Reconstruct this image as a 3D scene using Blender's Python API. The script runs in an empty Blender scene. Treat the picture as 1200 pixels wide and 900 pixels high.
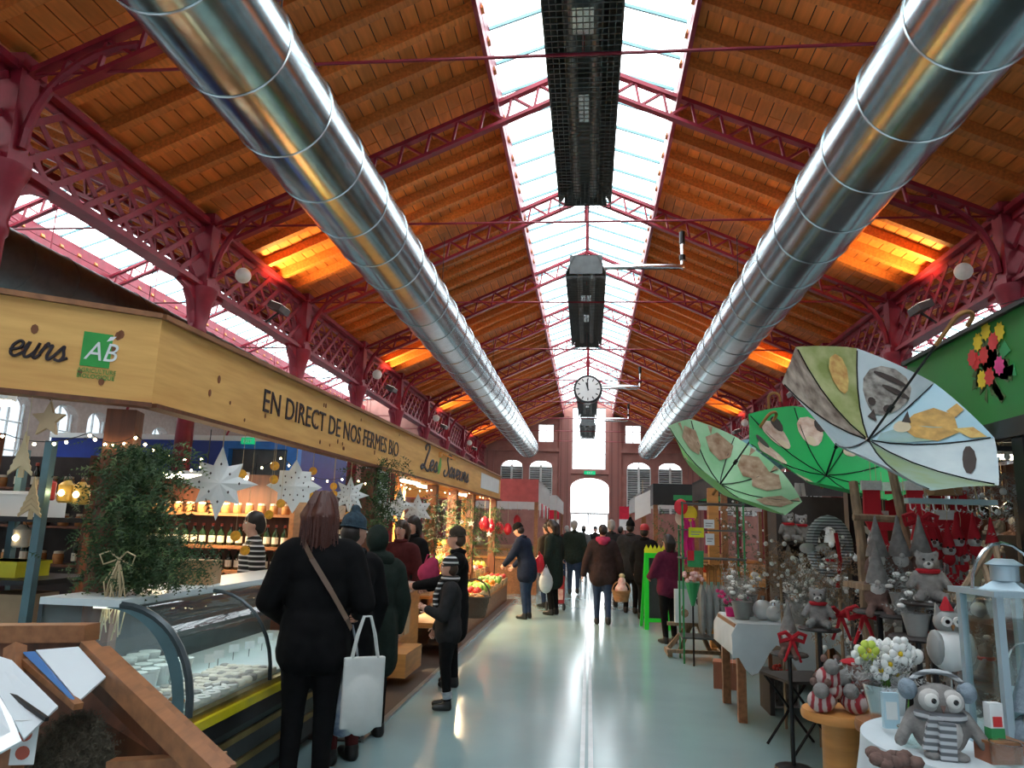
import bpy, bmesh, math, random
from mathutils import Vector, Matrix, Euler
random.seed(7)
R_ = random.Random(11)
scene = bpy.context.scene
COL = scene.collection
# ---------------------------------------------------------------- camera
FPX, CAMH = 867.0, 1.55
_v = Vector((90, -172, -FPX)).normalized()
_z = Vector((math.sin(.010), math.cos(.010), 0)); _z = (_z - _z.dot(_v)*_v).normalized()
_x = _v.cross(_z)
CR = Matrix((_x, _v, _z))
cam = bpy.data.cameras.new('camera'); camo = bpy.data.objects.new('camera', cam); COL.objects.link(camo)
cam.sensor_width = 36; cam.lens = 36*FPX/1200; cam.clip_end = 400; cam.clip_start = .05
CAMP = Vector((0, 0, CAMH))
camo.matrix_world = Matrix.Translation(CAMP) @ CR.to_4x4()
scene.camera = camo
# ---------------------------------------------------------------- world and exposure
world = bpy.data.worlds.new('overcast_sky'); scene.world = world; world.use_nodes = True
_bg = world.node_tree.nodes['Background']; _bg.inputs[0].default_value = (.93, .97, 1, 1); _bg.inputs[1].default_value = 4.2
vs = scene.view_settings
vs.view_transform = 'Standard'; vs.look = 'None'; vs.gamma = 1; vs.use_curve_mapping = False; vs.exposure = 0.8
# ---------------------------------------------------------------- pixel helpers (photo frame 1200x900)
def ray(px, py): return CR @ Vector((px-600, 450-py, -FPX))
def atY(px, py, Y): d = ray(px, py); return CAMP + d*(Y/d.y)
def atX(px, py, X): d = ray(px, py); return CAMP + d*(X/d.x)
def atZ(px, py, Z=0): d = ray(px, py); return CAMP + d*((Z-CAMH)/d.z)
def pj(p): c = CR.transposed() @ (Vector(p)-CAMP); return (600+FPX*c.x/-c.z, 450-FPX*c.y/-c.z)
def atP(px, py, p0, n): d = ray(px, py); n = Vector(n); return CAMP + d*((Vector(p0)-CAMP).dot(n)/d.dot(n))
# ---------------------------------------------------------------- materials
MATS = {}
def mat(name, col, rough=.6, metal=0, var=.25, scale=6, kind='noise', col2=None, bump=0, spec=.5, emit=0, coord='Object', stretch=(1, 1, 1), rnd=0, alpha=1):
    if name in MATS: return MATS[name]
    m = bpy.data.materials.new(name); m.use_nodes = True; nt = m.node_tree; N = nt.nodes; L = nt.links
    b = N['Principled BSDF']; b.inputs['Roughness'].default_value = rough; b.inputs['Metallic'].default_value = metal
    b.inputs['Specular IOR Level'].default_value = spec
    c1 = (*col, 1); c2 = (*(col2 if col2 else [max(0, c*(1-var)) for c in col]), 1)
    tc = N.new('ShaderNodeTexCoord'); mp = N.new('ShaderNodeMapping'); mp.inputs['Scale'].default_value = stretch
    L.new(tc.outputs[coord], mp.inputs[0])
    if kind == 'wave':
        t = N.new('ShaderNodeTexWave'); t.inputs['Scale'].default_value = scale; t.inputs['Distortion'].default_value = 5; t.inputs['Detail'].default_value = 3
    elif kind == 'vor':
        t = N.new('ShaderNodeTexVoronoi'); t.inputs['Scale'].default_value = scale
    elif kind == 'brick':
        t = N.new('ShaderNodeTexBrick'); t.inputs['Scale'].default_value = scale; t.inputs['Mortar Size'].default_value = .012
        t.inputs['Color1'].default_value = c1; t.inputs['Color2'].default_value = c2; t.inputs['Mortar'].default_value = (*[min(1, c*.8+.12) for c in col], 1)
    else:
        t = N.new('ShaderNodeTexNoise'); t.inputs['Scale'].default_value = scale; t.inputs['Detail'].default_value = 4
    L.new(mp.outputs[0], t.inputs['Vector'])
    if kind == 'brick': out = t.outputs['Color']
    else:
        r = N.new('ShaderNodeValToRGB'); r.color_ramp.elements[0].color = c2; r.color_ramp.elements[1].color = c1
        r.color_ramp.elements[0].position = .3; r.color_ramp.elements[1].position = .7
        L.new(t.outputs[0], r.inputs[0]); out = r.outputs[0]
    if rnd:
        oi = N.new('ShaderNodeObjectInfo'); h = N.new('ShaderNodeHueSaturation'); mr = N.new('ShaderNodeMapRange')
        mr.inputs[3].default_value = 1-rnd; mr.inputs[4].default_value = 1+rnd
        L.new(oi.outputs['Random'], mr.inputs[0]); L.new(mr.outputs[0], h.inputs['Value']); L.new(out, h.inputs['Color']); out = h.outputs[0]
    L.new(out, b.inputs['Base Color'])
    if bump:
        bp = N.new('ShaderNodeBump'); bp.inputs['Strength'].default_value = bump; bp.inputs['Distance'].default_value = .02
        L.new(t.outputs[0] if kind != 'brick' else t.outputs['Fac'], bp.inputs['Height']); L.new(bp.outputs[0], b.inputs['Normal'])
    if emit:
        b.inputs['Emission Color'].default_value = c1; b.inputs['Emission Strength'].default_value = emit
    MATS[name] = m; return m
def glassmat(name, tint=(.95, .97, .98), gloss=.08, rough=.03):
    if name in MATS: return MATS[name]
    m = bpy.data.materials.new(name); m.use_nodes = True; nt = m.node_tree; nt.nodes.clear(); N = nt.nodes
    o = N.new('ShaderNodeOutputMaterial'); mx = N.new('ShaderNodeMixShader'); t = N.new('ShaderNodeBsdfTransparent'); g = N.new('ShaderNodeBsdfGlossy')
    t.inputs[0].default_value = (*tint, 1); g.inputs['Roughness'].default_value = rough
    lw = N.new('ShaderNodeLayerWeight'); lw.inputs[0].default_value = .5
    pw = N.new('ShaderNodeMath'); pw.operation = 'POWER'; pw.inputs[1].default_value = 5; nt.links.new(lw.outputs['Facing'], pw.inputs[0])
    ad = N.new('ShaderNodeMath'); ad.operation = 'MULTIPLY_ADD'; ad.use_clamp = True; ad.inputs[1].default_value = .6; ad.inputs[2].default_value = gloss-.03
    nt.links.new(pw.outputs[0], ad.inputs[0]); nt.links.new(ad.outputs[0], mx.inputs[0])
    nt.links.new(t.outputs[0], mx.inputs[1]); nt.links.new(g.outputs[0], mx.inputs[2]); nt.links.new(mx.outputs[0], o.inputs[0])
    MATS[name] = m; return m
def M(n): return MATS[n]
def flat(name, col, rough=.65, **k): return mat(name, col, rough, var=k.pop('var', .15), scale=k.pop('scale', 20), **k)
# ---------------------------------------------------------------- mesh builder
class MB:
    def __init__(s): s.b = bmesh.new()
    def _x(s, vs, m):
        if m is not None: bmesh.ops.transform(s.b, matrix=m, verts=vs)
    def box(s, a, b, m=None):
        a = Vector(a); b = Vector(b); c = (a+b)/2; d = b-a
        mm = Matrix.Translation(c) @ Matrix.Diagonal((abs(d.x), abs(d.y), abs(d.z), 1))
        r = bmesh.ops.create_cube(s.b, size=1, matrix=(m @ mm if m is not None else mm)); return s
    def bar(s, p, q, w, h, up=(0, 0, 1)):      # rectangular bar from p to q, w sideways, h along up
        p = Vector(p); q = Vector(q); d = q-p; L = d.length; d.normalize(); up = Vector(up); sd = d.cross(up)
        if sd.length < 1e-4: sd = d.cross(Vector((1, 0, 0)))
        sd.normalize(); u = sd.cross(d)
        mm = Matrix((sd, d, u)).transposed().to_4x4(); mm.translation = (p+q)/2
        bmesh.ops.create_cube(s.b, size=1, matrix=mm @ Matrix.Diagonal((w, L, h, 1))); return s
    def cyl(s, p, q, r, r2=None, n=12, cap=True):
        p = Vector(p); q = Vector(q); d = q-p
        mm = d.to_track_quat('Z', 'Y').to_matrix().to_4x4(); mm.translation = (p+q)/2
        bmesh.ops.create_cone(s.b, cap_ends=cap, segments=n, radius1=max(r, 1e-4), radius2=max(r if r2 is None else r2, 1e-4), depth=max(d.length, 1e-4), matrix=mm); return s
    def sph(s, c, r, u=12, v=8, m=None):
        if not hasattr(r, '__len__'): r = (r, r, r)
        mm = Matrix.Translation(Vector(c)) @ (m if m is not None else Matrix()) @ Matrix.Diagonal((*r, 1))
        top = s.b.verts.new(mm @ Vector((0, 0, 1))); bot = s.b.verts.new(mm @ Vector((0, 0, -1))); F = s.b.faces.new
        R = [[s.b.verts.new(mm @ Vector((math.sin(math.pi*j/v)*math.cos(2*math.pi*i/u), math.sin(math.pi*j/v)*math.sin(2*math.pi*i/u), math.cos(math.pi*j/v)))) for i in range(u)] for j in range(1, v)]
        for i in range(u):
            k = (i+1) % u; F((top, R[0][i], R[0][k])); F((bot, R[-1][k], R[-1][i]))
            for a, b in zip(R, R[1:]): F((a[i], b[i], b[k], a[k]))
        return s
    def lathe(s, prof, n=16, c=(0, 0, 0), caps=True):
        c = Vector(c); rings = []
        for r, z in prof:
            rings.append([s.b.verts.new(c+Vector((max(r, 1e-4)*math.cos(2*math.pi*i/n), max(r, 1e-4)*math.sin(2*math.pi*i/n), z))) for i in range(n)])
        for a, b in zip(rings, rings[1:]):
            for i in range(n): s.b.faces.new((a[i], a[(i+1) % n], b[(i+1) % n], b[i]))
        if caps:
            s.b.faces.new(rings[0][::-1]); s.b.faces.new(rings[-1])
        return s
    def tube(s, pts, r, n=6, r2=None):
        pts = [Vector(p) for p in pts]; prev = None; N = len(pts)
        up = None
        for i, p in enumerate(pts):
            t = (pts[min(i+1, N-1)]-pts[max(i-1, 0)]).normalized()
            if up is None: up = t.orthogonal().normalized()
            up = (up-up.dot(t)*t)
            up = up.normalized() if up.length > 1e-5 else t.orthogonal().normalized()
            sd = t.cross(up); rr = r if r2 is None else r+(r2-r)*i/max(1, N-1)
            ring = [s.b.verts.new(p+up*(rr*math.cos(2*math.pi*k/n))+sd*(rr*math.sin(2*math.pi*k/n))) for k in range(n)]
            if prev:
                for k in range(n): s.b.faces.new((prev[k], prev[(k+1) % n], ring[(k+1) % n], ring[k]))
            else: s.b.faces.new(ring[::-1])
            prev = ring
        s.b.faces.new(prev); return s
    def prism(s, poly, o, ux, uy, t):          # 2-D polygon in frame (o,ux,uy), thickness t along ux x uy
        o = Vector(o); ux = Vector(ux).normalized(); uy = Vector(uy).normalized(); n = ux.cross(uy).normalized()
        A = [s.b.verts.new(o+ux*a+uy*b) for a, b in poly]; B = [s.b.verts.new(o+ux*a+uy*b+n*t) for a, b in poly]
        K = len(A)
        s.b.faces.new(A[::-1]); s.b.faces.new(B)
        for i in range(K): s.b.faces.new((A[i], A[(i+1) % K], B[(i+1) % K], B[i]))
        return s
    def quad(s, a, b, c, d):
        s.b.faces.new([s.b.verts.new(Vector(p)) for p in (a, b, c, d)]); return s
    def grid(s, fn, nu, nv, closed=False):
        g = [[s.b.verts.new(Vector(fn(i/nu, j/nv))) for j in range(nv+1)] for i in range(nu+1)]
        for i in range(nu):
            for j in range(nv): s.b.faces.new((g[i][j], g[i+1][j], g[i+1][j+1], g[i][j+1]))
        return s
    def tri(s): bmesh.ops.triangulate(s.b, faces=s.b.faces[:]); return s
    def mesh(s, name, m, smooth=False):
        bmesh.ops.recalc_face_normals(s.b, faces=s.b.faces[:])
        me = bpy.data.meshes.new(name); s.b.to_mesh(me); s.b.free()
        me.materials.append(M(m) if isinstance(m, str) else m)
        if smooth:
            for p in me.polygons: p.use_smooth = True
            try: me.set_sharp_from_angle(angle=math.radians(42))
            except Exception: pass
        return me
    def build(s, name, m, parent=None, smooth=False, label=None, loc=None):
        return obj(name, s.mesh(name, m, smooth), parent, label, loc)
KIDS = {}
def obj(name, me, parent=None, label=None, loc=None):
    o = bpy.data.objects.new(name, me); COL.objects.link(o)
    if parent is not None: o.parent = parent; KIDS.setdefault(parent.name, []).append(o)
    if label: o['label'] = label
    if loc is not None: o.location = loc
    return o
def tag(o, label, cat, group=None):
    o['label'] = label; o['category'] = cat
    if group: o['group'] = group
    return o
def T(name, label, cat, loc=(0, 0, 0), rz=0, group=None, rot=None):
    o = bpy.data.objects.new(name, None); COL.objects.link(o); o.empty_display_size = .1
    o.location = loc; o.rotation_euler = rot if rot is not None else (0, 0, rz); return tag(o, label, cat, group)
def S(o): o['kind'] = 'structure'; return o
def SE(name, loc=(0, 0, 0)):
    o = bpy.data.objects.new(name, None); COL.objects.link(o); o.location = loc; return S(o)
def dup(root, loc, rz=None, label=None, group=None, sc=None, rot=None):
    ch = KIDS.get(root.name, ())
    r = root.copy(); COL.objects.link(r); r.location = loc
    if rz is not None: r.rotation_euler = (0, 0, rz)
    if rot is not None: r.rotation_euler = rot
    if sc is not None: r.scale = (sc, sc, sc) if not hasattr(sc, '__len__') else sc
    if label: r['label'] = label
    if group: r['group'] = group
    for c in ch:
        d = c.copy(); COL.objects.link(d); d.parent = r; KIDS.setdefault(r.name, []).append(d)
        for g in KIDS.get(c.name, ()):
            e = g.copy(); COL.objects.link(e); e.parent = d
    return r
def piece(me, name, parent, mw):               # a shared-mesh part placed by a local matrix
    o = bpy.data.objects.new(name, me); COL.objects.link(o)
    o.parent = parent; o.matrix_local = mw; return o
def frame(p, q, up=(0, 0, 1), unit=False):     # matrix taking a unit y-bar to p->q
    p = Vector(p); q = Vector(q); d = q-p; L = d.length; d.normalize(); sd = d.cross(Vector(up)).normalized(); u = sd.cross(d)
    mm = Matrix((sd, d, u)).transposed().to_4x4(); mm.translation = (p+q)/2
    return mm @ Matrix.Diagonal((1, L, 1, 1))
def unitbar(name, w, h, m): return MB().box((-w/2, -.5, -h/2), (w/2, .5, h/2)).mesh(name, m)
_WS = bpy.data.scenes.new('workshop')
def evalmesh(o):                               # evaluate a temporary object in an otherwise empty scene
    _WS.collection.objects.link(o); 
    with bpy.context.temp_override(scene=_WS, view_layer=_WS.view_layers[0]): dg = bpy.context.evaluated_depsgraph_get()
    dg.update(); me = bpy.data.meshes.new_from_object(o.evaluated_get(dg)); bpy.data.objects.remove(o); return me
def blob(prims, vox, smooth=4):                # union of rounded primitives as one skin; returns a mesh
    mb = MB()
    for p in prims:
        if p[0] == 'c':
            _, a, b, r1, r2 = p[:5]
            mb.sph(a, r1, 12, 8); mb.sph(b, r2, 12, 8)
            if (Vector(b)-Vector(a)).length > 1e-3: mb.cyl(a, b, r1, r2, 12)
        elif p[0] == 'e': mb.sph(p[1], p[2], 14, 10, p[3] if len(p) > 3 else None)
        elif p[0] == 'b': mb.box(p[1], p[2], p[3] if len(p) > 3 else None)
    me = bpy.data.meshes.new('tmp'); mb.b.to_mesh(me); mb.b.free()
    o = bpy.data.objects.new('tmp', me)
    md = o.modifiers.new('r', 'REMESH'); md.mode = 'VOXEL'; md.voxel_size = vox; md.use_smooth_shade = True
    if smooth:
        sm = o.modifiers.new('s', 'SMOOTH'); sm.iterations = smooth; sm.factor = .5
    out = evalmesh(o); bpy.data.meshes.remove(me)
    return out
def blobobj(name, prims, vox, m, parent=None, smooth=4, label=None):
    me = blob(prims, vox, smooth); me.materials.clear(); me.materials.append(M(m))
    for p in me.polygons: p.use_smooth = True; p.material_index = 0
    return obj(name, me, parent, label)
def textmesh(txt, size, m, depth=.006, shear=0, sx=1, align='LEFT', bold=0):
    cu = bpy.data.curves.new('lettering', 'FONT'); cu.body = txt; cu.size = size; cu.extrude = depth; cu.shear = shear; cu.align_x = align; cu.offset = bold; cu.resolution_u = 3
    me = evalmesh(bpy.data.objects.new('tmp', cu)); bpy.data.curves.remove(cu)
    for v in me.vertices: v.co.x *= sx
    me.materials.clear(); me.materials.append(M(m)); return me
def put(me, name, parent, o, ux, uy, label=None):   # lay a flat mesh into frame (o,ux,uy) in the parent's space
    ux = Vector(ux).normalized(); uy = Vector(uy).normalized(); n = ux.cross(uy)
    mm = Matrix((ux, uy, n)).transposed().to_4x4(); mm.translation = Vector(o)
    ob = obj(name, me, parent, label); ob.matrix_local = mm; return ob
# ---------------------------------------------------------------- palette
mat('roof_wood', (.86, .27, .06), .6, kind='noise', scale=2.5, var=.3, stretch=(5, .5, 5), rnd=.14, bump=.05)
mat('rafter_wood', (.76, .24, .05), .6, kind='noise', scale=3, var=.4, stretch=(1, 8, 8), rnd=.2)
mat('red_iron', (.31, .018, .04), .42, metal=.1, var=.35, scale=5, bump=.05)
mat('galv', (.38, .50, .53), .2, metal=1, var=.18, scale=3, stretch=(3, .35, 3))
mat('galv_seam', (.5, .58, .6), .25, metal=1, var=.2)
mat('galv_shaded', (.10, .10, .10), .4, metal=.6, var=.3)  # side-nave ducts: backlit shade put into the galvanised colour
mat('pipe_steel', (.7, .72, .72), .25, metal=1, var=.1)
mat('floor_paint', (.30, .44, .455), .16, var=.2, scale=.7, spec=.5)
mat('groove_metal', (.45, .48, .48), .3, metal=.8)
mat('brick_wall', (.30, .12, .10), .85, kind='brick', scale=4, var=.35, coord='Object')
mat('sandstone', (.38, .17, .14), .8, var=.3, scale=2, bump=.1)
mat('plaster', (.42, .33, .29), .85, var=.2)
mat('pale_frame', (.75, .77, .76), .5, var=.1)
mat('bar_blue', (.16, .36, .40), .4, var=.2)
mat('louver', (.66, .67, .66), .6, var=.2)
mat('black_metal', (.018, .018, .02), .4, metal=.4, var=.2)
mat('mesh_grey', (.13, .14, .14), .5, metal=.5, var=.3)
mat('tube_grey', (.35, .37, .36), .35, metal=.7, var=.3)
glassmat('pane'); glassmat('pane_dim', (.42, .45, .47), .1, .3); glassmat('pane_blue', (.55, .8, .88), .15); glassmat('counter_glass', (.92, .97, .96), .10, .01)
mat('outdoor_paving', (.6, .6, .58), .9)
mat('white_paint', (.82, .84, .83), .5, var=.06)
mat('exit_green', (.0, .42, .16), .4, emit=.5)
mat('lamp_white', (1, .93, .8), .4, emit=1.0)
mat('tube_light', (1, .86, .62), .4, emit=14)
mat('fairy', (1, .78, .4), .4, emit=14)
mat('dark_shelf', (.05, .042, .04), .7, var=.3)
# ================================================================ the hall
SP, OFF = 4.0, .62
def ky(k): return (k+OFF)*SP
XR = -.1; HW = 5.95; YB = 42.5; YF = -6.0
ZE, ZS, SH, ZA = 6.3, 8.35, 1.4, 8.95           # eave, skylight edge, skylight half width, apex
floor = S(MB().box((-18.5, YF, -.2), (18.3, YB+.3, 0)).build('floor', 'floor_paint'))
MB().box((-.045, YF, 0), (-.012, YB, .004)).box((.012, YF, 0), (.045, YB, .004)).build('drain_edge', 'groove_metal', floor)
gp = tag(MB().box((-80, YB+.4, -.3), (80, 120, -.02)).build('street_paving', 'outdoor_paving'), 'pale paved street seen through the far arched doorway', 'street'); S(gp)
mat('kerb_dark', (.085, .062, .05), .35, var=.3, scale=2)
mt = S(MB().box((-2.3, 5.6, 0), (-1.62, 17, .012)).build('trim_1', 'kerb_dark'))
MB().box((-1.64, 5.6, .0), (-1.6, 17, .02)).build('metal_edge', 'groove_metal', mt)
plank_me = {}
def nave(cx, det):
    side = []
    for sg in (-1, 1):
        c = SE('ceiling'); side.append(c)
        x0, x1 = cx+sg*HW, cx+sg*SH
        d = Vector((x1-x0, 0, ZS-ZE)); L = d.length; d.normalize(); n = Vector((-d.z*sg, 0, d.x*sg)); n = n if n.z > 0 else -n
        a = Vector((x0, 0, ZE)); lowx = a-d*.12; rot = Matrix((Vector((0, 1, 0)).cross(n).normalized(), Vector((0, 1, 0)), n)).transposed().to_4x4()
        if det:
            NP = 24; w = L/NP
            pm = MB().box((-w/2+.007, -SP/2+.004, 0), (w/2-.007, SP/2-.004, .03)).mesh('plank', 'roof_wood')
            for k in range(0, 10):
                for j in range(NP):
                    p = a+d*(w*(j+.5)); mm = rot.copy(); mm.translation = (p.x, ky(k)+SP/2, p.z)+Vector((0, 0, 0)) if False else Vector((p.x, ky(k)+SP/2, p.z))
                    mm.translation += n*(R_.uniform(-.004, .006)); piece(pm, 'plank', c, mm)
            q0, q1 = a+n*.035, a+d*L+n*.035
            MB().bar((q0.x, (YF+YB)/2, q0.z), (q1.x, (YF+YB)/2, q1.z), YB-YF, .02, n).build('roof_deck', 'dark_shelf', c)
        else:
            MB().bar((a.x, (YF+YB)/2, a.z), ((a+d*L).x, (YF+YB)/2, (a+d*L).z), YB-YF, .03, n).build('roof_deck', 'roof_wood', c)
        rm = MB().box((-.06, -L/2, -.16), (.06, L/2, 0)).mesh('rafter', 'rafter_wood')
        rr = Matrix((Vector((0, 1, 0)), d, Vector((0, 1, 0)).cross(d))).transposed().to_4x4()
        if rr.col[2].z < 0: rr = Matrix((Vector((0, -1, 0)), d, Vector((0, -1, 0)).cross(d))).transposed().to_4x4()
        for k in range(0 if det else 1, 10):
            for j in range(1, 6):
                mm = rr.copy(); p = a+d*L/2; mm.translation = Vector((p.x, ky(k)+SP*j/6, p.z)); piece(rm, 'rafter', c, mm)
        # purlin, skylight kerb
        for f, h in ((.52, .07), (1.0, .16)):
            p = a+d*L*f; MB().box((p.x-.03, YF, p.z-.18-h), (p.x+.03, YB, p.z-.175)).build('purlin', 'red_iron', c)
        if sg == -1 or True:
            e = a+d*L; MB().box((e.x-.03, YF, e.z-.16), (e.x+.03, YB, e.z+.12)).build('skylight_kerb', 'pale_frame' if sg == 1 else 'red_iron', c)
        # glazing
        g0 = Vector((x1, 0, ZS+.1)); g1 = Vector((cx, 0, ZA)); gd = (g1-g0); gl = gd.length; gd.normalize(); gn = Vector((0, 1, 0)).cross(gd)
        if gn.z < 0: gn = -gn
        step = .8; nn = int((YB-YF)/step)
        pm = None
        grot = Matrix((gd.cross(gn) if False else Vector((0, 1, 0)), gd, Vector((0, 1, 0)).cross(gd))).transposed().to_4x4()
        pme = MB().box((-step/2+.015, -gl/2, -.004), (step/2-.015, gl/2, .004)).mesh('pane', 'pane')
        bme = MB().box((-.015, -gl/2, -.03), (.015, gl/2, .02)).mesh('glazing_bar', 'bar_blue')
        for i in range(nn):
            y = YF+step*(i+.5); mid = (g0+g1)/2
            if det or y > 6:
                mm = grot.copy(); mm.translation = Vector((mid.x, y, mid.z)); piece(pme, 'pane', c, mm)
                mm = grot.copy(); mm.translation = Vector((mid.x, y-step/2, mid.z)); piece(bme, 'glazing_bar', c, mm)
    return side
cl_, cr_ = nave(XR, True)
nave(XR-2*HW, False); nave(XR+2*HW, False)
rb = MB().box((XR-.03, YF, ZA-.06), (XR+.03, YB, ZA+.05)).build('ridge_bar', 'red_iron', cl_)
# ---- trusses
uDIA = unitbar('diagonal', .035, .05, 'red_iron')
ORD = ['nearest', 'second', 'third', 'fourth', 'fifth', 'sixth', 'seventh', 'eighth', 'ninth', 'tenth', 'eleventh', 'twelfth', 'thirteenth', 'fourteenth', 'fifteenth', 'sixteenth', 'seventeenth', 'eighteenth']
def truss(cx, k, lab, full):
    y = ky(k)
    t = T('roof_truss', lab, 'roof truss', (cx, y, ZE), group='red lattice roof trusses')
    for sg in (-1, 1):
        a = Vector((sg*(HW-.1), 0, -.22)); b = Vector((0, 0, ZA-ZE-.22)); d = (b-a).normalized()
        n = Vector((d.z*sg, 0, -d.x*sg)); n = n if n.z < 0 else -n
        MB().bar(a, b, .12, .06, n).build('top_chord', 'red_iron', t)
        a2, b2 = a+n*.34+d*.25, b+n*.34-d*.12
        MB().bar(a2, b2, .12, .05, n).build('bottom_chord', 'red_iron', t)
        N = 13; L = (b2-a2).length
        for i in range(N):
            p = a2+d*(L*i/N); q = a+d*(.25+L*(i+.5)/N); r = a2+d*(L*(i+1)/N)
            if full: piece(uDIA, 'diagonal', t, frame(p, q, (0, 1, 0))); piece(uDIA, 'diagonal', t, frame(q, r, (0, 1, 0)))
        if not full:
            mb = MB()
            for i in range(N):
                p = a2+d*(L*i/N); q = a+d*(.25+L*(i+.5)/N); r = a2+d*(L*(i+1)/N); mb.bar(p, q, .035, .05, (0, 1, 0)); mb.bar(q, r, .035, .05, (0, 1, 0))
            mb.build('lattice', 'red_iron', t)
        # curved bracket down to the column
        pts = []
        for i in range(9):
            f = i/8*math.pi/2; pts.append(Vector((sg*(HW-.18-1.15*(1-math.cos(f))), 0, -1.05+1.15*math.sin(f)*1.0)))
        MB().tube(pts, .05, 6).build('bracket', 'red_iron', t)
    MB().cyl((-HW+.1, 0, -.2), (HW-.1, 0, -.2), .018, n=6).build('tie_rod', 'red_iron', t)
    MB().cyl((0, 0, -.2), (0, 0, ZA-ZE-.5), .014, n=6).build('hanger_rod', 'red_iron', t)
    mb = MB()
    for i in range(6):
        a = i*math.pi/3; mb.cyl((0, -.06, ZA-ZE-.5), (.13*math.cos(a), -.06, ZA-ZE-.5+.13*math.sin(a)), .03, .045, 6)
    mb.sph((0, -.06, ZA-ZE-.5), .07, 8, 6).build('rosette', 'red_iron', t)
    return t
for k in range(1, 10):
    truss(XR, k, '%s red lattice truss spanning the central roof' % ORD[k-1], k < 8)
    for s, nm in ((-1, 'left'), (1, 'right')):
        if k >= 2: truss(XR+s*2*HW, k, '%s red lattice truss spanning the %s side roof' % (ORD[k-2], nm), False)
# ---- girders and columns
uLAT = unitbar('lattice_bar', .075, .018, 'red_iron')
mat('lamp_globe', (.72, .71, .66), .3, emit=.05)
for sg, nm in ((-1, 'left'), (1, 'right')):
    gx = XR+sg*HW
    for k in range(0, 10):
        y0, y1 = ky(k)+.14, ky(k+1)-.14
        if k == 9: y1 = YB-.2
        t = T('lattice_girder', '%s lattice girder bay from the camera along the %s row of columns' % (ORD[k], nm), 'girder', (gx, y0, 5.1), group='red lattice girders')
        L = y1-y0
        MB().box((-.12, 0, -.04), (.12, L, .02)).box((-.02, 0, .02), (.02, L, .1)).build('bottom_flange', 'red_iron', t)
        MB().box((-.13, 0, .98), (.13, L, 1.06)).box((-.02, 0, .88), (.02, L, .98)).build('top_flange', 'red_iron', t)
        n = 7
        for i in range(-1, n+1):
            for s2 in (1, -1):
                ya, yb = (i)*L/n, (i+2)*L/n
                za, zb = (.06, .92)
                if s2 < 0: za, zb = zb, za
                # clip to the panel
                pa = Vector((s2*.025, ya, za)); pb = Vector((s2*.025, yb, zb))
                if ya < 0: pa = pa.lerp(pb, -ya/(yb-ya))
                if yb > L+1e-6: pb = pa.lerp(pb, (L-pa.y)/(pb.y-pa.y))
                if (pb-pa).length > .1: piece(uLAT, 'lattice_bar', t, frame(pa, pb, (0, 0, 1)) @ Matrix.Rotation(math.pi/2, 4, 'Y') if False else frame(pa, pb, (1, 0, 0)))
    for k in range(1, 10):
        y = ky(k)
        t = T('iron_column', '%s red cast iron column from the camera along the %s row' % (ORD[k-1], nm), 'column', (gx, y, 0), group='red iron columns')
        MB().lathe([(.2, 0), (.2, .12), (.14, .3), (.13, .35), (.125, 4.3), (.15, 4.34), (.15, 4.42), (.13, 4.46), (.2, 4.85), (.26, 5.02), (.26, 5.06)], 12).build('shaft', 'red_iron', t, True)
        MB().box((-.15, -.13, 5.06), (.15, .13, 6.25)).box((-.19, -.17, 5.06), (.19, .17, 5.16)).box((-.19, -.17, 6.1), (.19, .17, 6.25)).build('post_block', 'red_iron', t)
        for s2 in (-1, 1):
            MB().prism([(0.08, 4.42), (.14, 4.5), (.16, 4.66), (.24, 4.84), (.42, 4.95), (.62, 5.0), (.62, 5.06), (0.05, 5.06)], (-.04, 0, 0), (0, s2, 0), (0, 0, 1), .08*s2).build('scroll_bracket', 'red_iron', t)
    for k in (2, 4, 6, 8):
        y = ky(k)
        if True:
            t = T('globe_lamp', 'white globe lamp on the %s girder beside column %s' % (nm, ORD[k-1]), 'lamp', (gx-sg*.28, y+.75, 5.55), group='white globe lamps')
            MB().sph((0, 0, 0), .13, 14, 10).build('globe', 'lamp_globe', t, True); MB().cyl((0, 0, 0), (sg*.3, 0, .02), .025).build('arm', 'red_iron', t)
        t = T('floodlight', 'grey floodlight tilted up at the roof on the %s girder after column %s' % (nm, ORD[k-1]), 'floodlight', (gx-sg*.3, y+2.2, 5.42), group='roof floodlights')
        MB().box((-.12, -.22, -.06), (.12, .22, .06), Matrix.Rotation(-sg*.35, 4, 'Y')).build('housing', 'mesh_grey', t); MB().box((-.1, -.2, .061), (.1, .2, .068), Matrix.Rotation(-sg*.35, 4, 'Y')).build('lens', 'lamp_white', t); MB().bar((0, 0, -.08), (sg*.28, 0, -.3), .03, .03).build('arm', 'black_metal', t)
        li = bpy.data.lights.new('floodlight_beam', 'SPOT'); li.energy = 150; li.color = (1, .62, .2); li.spot_size = 2.2; li.spot_blend = .7; li.shadow_soft_size = .1
        lo = bpy.data.objects.new('floodlight_beam', li); COL.objects.link(lo); lo.location = (gx-sg*.34, y+2.2, 5.55); lo.rotation_euler = (math.pi, -sg*.35, 0)
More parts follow.
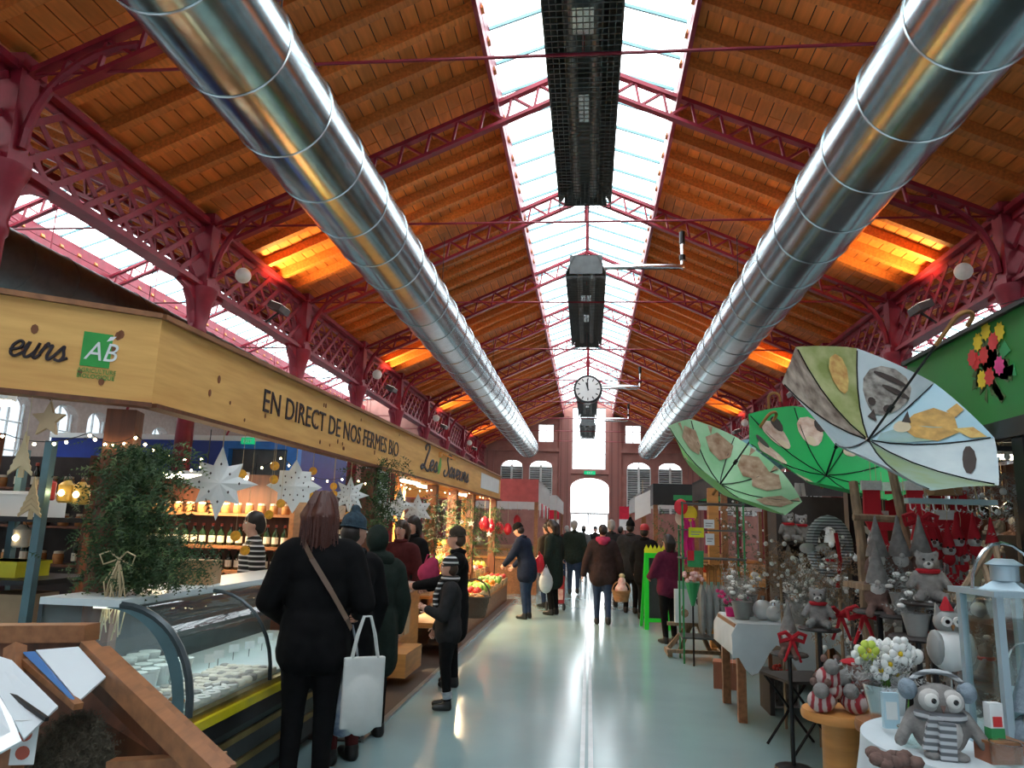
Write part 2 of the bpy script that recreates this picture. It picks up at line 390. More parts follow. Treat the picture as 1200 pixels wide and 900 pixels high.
# ---- walls
def wall(name, axis, c, lo, hi, holes, mt, t=.4, ztop=None):
    """axis 'x': wall in the plane y=c between x lo..hi; axis 'y': plane x=c. holes: (a0,a1,z0,z1,arch)"""
    mb = MB(); As = sorted({lo, hi, *[h[0] for h in holes], *[h[1] for h in holes]})
    def B(a0, a1, z0, z1):
        if z1-z0 < .01: return
        if axis == 'x': mb.box((a0, c, z0), (a1, c+t, z1))
        else: mb.box((c, a0, z0), (c+t, a1, z1))
    for a0, a1 in zip(As, As[1:]):
        hs = sorted([h for h in holes if h[0] <= a0+1e-6 and h[1] >= a1-1e-6], key=lambda h: h[2]); z = 0
        for h in hs: B(a0, a1, z, h[2]); z = h[3]
        B(a0, a1, z, ztop if ztop else 6.25)
    for h in holes:
        if h[4]:
            w = (h[1]-h[0])/2; m = (h[0]+h[1])/2; N = 8
            for s in (-1, 1):
                pts = [(s*w, h[3]-h[4])]+[(s*w*math.cos(i/N*math.pi/2), h[3]-h[4]+h[4]*math.sin(i/N*math.pi/2)) for i in range(1, N+1)]+[(s*w, h[3])]
                if axis == 'x': mb.prism(pts, (m, c, 0), (1, 0, 0), (0, 0, 1), -t)
                else: mb.prism(pts, (c, m, 0), (0, 1, 0), (0, 0, 1), t)
    return S(mb.build(name, mt))
LV = [(-5.1, -3.8), (-3.45, -2.1), (2.1, 3.45), (3.85, 5.2)]
holes = [(-1.05, 1.1, 0, 4.5, .55), (-1.0, .92, 4.97, 8.55, 0), (-2.97, -2.05, 6.5, 7.55, 0), (2.0, 2.92, 6.5, 7.55, 0)]+[(a, b, 2.6, 5.45, .45) for a, b in LV]
for cx in (XR-2*HW, XR+2*HW):
    for a, b in LV+[(-1.1, .9)]: holes.append((cx+a, cx+b, 2.6, 5.45, .45))
wb = wall('wall_back', 'x', YB, -18.2, 18, holes, 'sandstone', ztop=8.95)
# gables: mask above roof is hidden by the roof itself; stone bands and pilasters
for x0, x1 in ((-1.75, -1.05), (1.1, 1.8), (-6.3, -5.5), (5.5, 6.3)): MB().box((x0, YB-.12, 0), (x1, YB, 8 if abs(x0) < 3 else 6)).build('pilaster', 'brick_wall', wb)
MB().box((-18, YB-.16, 5.95), (-1.75, YB, 6.15)).build('cornice', 'sandstone', wb); MB().box((1.8, YB-.16, 5.95), (18, YB, 6.15)).build('cornice', 'sandstone', wb)
MB().box((-1.75, YB-.1, 4.72), (1.8, YB, 4.95)).build('lintel_band', 'sandstone', wb)
wn = 0
def glazed(a0, a1, z0, z1, nx, nz, axis='x', c=YB, fr='pale_frame', fw=.05, pane='pane'):
    global wn; wn += 1
    w = SE('window_%d' % wn); mb = MB()
    def B(m, p0, p1, q0, q1, d0, d1):
        if axis == 'x': m.box((p0, c+d0, q0), (p1, c+d1, q1))
        else: m.box((c+d0, p0, q0), (c+d1, p1, q1))
    B(mb, a0, a1, z0, z0+fw, .1, .18); B(mb, a0, a1, z1-fw, z1, .1, .18); B(mb, a0, a0+fw, z0+fw, z1-fw, .1, .18); B(mb, a1-fw, a1, z0+fw, z1-fw, .1, .18)
    mb.build('window_frame', fr, w)
    for i in range(1, nx): x = a0+(a1-a0)*i/nx; m2 = MB(); B(m2, x-.02, x+.02, z0+fw, z1-fw, .11, .17); m2.build('mullion', fr, w)
    for j in range(1, nz): z = z0+(z1-z0)*j/nz; m2 = MB(); B(m2, a0+fw, a1-fw, z-.02, z+.02, .12, .16); m2.build('glazing_bar', fr, w)
    for i in range(nx):
        for j in range(nz):
            m2 = MB(); B(m2, a0+(a1-a0)*i/nx, a0+(a1-a0)*(i+1)/nx, z0+(z1-z0)*j/nz, z0+(z1-z0)*(j+1)/nz, .135, .145); m2.build('pane', pane, w)
    return w
glazed(-1.0, .92, 4.97, 8.55, 2, 4); glazed(-2.97, -2.05, 6.5, 7.55, 2, 2); glazed(2.0, 2.92, 6.5, 7.55, 2, 2)
def louvred(a0, a1, z0, z1, axis='x', c=YB):
    w = glazed(a0, a1, z1-.32, z1, 2, 1, axis, c)
    m = (a0+a1)/2
    for s in (0, 1):
        p0, p1 = (a0+.02, m-.05) if s == 0 else (m+.05, a1-.02)
        mb = MB(); z = z0+.06
        while z < z1-.36:
            if axis == 'x': mb.bar((p0, c+.08, z), (p1, c+.08, z), .11, .02, (0, .5, 1))
            else: mb.bar((c+.25, p0, z), (c+.25, p1, z), .11, .02, (.5, 0, 1))
            z += .125
        mb.build('louver', 'louver', w)
    mb = MB()
    for p in (a0, m-.06, a1-.06):
        if axis == 'x': mb.box((p, c+.03, z0), (p+.12 if p == m-.06 else p+.06, c+.14, z1-.32))
        else: mb.box((c+.2, p, z0), (c+.3, p+.1, z1-.55))
    mb.build('shutter_frame', 'louver', w)
    if axis == 'x': MB().box((a0, c+.3, z0), (a1, c+.32, z1-.34)).build('shutter_back', 'mesh_grey', w)
for h in holes:
    if h[4] == .45: louvred(h[0], h[1], h[2], h[3])
# door: glazed leaves in the arch
dr = SE('door_1')
MB().box((-1.05, YB+.1, 2.45), (1.1, YB+.18, 2.56)).build('transom', 'white_paint', dr)
for s, (a, b) in enumerate(((-1.05, .0), (.05, 1.1))):
    o = MB().box((a, YB+.1, 0), (a+.08, YB+.16, 2.45)).box((b-.08, YB+.1, 0), (b, YB+.16, 2.45)).box((a+.08, YB+.1, 0), (b-.08, YB+.16, .15)).build('door_leaf', 'white_paint', dr)
    MB().box((a+.08, YB+.125, .15), (b-.08, YB+.135, 2.45)).build('pane', 'pane', o)
    MB().box(((b-.2) if s == 0 else a+.12, YB+.04, 1.0), ((b-.16) if s == 0 else a+.16, YB+.1, 1.35)).build('handle', 'black_metal', o)
ex = T('exit_sign', 'green emergency exit sign above the far arched doorway', 'exit sign', (0.02, YB-.08, 4.78)); MB().box((-.32, -.05, -.1), (.32, .05, .1)).build('sign_body', 'exit_green', ex)
put(textmesh('EXIT', .16, 'white_paint', .004, align='CENTER'), 'lettering', ex, (0, -.056, -.055), (1, 0, 0), (0, 0, 1))
# side walls with arched windows
sh = []
for k in range(0, 10):
    for j in (0, 1): sh.append((ky(k)+.5+j*1.75, ky(k)+1.75+j*1.75, 2.6, 5.3, .45))
wl = wall('wall_left', 'y', -18.4, YF, YB, sh, 'plaster'); wr = wall('wall_right', 'y', 17.8, YF, YB, sh, 'plaster')
for h in sh:
    glazed(h[0], h[1], h[2], h[3], 2, 3, 'y', -18.4, pane='pane_dim'); glazed(h[0], h[1], h[2], h[3], 2, 3, 'y', 17.8, pane='pane_dim')
fh = []
for cx in (XR-2*HW, XR, XR+2*HW):
    for a in (-4.6, -1.4, 1.8): fh.append((cx+a, cx+a+2.6, .3, 5.4, .6))
wf = wall('wall_front', 'x', YF-.4, -18.2, 18, fh, 'sandstone', ztop=8.95)
for h in fh: glazed(h[0], h[1], h[2], h[3], 3, 4, 'x', YF-.4, pane='pane_dim')  # unseen windows, glass greyed to cut daylight on the foreground
# ---- ducts
def duct(cx, cz, r, y0, y1, lab, m='galv', seam='galv_seam', cat='duct'):
    t = T('spiral_duct', lab, cat, (cx, y0, cz)); L = y1-y0
    n = 40; mb = MB(); mb.lathe([(r, 0), (r, L)], n, caps=False); me = mb
    o = me.build('duct_wall', m, t, True); o.rotation_euler = (-math.pi/2, 0, 0)
    sm = MB(); 
    a = [(r-.004, -.014), (r+.011, -.008), (r+.011, .008), (r-.004, .014)]
    sm.lathe(a, n, caps=False); sme = sm.mesh('seam_ring', seam, True)
    y = .25
    while y < L:
        piece(sme, 'seam_ring', t, Matrix.Translation((0, y, 0)) @ Matrix.Rotation(-math.pi/2, 4, 'X')); y += 1.0
    c = MB().lathe([(r-.02, 0), (r*.98, .02), (.01, .03)], n).build('end_cap', seam, t, True); c.rotation_euler = (-math.pi/2, 0, 0); c.location = (0, L-.06, 0)
    y = 2.
    while y < L:
        MB().cyl((0, y, r-.01), (0, y, ZE+2.35-.46*abs(cx-XR)-cz if abs(cx) < 6 else 1.6), .008, n=5).build('hanger_wire', 'black_metal', t); y += 8
    return t
duct(-2.98, 5.45, .49, -4, 36, 'shiny galvanised spiral duct hanging along the left roof slope')
duct(2.82, 5.45, .49, -4, 36, 'shiny galvanised spiral duct hanging along the right roof slope')
duct(-9.2, 5.45, .5, -4, 36, 'round galvanised duct painted in backlit shade running above the left stall roof', 'galv_shaded', 'galv_shaded')
duct(9.0, 5.45, .5, -4, 36, 'round galvanised duct painted in backlit shade running beyond the right girder', 'galv_shaded', 'galv_shaded')
# ---- ridge heaters with flue pipes
def heater(y0, y1, lab, pipes=True):
    t = T('radiant_heater', lab, 'heater', (XR, y0, 6.12), group='long ceiling heaters under the skylight'); L = y1-y0; w = .36
    MB().prism([(-w, .0), (w, .0), (w, .14), (.22, .42), (-.22, .42), (-w, .14)], (0, L, 0), (1, 0, 0), (0, 0, 1), L).build('reflector_hood', 'mesh_grey', t) if False else None
    MB().bar((-w, L/2, .1), (-.2, L/2, .42), L, .015, (1, 0, 1)).bar((w, L/2, .1), (.2, L/2, .42), L, .015, (-1, 0, 1)).box((-.2, 0, .41), (.2, L, .425)).box((-.3, 0, .06), (.3, .02, .42)).box((-.3, L-.02, .06), (.3, L, .42)).build('reflector_hood', 'mesh_grey', t)
    for s in (-.12, .12): MB().cyl((s, .05, .2), (s, L-.05, .2), .055, n=10).build('burner_tube', 'tube_grey', t, True)
    MB().box((-.1, L*.25, .1), (.1, L*.32, .3)).box((-.06, L*.5, .1), (.06, L*.6, .3)).build('burner_box', 'pipe_steel', t)
    g = MB(); st = .085
    i = 0
    while i*st < L: g.box((-w, i*st-.004, -.004), (w, i*st+.004, .004)); i += 1
    for j in range(13): x = -w+j*2*w/12; g.box((x-.004, 0, .004), (x+.004, L, .012))
    g.box((-w-.012, 0, 0), (-w, L, .12)).box((w, 0, 0), (w+.012, L, .12)); o = g.build('guard_mesh', 'mesh_grey', t); o['kind'] = 'stuff'
    for y in (.3, L-.3): MB().cyl((0, y, .42), (0, y, 2.3), .012, n=5).build('hanger_rod', 'red_iron', t)
    if pipes:
        py = L*.15; x1 = 1.85
        MB().tube([(.25, py, .5), (x1-.05, py, .5), (x1, py, .54), (x1, py, 1.15)], .042, 8).build('flue_pipe', 'pipe_steel', t, True)
        MB().tube([(.25, py-.32, .36), (x1-.12, py-.32, .36), (x1-.03, py-.28, .4), (x1, py-.05, .45), (x1, py, .6)], .042, 8).build('intake_pipe', 'pipe_steel', t, True)
        MB().cyl((x1, py, .62), (x1, py, .72), .06).cyl((x1, py, .95), (x1, py, 1.2), .055).build('flue_collar', 'black_metal', t)
heater(4.6, 10.1, 'nearest long grey heater with mesh guard under the skylight'); heater(13.0, 18.6, 'second long grey heater with mesh guard under the skylight')
heater(25.2, 30.6, 'third long heater under the skylight behind the clock'); heater(33.2, 37.6, 'farthest heater under the skylight before the far window')
# ---- station clock
mat('clock_face', (.85, .87, .86), .4, var=.04)
ck = T('hanging_clock', 'round double-faced white clock with black rim hanging from the ridge', 'clock', tuple(atZ(689, 457, 5.62)))
MB().cyl((0, -.14, 0), (0, .14, 0), .42, n=32).build('case', 'black_metal', ck, True); MB().cyl((0, -.15, 0), (0, -.141, 0), .36, n=32).build('dial', 'clock_face', ck)
MB().cyl((0, .141, 0), (0, .15, 0), .36, n=32).build('dial', 'clock_face', ck)
for i in range(12):
    a = i*math.pi/6; o = MB().box((-.014, -.158, .26), (.014, -.15, .34)).build('hour_mark', 'black_metal', ck); o.rotation_euler = (0, a, 0)
o = MB().box((-.016, -.168, -.05), (.016, -.16, .3)).build('minute_hand', 'black_metal', ck); o.rotation_euler = (0, -.06, 0)
o = MB().box((-.02, -.176, -.05), (.02, -.168, .2)).build('hour_hand', 'black_metal', ck); o.rotation_euler = (0, -.28, 0)
MB().cyl((0, 0, .4), (0, 0, 3.34), .035, n=8).build('hanging_rod', 'red_iron', ck)
# ---- open roof vents at the top of the picture
for x0, sg, lab in ((-1.3, 1, 'open blue-glazed roof vent at the left skylight edge'), (.85, -1, 'open grey-framed roof vent at the right skylight edge')):
    t = T('roof_vent', lab, 'roof vent', (x0 if sg > 0 else 1.3, 6.25, 7.9)); t.rotation_euler = (0, sg*.1, 0)
    w = .62*sg
    mb = MB()
    for a, b in (((0, -1.4, 0), (w, -1.4, 0)), ((0, 0, 0), (w, 0, 0)), ((0, -1.4, 0), (0, 0, 0)), ((w, -1.4, 0), (w, 0, 0))): mb.bar(a, b, .08, .07)
    mb.build('vent_frame', 'mesh_grey', t); MB().box((min(0, w), -1.4, .0), (max(0, w), 0, .01)).build('pane', 'pane_blue', t)
    MB().bar((w*.5, -.7, .02), (w*.5, -.7, .6), .03, .03).build('opener_arm', 'pipe_steel', t)
# ================================================================ left stall
mat('pine_sign', (.80, .47, .14), .5, kind='noise', scale=2.2, col2=(.66, .34, .09), stretch=(1, 1, 9), coord='Object')
mat('pine_knot', (.22, .07, .02), .6)
mat('brown_wood', (.17, .055, .022), .5, kind='noise', scale=4, var=.45, stretch=(6, 6, .7), coord='Object')
mat('mid_wood', (.36, .15, .06), .45, kind='noise', scale=5, var=.4, stretch=(5, 1, 5), coord='Object')
mat('orange_wood', (.62, .27, .07), .5, kind='noise', scale=4, var=.25, stretch=(1, 1, 7), coord='Object')
mat('vinyl_dark', (.02, .012, .018), .4, spec=.4)
mat('vinyl_blue', (.22, .33, .6), .25)
mat('logo_green', (.03, .36, .06), .45)
mat('leaf_green', (.16, .42, .06), .5)
mat('paper_white', (.78, .82, .82), .7, var=.08)
mat('cut_dark', (.06, .05, .05), .8)
mat('conifer', (.035, .085, .022), .7, var=.6, scale=14)
mat('conifer_light', (.10, .17, .05), .7, var=.5, scale=14)
mat('straw', (.62, .50, .30), .8, var=.3)
mat('dried_orange', (.85, .36, .03), .5, var=.4, scale=40)
mat('dried_lemon', (.88, .42, .03), .5, var=.4, scale=40)
mat('steel_blue', (.12, .22, .25), .4, metal=.5)
mat('cardboard', (.42, .25, .12), .8, var=.2)
mat('kraft_pale', (.55, .40, .24), .8, var=.2)
mat('yellow_plastic', (.75, .72, .02), .4)
mat('white_plastic', (.80, .82, .80), .35, var=.06)
mat('counter_white', (.66, .76, .78), .3, var=.08)
mat('counter_dark', (.05, .07, .08), .35, metal=.3)
mat('rail_yellow', (.72, .60, .02), .3)
mat('brass', (.5, .36, .12), .3, metal=.9)
mat('steel', (.5, .52, .53), .25, metal=1, var=.2)
mat('cheese', (.80, .76, .66), .6, var=.15, scale=30)
mat('cheese_ash', (.45, .44, .42), .7, var=.4, scale=30)
mat('bread', (.45, .2, .06), .7, var=.4, scale=30)
mat('bottle_green', (.012, .03, .014), .08, spec=.8)
mat('label_cream', (.75, .70, .55), .6)
mat('blue_kiosk', (.01, .045, .32), .4)
mat('blue_trim', (.03, .22, .75), .4)
mat('red_cloth', (.55, .02, .03), .7, var=.3)
mat('cork', (.5, .1, .06), .5)
FA, FB, FL = Vector((-2.5, 3.95, 0)), Vector((-2.02, 16.95, 0)), Vector((-3.75, 3.0, 0))
Z0, Z1 = 2.19, 2.69
fu = (FB-FA).normalized(); fn = fu.cross(Vector((0, 0, 1)))      # along, outward (+x)
gu = (FA-FL).normalized(); gn = gu.cross(Vector((0, 0, 1)))
def catmull(P, n=6):
    P = [Vector((*p, 0)) for p in P]; out = []; Q = [P[0]]+P+[P[-1]]
    for i in range(1, len(Q)-2):
        for k in range(n):
            t = k/n; a, b, c, d = Q[i-1:i+3]
            out.append(.5*((2*b)+(c-a)*t+(2*a-5*b+4*c-d)*t*t+(3*b-a-3*c+d)*t**3))
    out.append(P[-1]); return out
GLY = {  # joined-up brush letters on an x-height of 1: strokes, advance
 'e': ([[(0, .35), (.45, .55), (.55, .85), (.35, 1), (.1, .7), (.12, .2), (.4, 0), (.75, .3)]], .72),
 'u': ([[(0, .5), (.15, 1), (.1, .25), (.3, 0), (.6, .4), (.68, 1), (.62, .2), (.75, 0), (.95, .3)]], .9),
 'r': ([[(0, .3), (.2, 1.05), (.3, .85), (.5, .9), (.42, .3), (.55, 0), (.8, .3)]], .75),
 's': ([[(0, .2), (.35, .95), (.42, .7), (.55, .3), (.4, 0), (.1, .08)], [(.4, 0), (.8, .25)]], .75),
 'a': ([[(.55, .9), (.2, .95), (.02, .4), (.2, 0), (.5, .4), (.6, .95), (.58, .2), (.7, 0), (.9, .3)]], .85),
 'v': ([[(0, .6), (.15, 1), (.25, .2), (.35, 0), (.6, .5), (.65, 1), (.85, .85)]], .8),
 'L': ([[(.15, 1.7), (.0, 1.9), (.1, 2.2), (.5, 2.3), (.65, 1.9), (.45, 1.0), (.3, .2), (.0, -.1), (-.15, .1), (.1, .3), (.6, .0), (1.0, -.12), (1.45, .3)]], 1.2),
 'S': ([[(1.0, 1.8), (.85, 2.15), (.45, 2.15), (.25, 1.7), (.5, 1.2), (.8, .7), (.65, .1), (.2, -.1), (-.05, .2), (.1, .5)]], 1.05)}
def script(txt, xh, m, r, sl=.25):
    out = []; x = 0
    for ch in txt:
        if ch == ' ': x += .75*xh; continue
        st, ad = GLY[ch]; mb = MB()
        for s_ in st:
            pts = catmull(s_); N = len(pts)
            for w in (0,):
                mb.tube([((p.x+p.y*sl)*xh+x, p.y*xh, .004) for p in pts], r, 5)
        x += ad*xh; me = mb.mesh('letter', m); out.append(me)
        for v in me.vertices: v.co.z = .001+max(0, min(.008, v.co.z))
    return out, x
# near, angled panel of the fascia (with the script and the green logo)
def knots(t, u, n_, o, L, k, seed):
    rr = random.Random(seed)
    for i in range(k):
        a, z = rr.uniform(.1, L-.1), rr.uniform(.06, .44); s = rr.uniform(.008, .02)
        MB().prism([(s*math.cos(j*math.pi/4), s*1.5*math.sin(j*math.pi/4)) for j in range(8)], o+u*a+Vector((0, 0, z)), u, (0, 0, 1), .003).build('knot', 'pine_knot', t)
f1 = T('stall_fascia', 'angled pine fascia panel with dark script and a green organic logo', 'sign board', (FL.x, FL.y, Z0))
Lg = (FA-FL).length; Lf = (FB-FA).length
def board(t, u, n_, L):
    mb = MB(); mb.prism([(0, 0), (L, 0), (L, .5), (0, .5)], n_*-.05, u, (0, 0, 1), .05); return mb.build('board', 'pine_sign', t)
board(f1, gu, gn, Lg); MB().bar(Vector((0, 0, .515))-gn*.02, gu*Lg+Vector((0, 0, .515))-gn*.02, .1, .03).build('top_trim', 'mid_wood', f1)
MB().bar(Vector((0, 0, -.012))-gn*.02, gu*Lg+Vector((0, 0, -.012))-gn*.02, .11, .024).build('bottom_trim', 'brown_wood', f1)
knots(f1, gu, gn, gn*.001, Lg, 16, 4)
w2 = lambda px, py: (lambda p: p-Vector((FL.x, FL.y, Z0)))(atP(px, py, FL, gn))
me, wd = script('eurs', .085, 'vinyl_dark', .0085); pe = w2(76, 424); [put(m_, 'letter', f1, pe-gu*wd+gn*.002, gu, (0, 0, 1)) for m_ in me]
a, b = w2(93, 428), w2(133, 393)
lw_, lh = (b-a).dot(gu), (b-a).z
MB().prism([(0, 0), (lw_, 0), (lw_, lh), (0, lh)], a+gn*.001, gu, (0, 0, 1), .004).build('logo_patch', 'logo_green', f1)
put(textmesh('AB', lh*.78, 'paper_white', .002, shear=.25, sx=.85), 'logo_letters', f1, a+gu*lw_*.1+gn*.006+Vector((0, 0, lh*.2)), gu, (0, 0, 1))
MB().prism([(0, 0), (.03, .012), (.045, .035), (.015, .03)], a+gu*lw_*.8+gn*.006+Vector((0, 0, lh*.78)), gu, (0, 0, 1), .002).build('logo_leaf', 'paper_white', f1)
put(textmesh('AGRICULTURE', .034, 'logo_green', .002, sx=.85), 'logo_caption', f1, a+gn*.004+Vector((0, 0, -.034))-gu*.008, gu, (0, 0, 1)); put(textmesh('BIOLOGIQUE', .034, 'logo_green', .002, sx=.92), 'logo_caption', f1, a+gn*.004+Vector((0, 0, -.066))-gu*.008, gu, (0, 0, 1))
# long panel
f2 = T('stall_fascia', 'long pine fascia panel lettered along the aisle over the left stalls', 'sign board', (FA.x, FA.y, Z0))
board(f2, fu, fn, Lf); MB().bar(Vector((0, 0, .515))-fn*.02, fu*Lf+Vector((0, 0, .515))-fn*.02, .1, .03).build('top_trim', 'mid_wood', f2)
MB().bar(Vector((0, 0, -.012))-fn*.02, fu*Lf+Vector((0, 0, -.012))-fn*.02, .11, .024).build('bottom_trim', 'brown_wood', f2)
knots(f2, fu, fn, fn*.001, 5, 26, 9)
wf_ = lambda px, py: atP(px, py, FA, fn)-Vector((FA.x, FA.y, Z0))
a, b = wf_(306, 483), wf_(467, 521); LT = (b-a).dot(fu)
TXT = 'EN DIRECT DE NOS FERMES BIO'; mx = lambda s_: max(v.co.x for v in textmesh(s_, .25, 'vinyl_dark', .003).vertices); kx = LT/mx(TXT); cache = {}
for i, ch in enumerate(TXT):
    if ch == ' ': continue
    if ch not in cache:
        cache[ch] = (textmesh(ch, .25, 'vinyl_dark', .003), mx(ch))
        for v in cache[ch][0].vertices: v.co.x *= kx
    put(cache[ch][0], 'letter', f2, Vector((a.x, a.y, .17))+fn*.003+fu*(mx(TXT[:i+1])-cache[ch][1])*kx, fu, (0, 0, 1))
a, b = wf_(494, 548), wf_(548, 572); LT = (b-a).dot(fu)
me, wd = script('Les', .15, 'vinyl_dark', .02); me2, wd2 = script('Saveurs', .15, 'vinyl_dark', .02)
tot = wd+wd2+.2; k = LT/tot
for m_ in me+me2:
    for v in m_.vertices: v.co.x *= k
[put(m_, 'letter', f2, a+fn*.002+Vector((0, 0, .14-a.z)), fu, (0, 0, 1)) for m_ in me]; [put(m_, 'letter', f2, a+fu*(wd+.2)*k+fn*.002+Vector((0, 0, .14-a.z)), fu, (0, 0, 1)) for m_ in me2]
MB().prism([(0, 0), (.12, .02), (.2, .14), (.17, .32), (.08, .2), (.02, .12)], a+fu*(wd+.02)*k+fn*.002+Vector((0, 0, .12-a.z)), fu, (0, 0, 1), .004).build('leaf_mark', 'leaf_green', f2)
a, b = wf_(563, 575), wf_(584, 580); LT = (b-a).dot(fu); MB().prism([(0, 0), (LT, 0), (LT, .3), (0, .3)], a+fn*.002+Vector((0, 0, .12-a.z)), fu, (0, 0, 1), .006).build('white_panel', 'paper_white', f2)
# end board at the far end of the fascia
e3 = T('stall_fascia', 'short pale end board closing the far end of the long fascia', 'sign board', (FB.x, FB.y+.05, Z0)); MB().box((-2.4, 0, 0), (-.02, .05, .5)).build('board', 'pine_sign', e3); MB().box((-2.4, -.02, .5), (0, .07, .53)).build('top_trim', 'mid_wood', e3)
# posts under the fascia
def post(px, lab, m='brown_wood', w=.075, back=.12, top=Z0-.03):
    p = atP(px, 560, FA-fn*back, fn); t = T('stall_post', lab, 'post', (p.x, p.y, 0), math.atan2(fu.y, fu.x)-math.pi/2, 'wooden stall posts'); MB().box((-w, -w, .06), (w, w, top)).build('post_shaft', m, t); MB().box((-w-.02, -w-.02, 0), (w+.02, w+.02, .06)).build('foot', m, t); return p
pp = T('stall_post', 'thick brown corner post wrapped with fir branches', 'post', (-2.72, 4.06, 0), .3, 'wooden stall posts'); MB().box((-.08, -.08, .06), (.08, .08, Z0-.03)).build('post_shaft', 'brown_wood', pp); MB().box((-.1, -.1, 0), (.1, .1, .06)).build('foot', 'brown_wood', pp)
POSTS = [post(px, 'brown wooden stall post under the long fascia, %s from the corner' % o) for px, o in ((433, 'second'), (508, 'third'), (532, 'fourth'), (553, 'fifth'), (579, 'sixth'))]
for i, px in enumerate((470, 546)): post(px, 'orange pine post set back behind the long fascia, %s from the corner' % ORD[i].replace('nearest', 'first'), 'orange_wood', .07, .9, 2.6)
# ---- greenery
def foliage(n, fn_, s0, s1, seed, droop=.4):
    rr = random.Random(seed); mb = MB()
    for i in range(n):
        p = Vector(fn_(rr)); d = Vector((rr.uniform(-1, 1), rr.uniform(-1, 1), rr.uniform(-1, .6)-droop)).normalized(); L = rr.uniform(s0, s1); sd = d.orthogonal().normalized()
        for a in range(4):
            f = .25+.22*a
            for s in (-1, 1):
                b0 = p+d*(L*f); tip = b0+(d*.6+sd*s).normalized()*L*.35*(1.1-f)
                w = d*(L*.05); mb.b.faces.new([mb.b.verts.new(v) for v in (b0-w, b0+w, tip)])
        mb.b.faces.new([mb.b.verts.new(v) for v in (p-sd*L*.02, p+sd*L*.02, p+d*L)])
    return mb
def garland(lab, loc, n, ext, s0, s1, seed, m='conifer', stems=6, two=True):
    t = T('fir_garland', lab, 'greenery', loc, group='fir garlands on the stall posts'); rr = random.Random(seed+1)
    F = lambda r: (r.gauss(0, ext[0]*.42), r.gauss(0, ext[1]*.42), r.uniform(-ext[2], ext[2]))
    foliage(n, F, s0, s1, seed).build('foliage', m, t)
    if two: foliage(n//3, F, s0, s1, seed+5).build('foliage', 'conifer_light', t, label='paler green sprigs')
    mb = MB()
    for i in range(stems): p = Vector(F(rr))*.6; mb.cyl((0, 0, p.z*.3), p, .007, .004, 5)
    mb.build('stem', 'brown_wood', t); return t
p = atY(160, 600, 3.95); garland('big dark fir garland tied to the corner post', tuple(p), 1500, (.27, .22, .38), .06, .14, 3)
p = atY(190, 655, 3.95); garland('loose fir sprigs drooping below the big garland', tuple(p), 420, (.3, .15, .13), .05, .11, 31)
b = T('straw_bow', 'pale raffia bow hanging from the corner post garland', 'bow', tuple(atY(140, 655, 3.8))); mb = MB(); rr = random.Random(5)
for i in range(14):
    x = rr.uniform(-.05, .05); mb.tube([(0, 0, 0), (x*.6+rr.uniform(-.03, .03), rr.uniform(-.03, .01), -.12), (x+rr.uniform(-.03, .03), rr.uniform(-.04, .02), -.24), (x*1.2, -.01, -rr.uniform(.3, .42))], .0035, 4)
mb.build('streamers', 'straw', b)
mb = MB()
for s in (-1, 1): mb.tube([(0, 0, 0), (s*.05, -.02, .04), (s*.1, -.02, .02), (s*.08, -.01, -.03), (0, 0, 0)], .005, 4)
mb.build('bow_loops', 'straw', b)
garland('dense dark fir garland hanging under the middle of the long fascia', tuple(atP(440, 575, FA-fn*.05, fn)), 420, (.3, .35, .38), .1, .2, 8)
for i, px in enumerate((508, 532, 553, 579)): garland('fir and white blossom garland wound on the %s fascia post' % ORD[i+2], tuple(atP(px, 620, FA+fn*.02, fn)), 160, (.22, .22, .5), .1, .2, 40+i)
# ---- paper stars
def star_poly(n, R, r, alt=1.0): return [((R*(alt if i % 4 == 2 else 1) if i % 2 == 0 else r)*math.cos(math.pi/2+i*math.pi/n), (R*(alt if i % 4 == 2 else 1) if i % 2 == 0 else r)*math.sin(math.pi/2+i*math.pi/n)) for i in range(2*n)]
def paper_star(px, py, dia, lab, n=8, back=.08, inner=.45, alt=.8, cuts=12, rot=0.):
    p = atP(px, py, FA-fn*back, fn); d = (p-CAMP).dot(_v and Vector((0, 1, 0))); R = dia/2*p.y/880
    t = T('paper_star', lab, 'star decoration', tuple(p), math.atan2(p.x, p.y)*-1 if False else 0, 'white paper stars'); t.rotation_euler = (0, rot, math.atan2(-p.x, p.y))
    poly = star_poly(n, R, R*inner, alt); mb = MB(); K = len(poly)
    for s in (-1, 1):
        c = mb.b.verts.new((0, s*R*.14, 0)); ring = [mb.b.verts.new((x, s*.002 if i % 2 == 0 else s*.004, z)) for i, (x, z) in enumerate(poly)]
        for i in range(K): mb.b.faces.new((c, ring[i], ring[(i+1) % K]))
    mb.build('star_body', 'paper_white', t)
    if cuts:
        for i in range(cuts):
            a = i*2*math.pi/cuts; q = R*(.34 if i % 2 else .5); s = R*.045; y = -R*.14*(1-q/R*.98)-.004-R*.02
            MB().prism([(0, -s), (s*.7, 0), (0, s), (-s*.7, 0)], (q*math.sin(a), y, q*math.cos(a)), (1, 0, 0), (0, 0, 1), .002).build('cutout', 'cut_dark', t)
    top = Z0-p.z; MB().cyl((0, 0, R*.95), (0, 0, max(top, R)), .003, n=4).build('cord', 'straw', t)
paper_star(257, 566, 92, 'large plain white paper star, nearest under the pine fascia', 8, inner=.5, alt=.78, cuts=8)
paper_star(345, 570, 66, 'white paper star with many cutouts, second from the near corner', 8, inner=.62, alt=.8, cuts=16)
paper_star(410, 580, 46, 'white openwork paper star before the dark garland, third from the corner', 8, inner=.5, alt=.95, cuts=16)
paper_star(468, 592, 44, 'slim four-armed white paper star beyond the dark garland', 4, inner=.38, alt=.75, cuts=8)
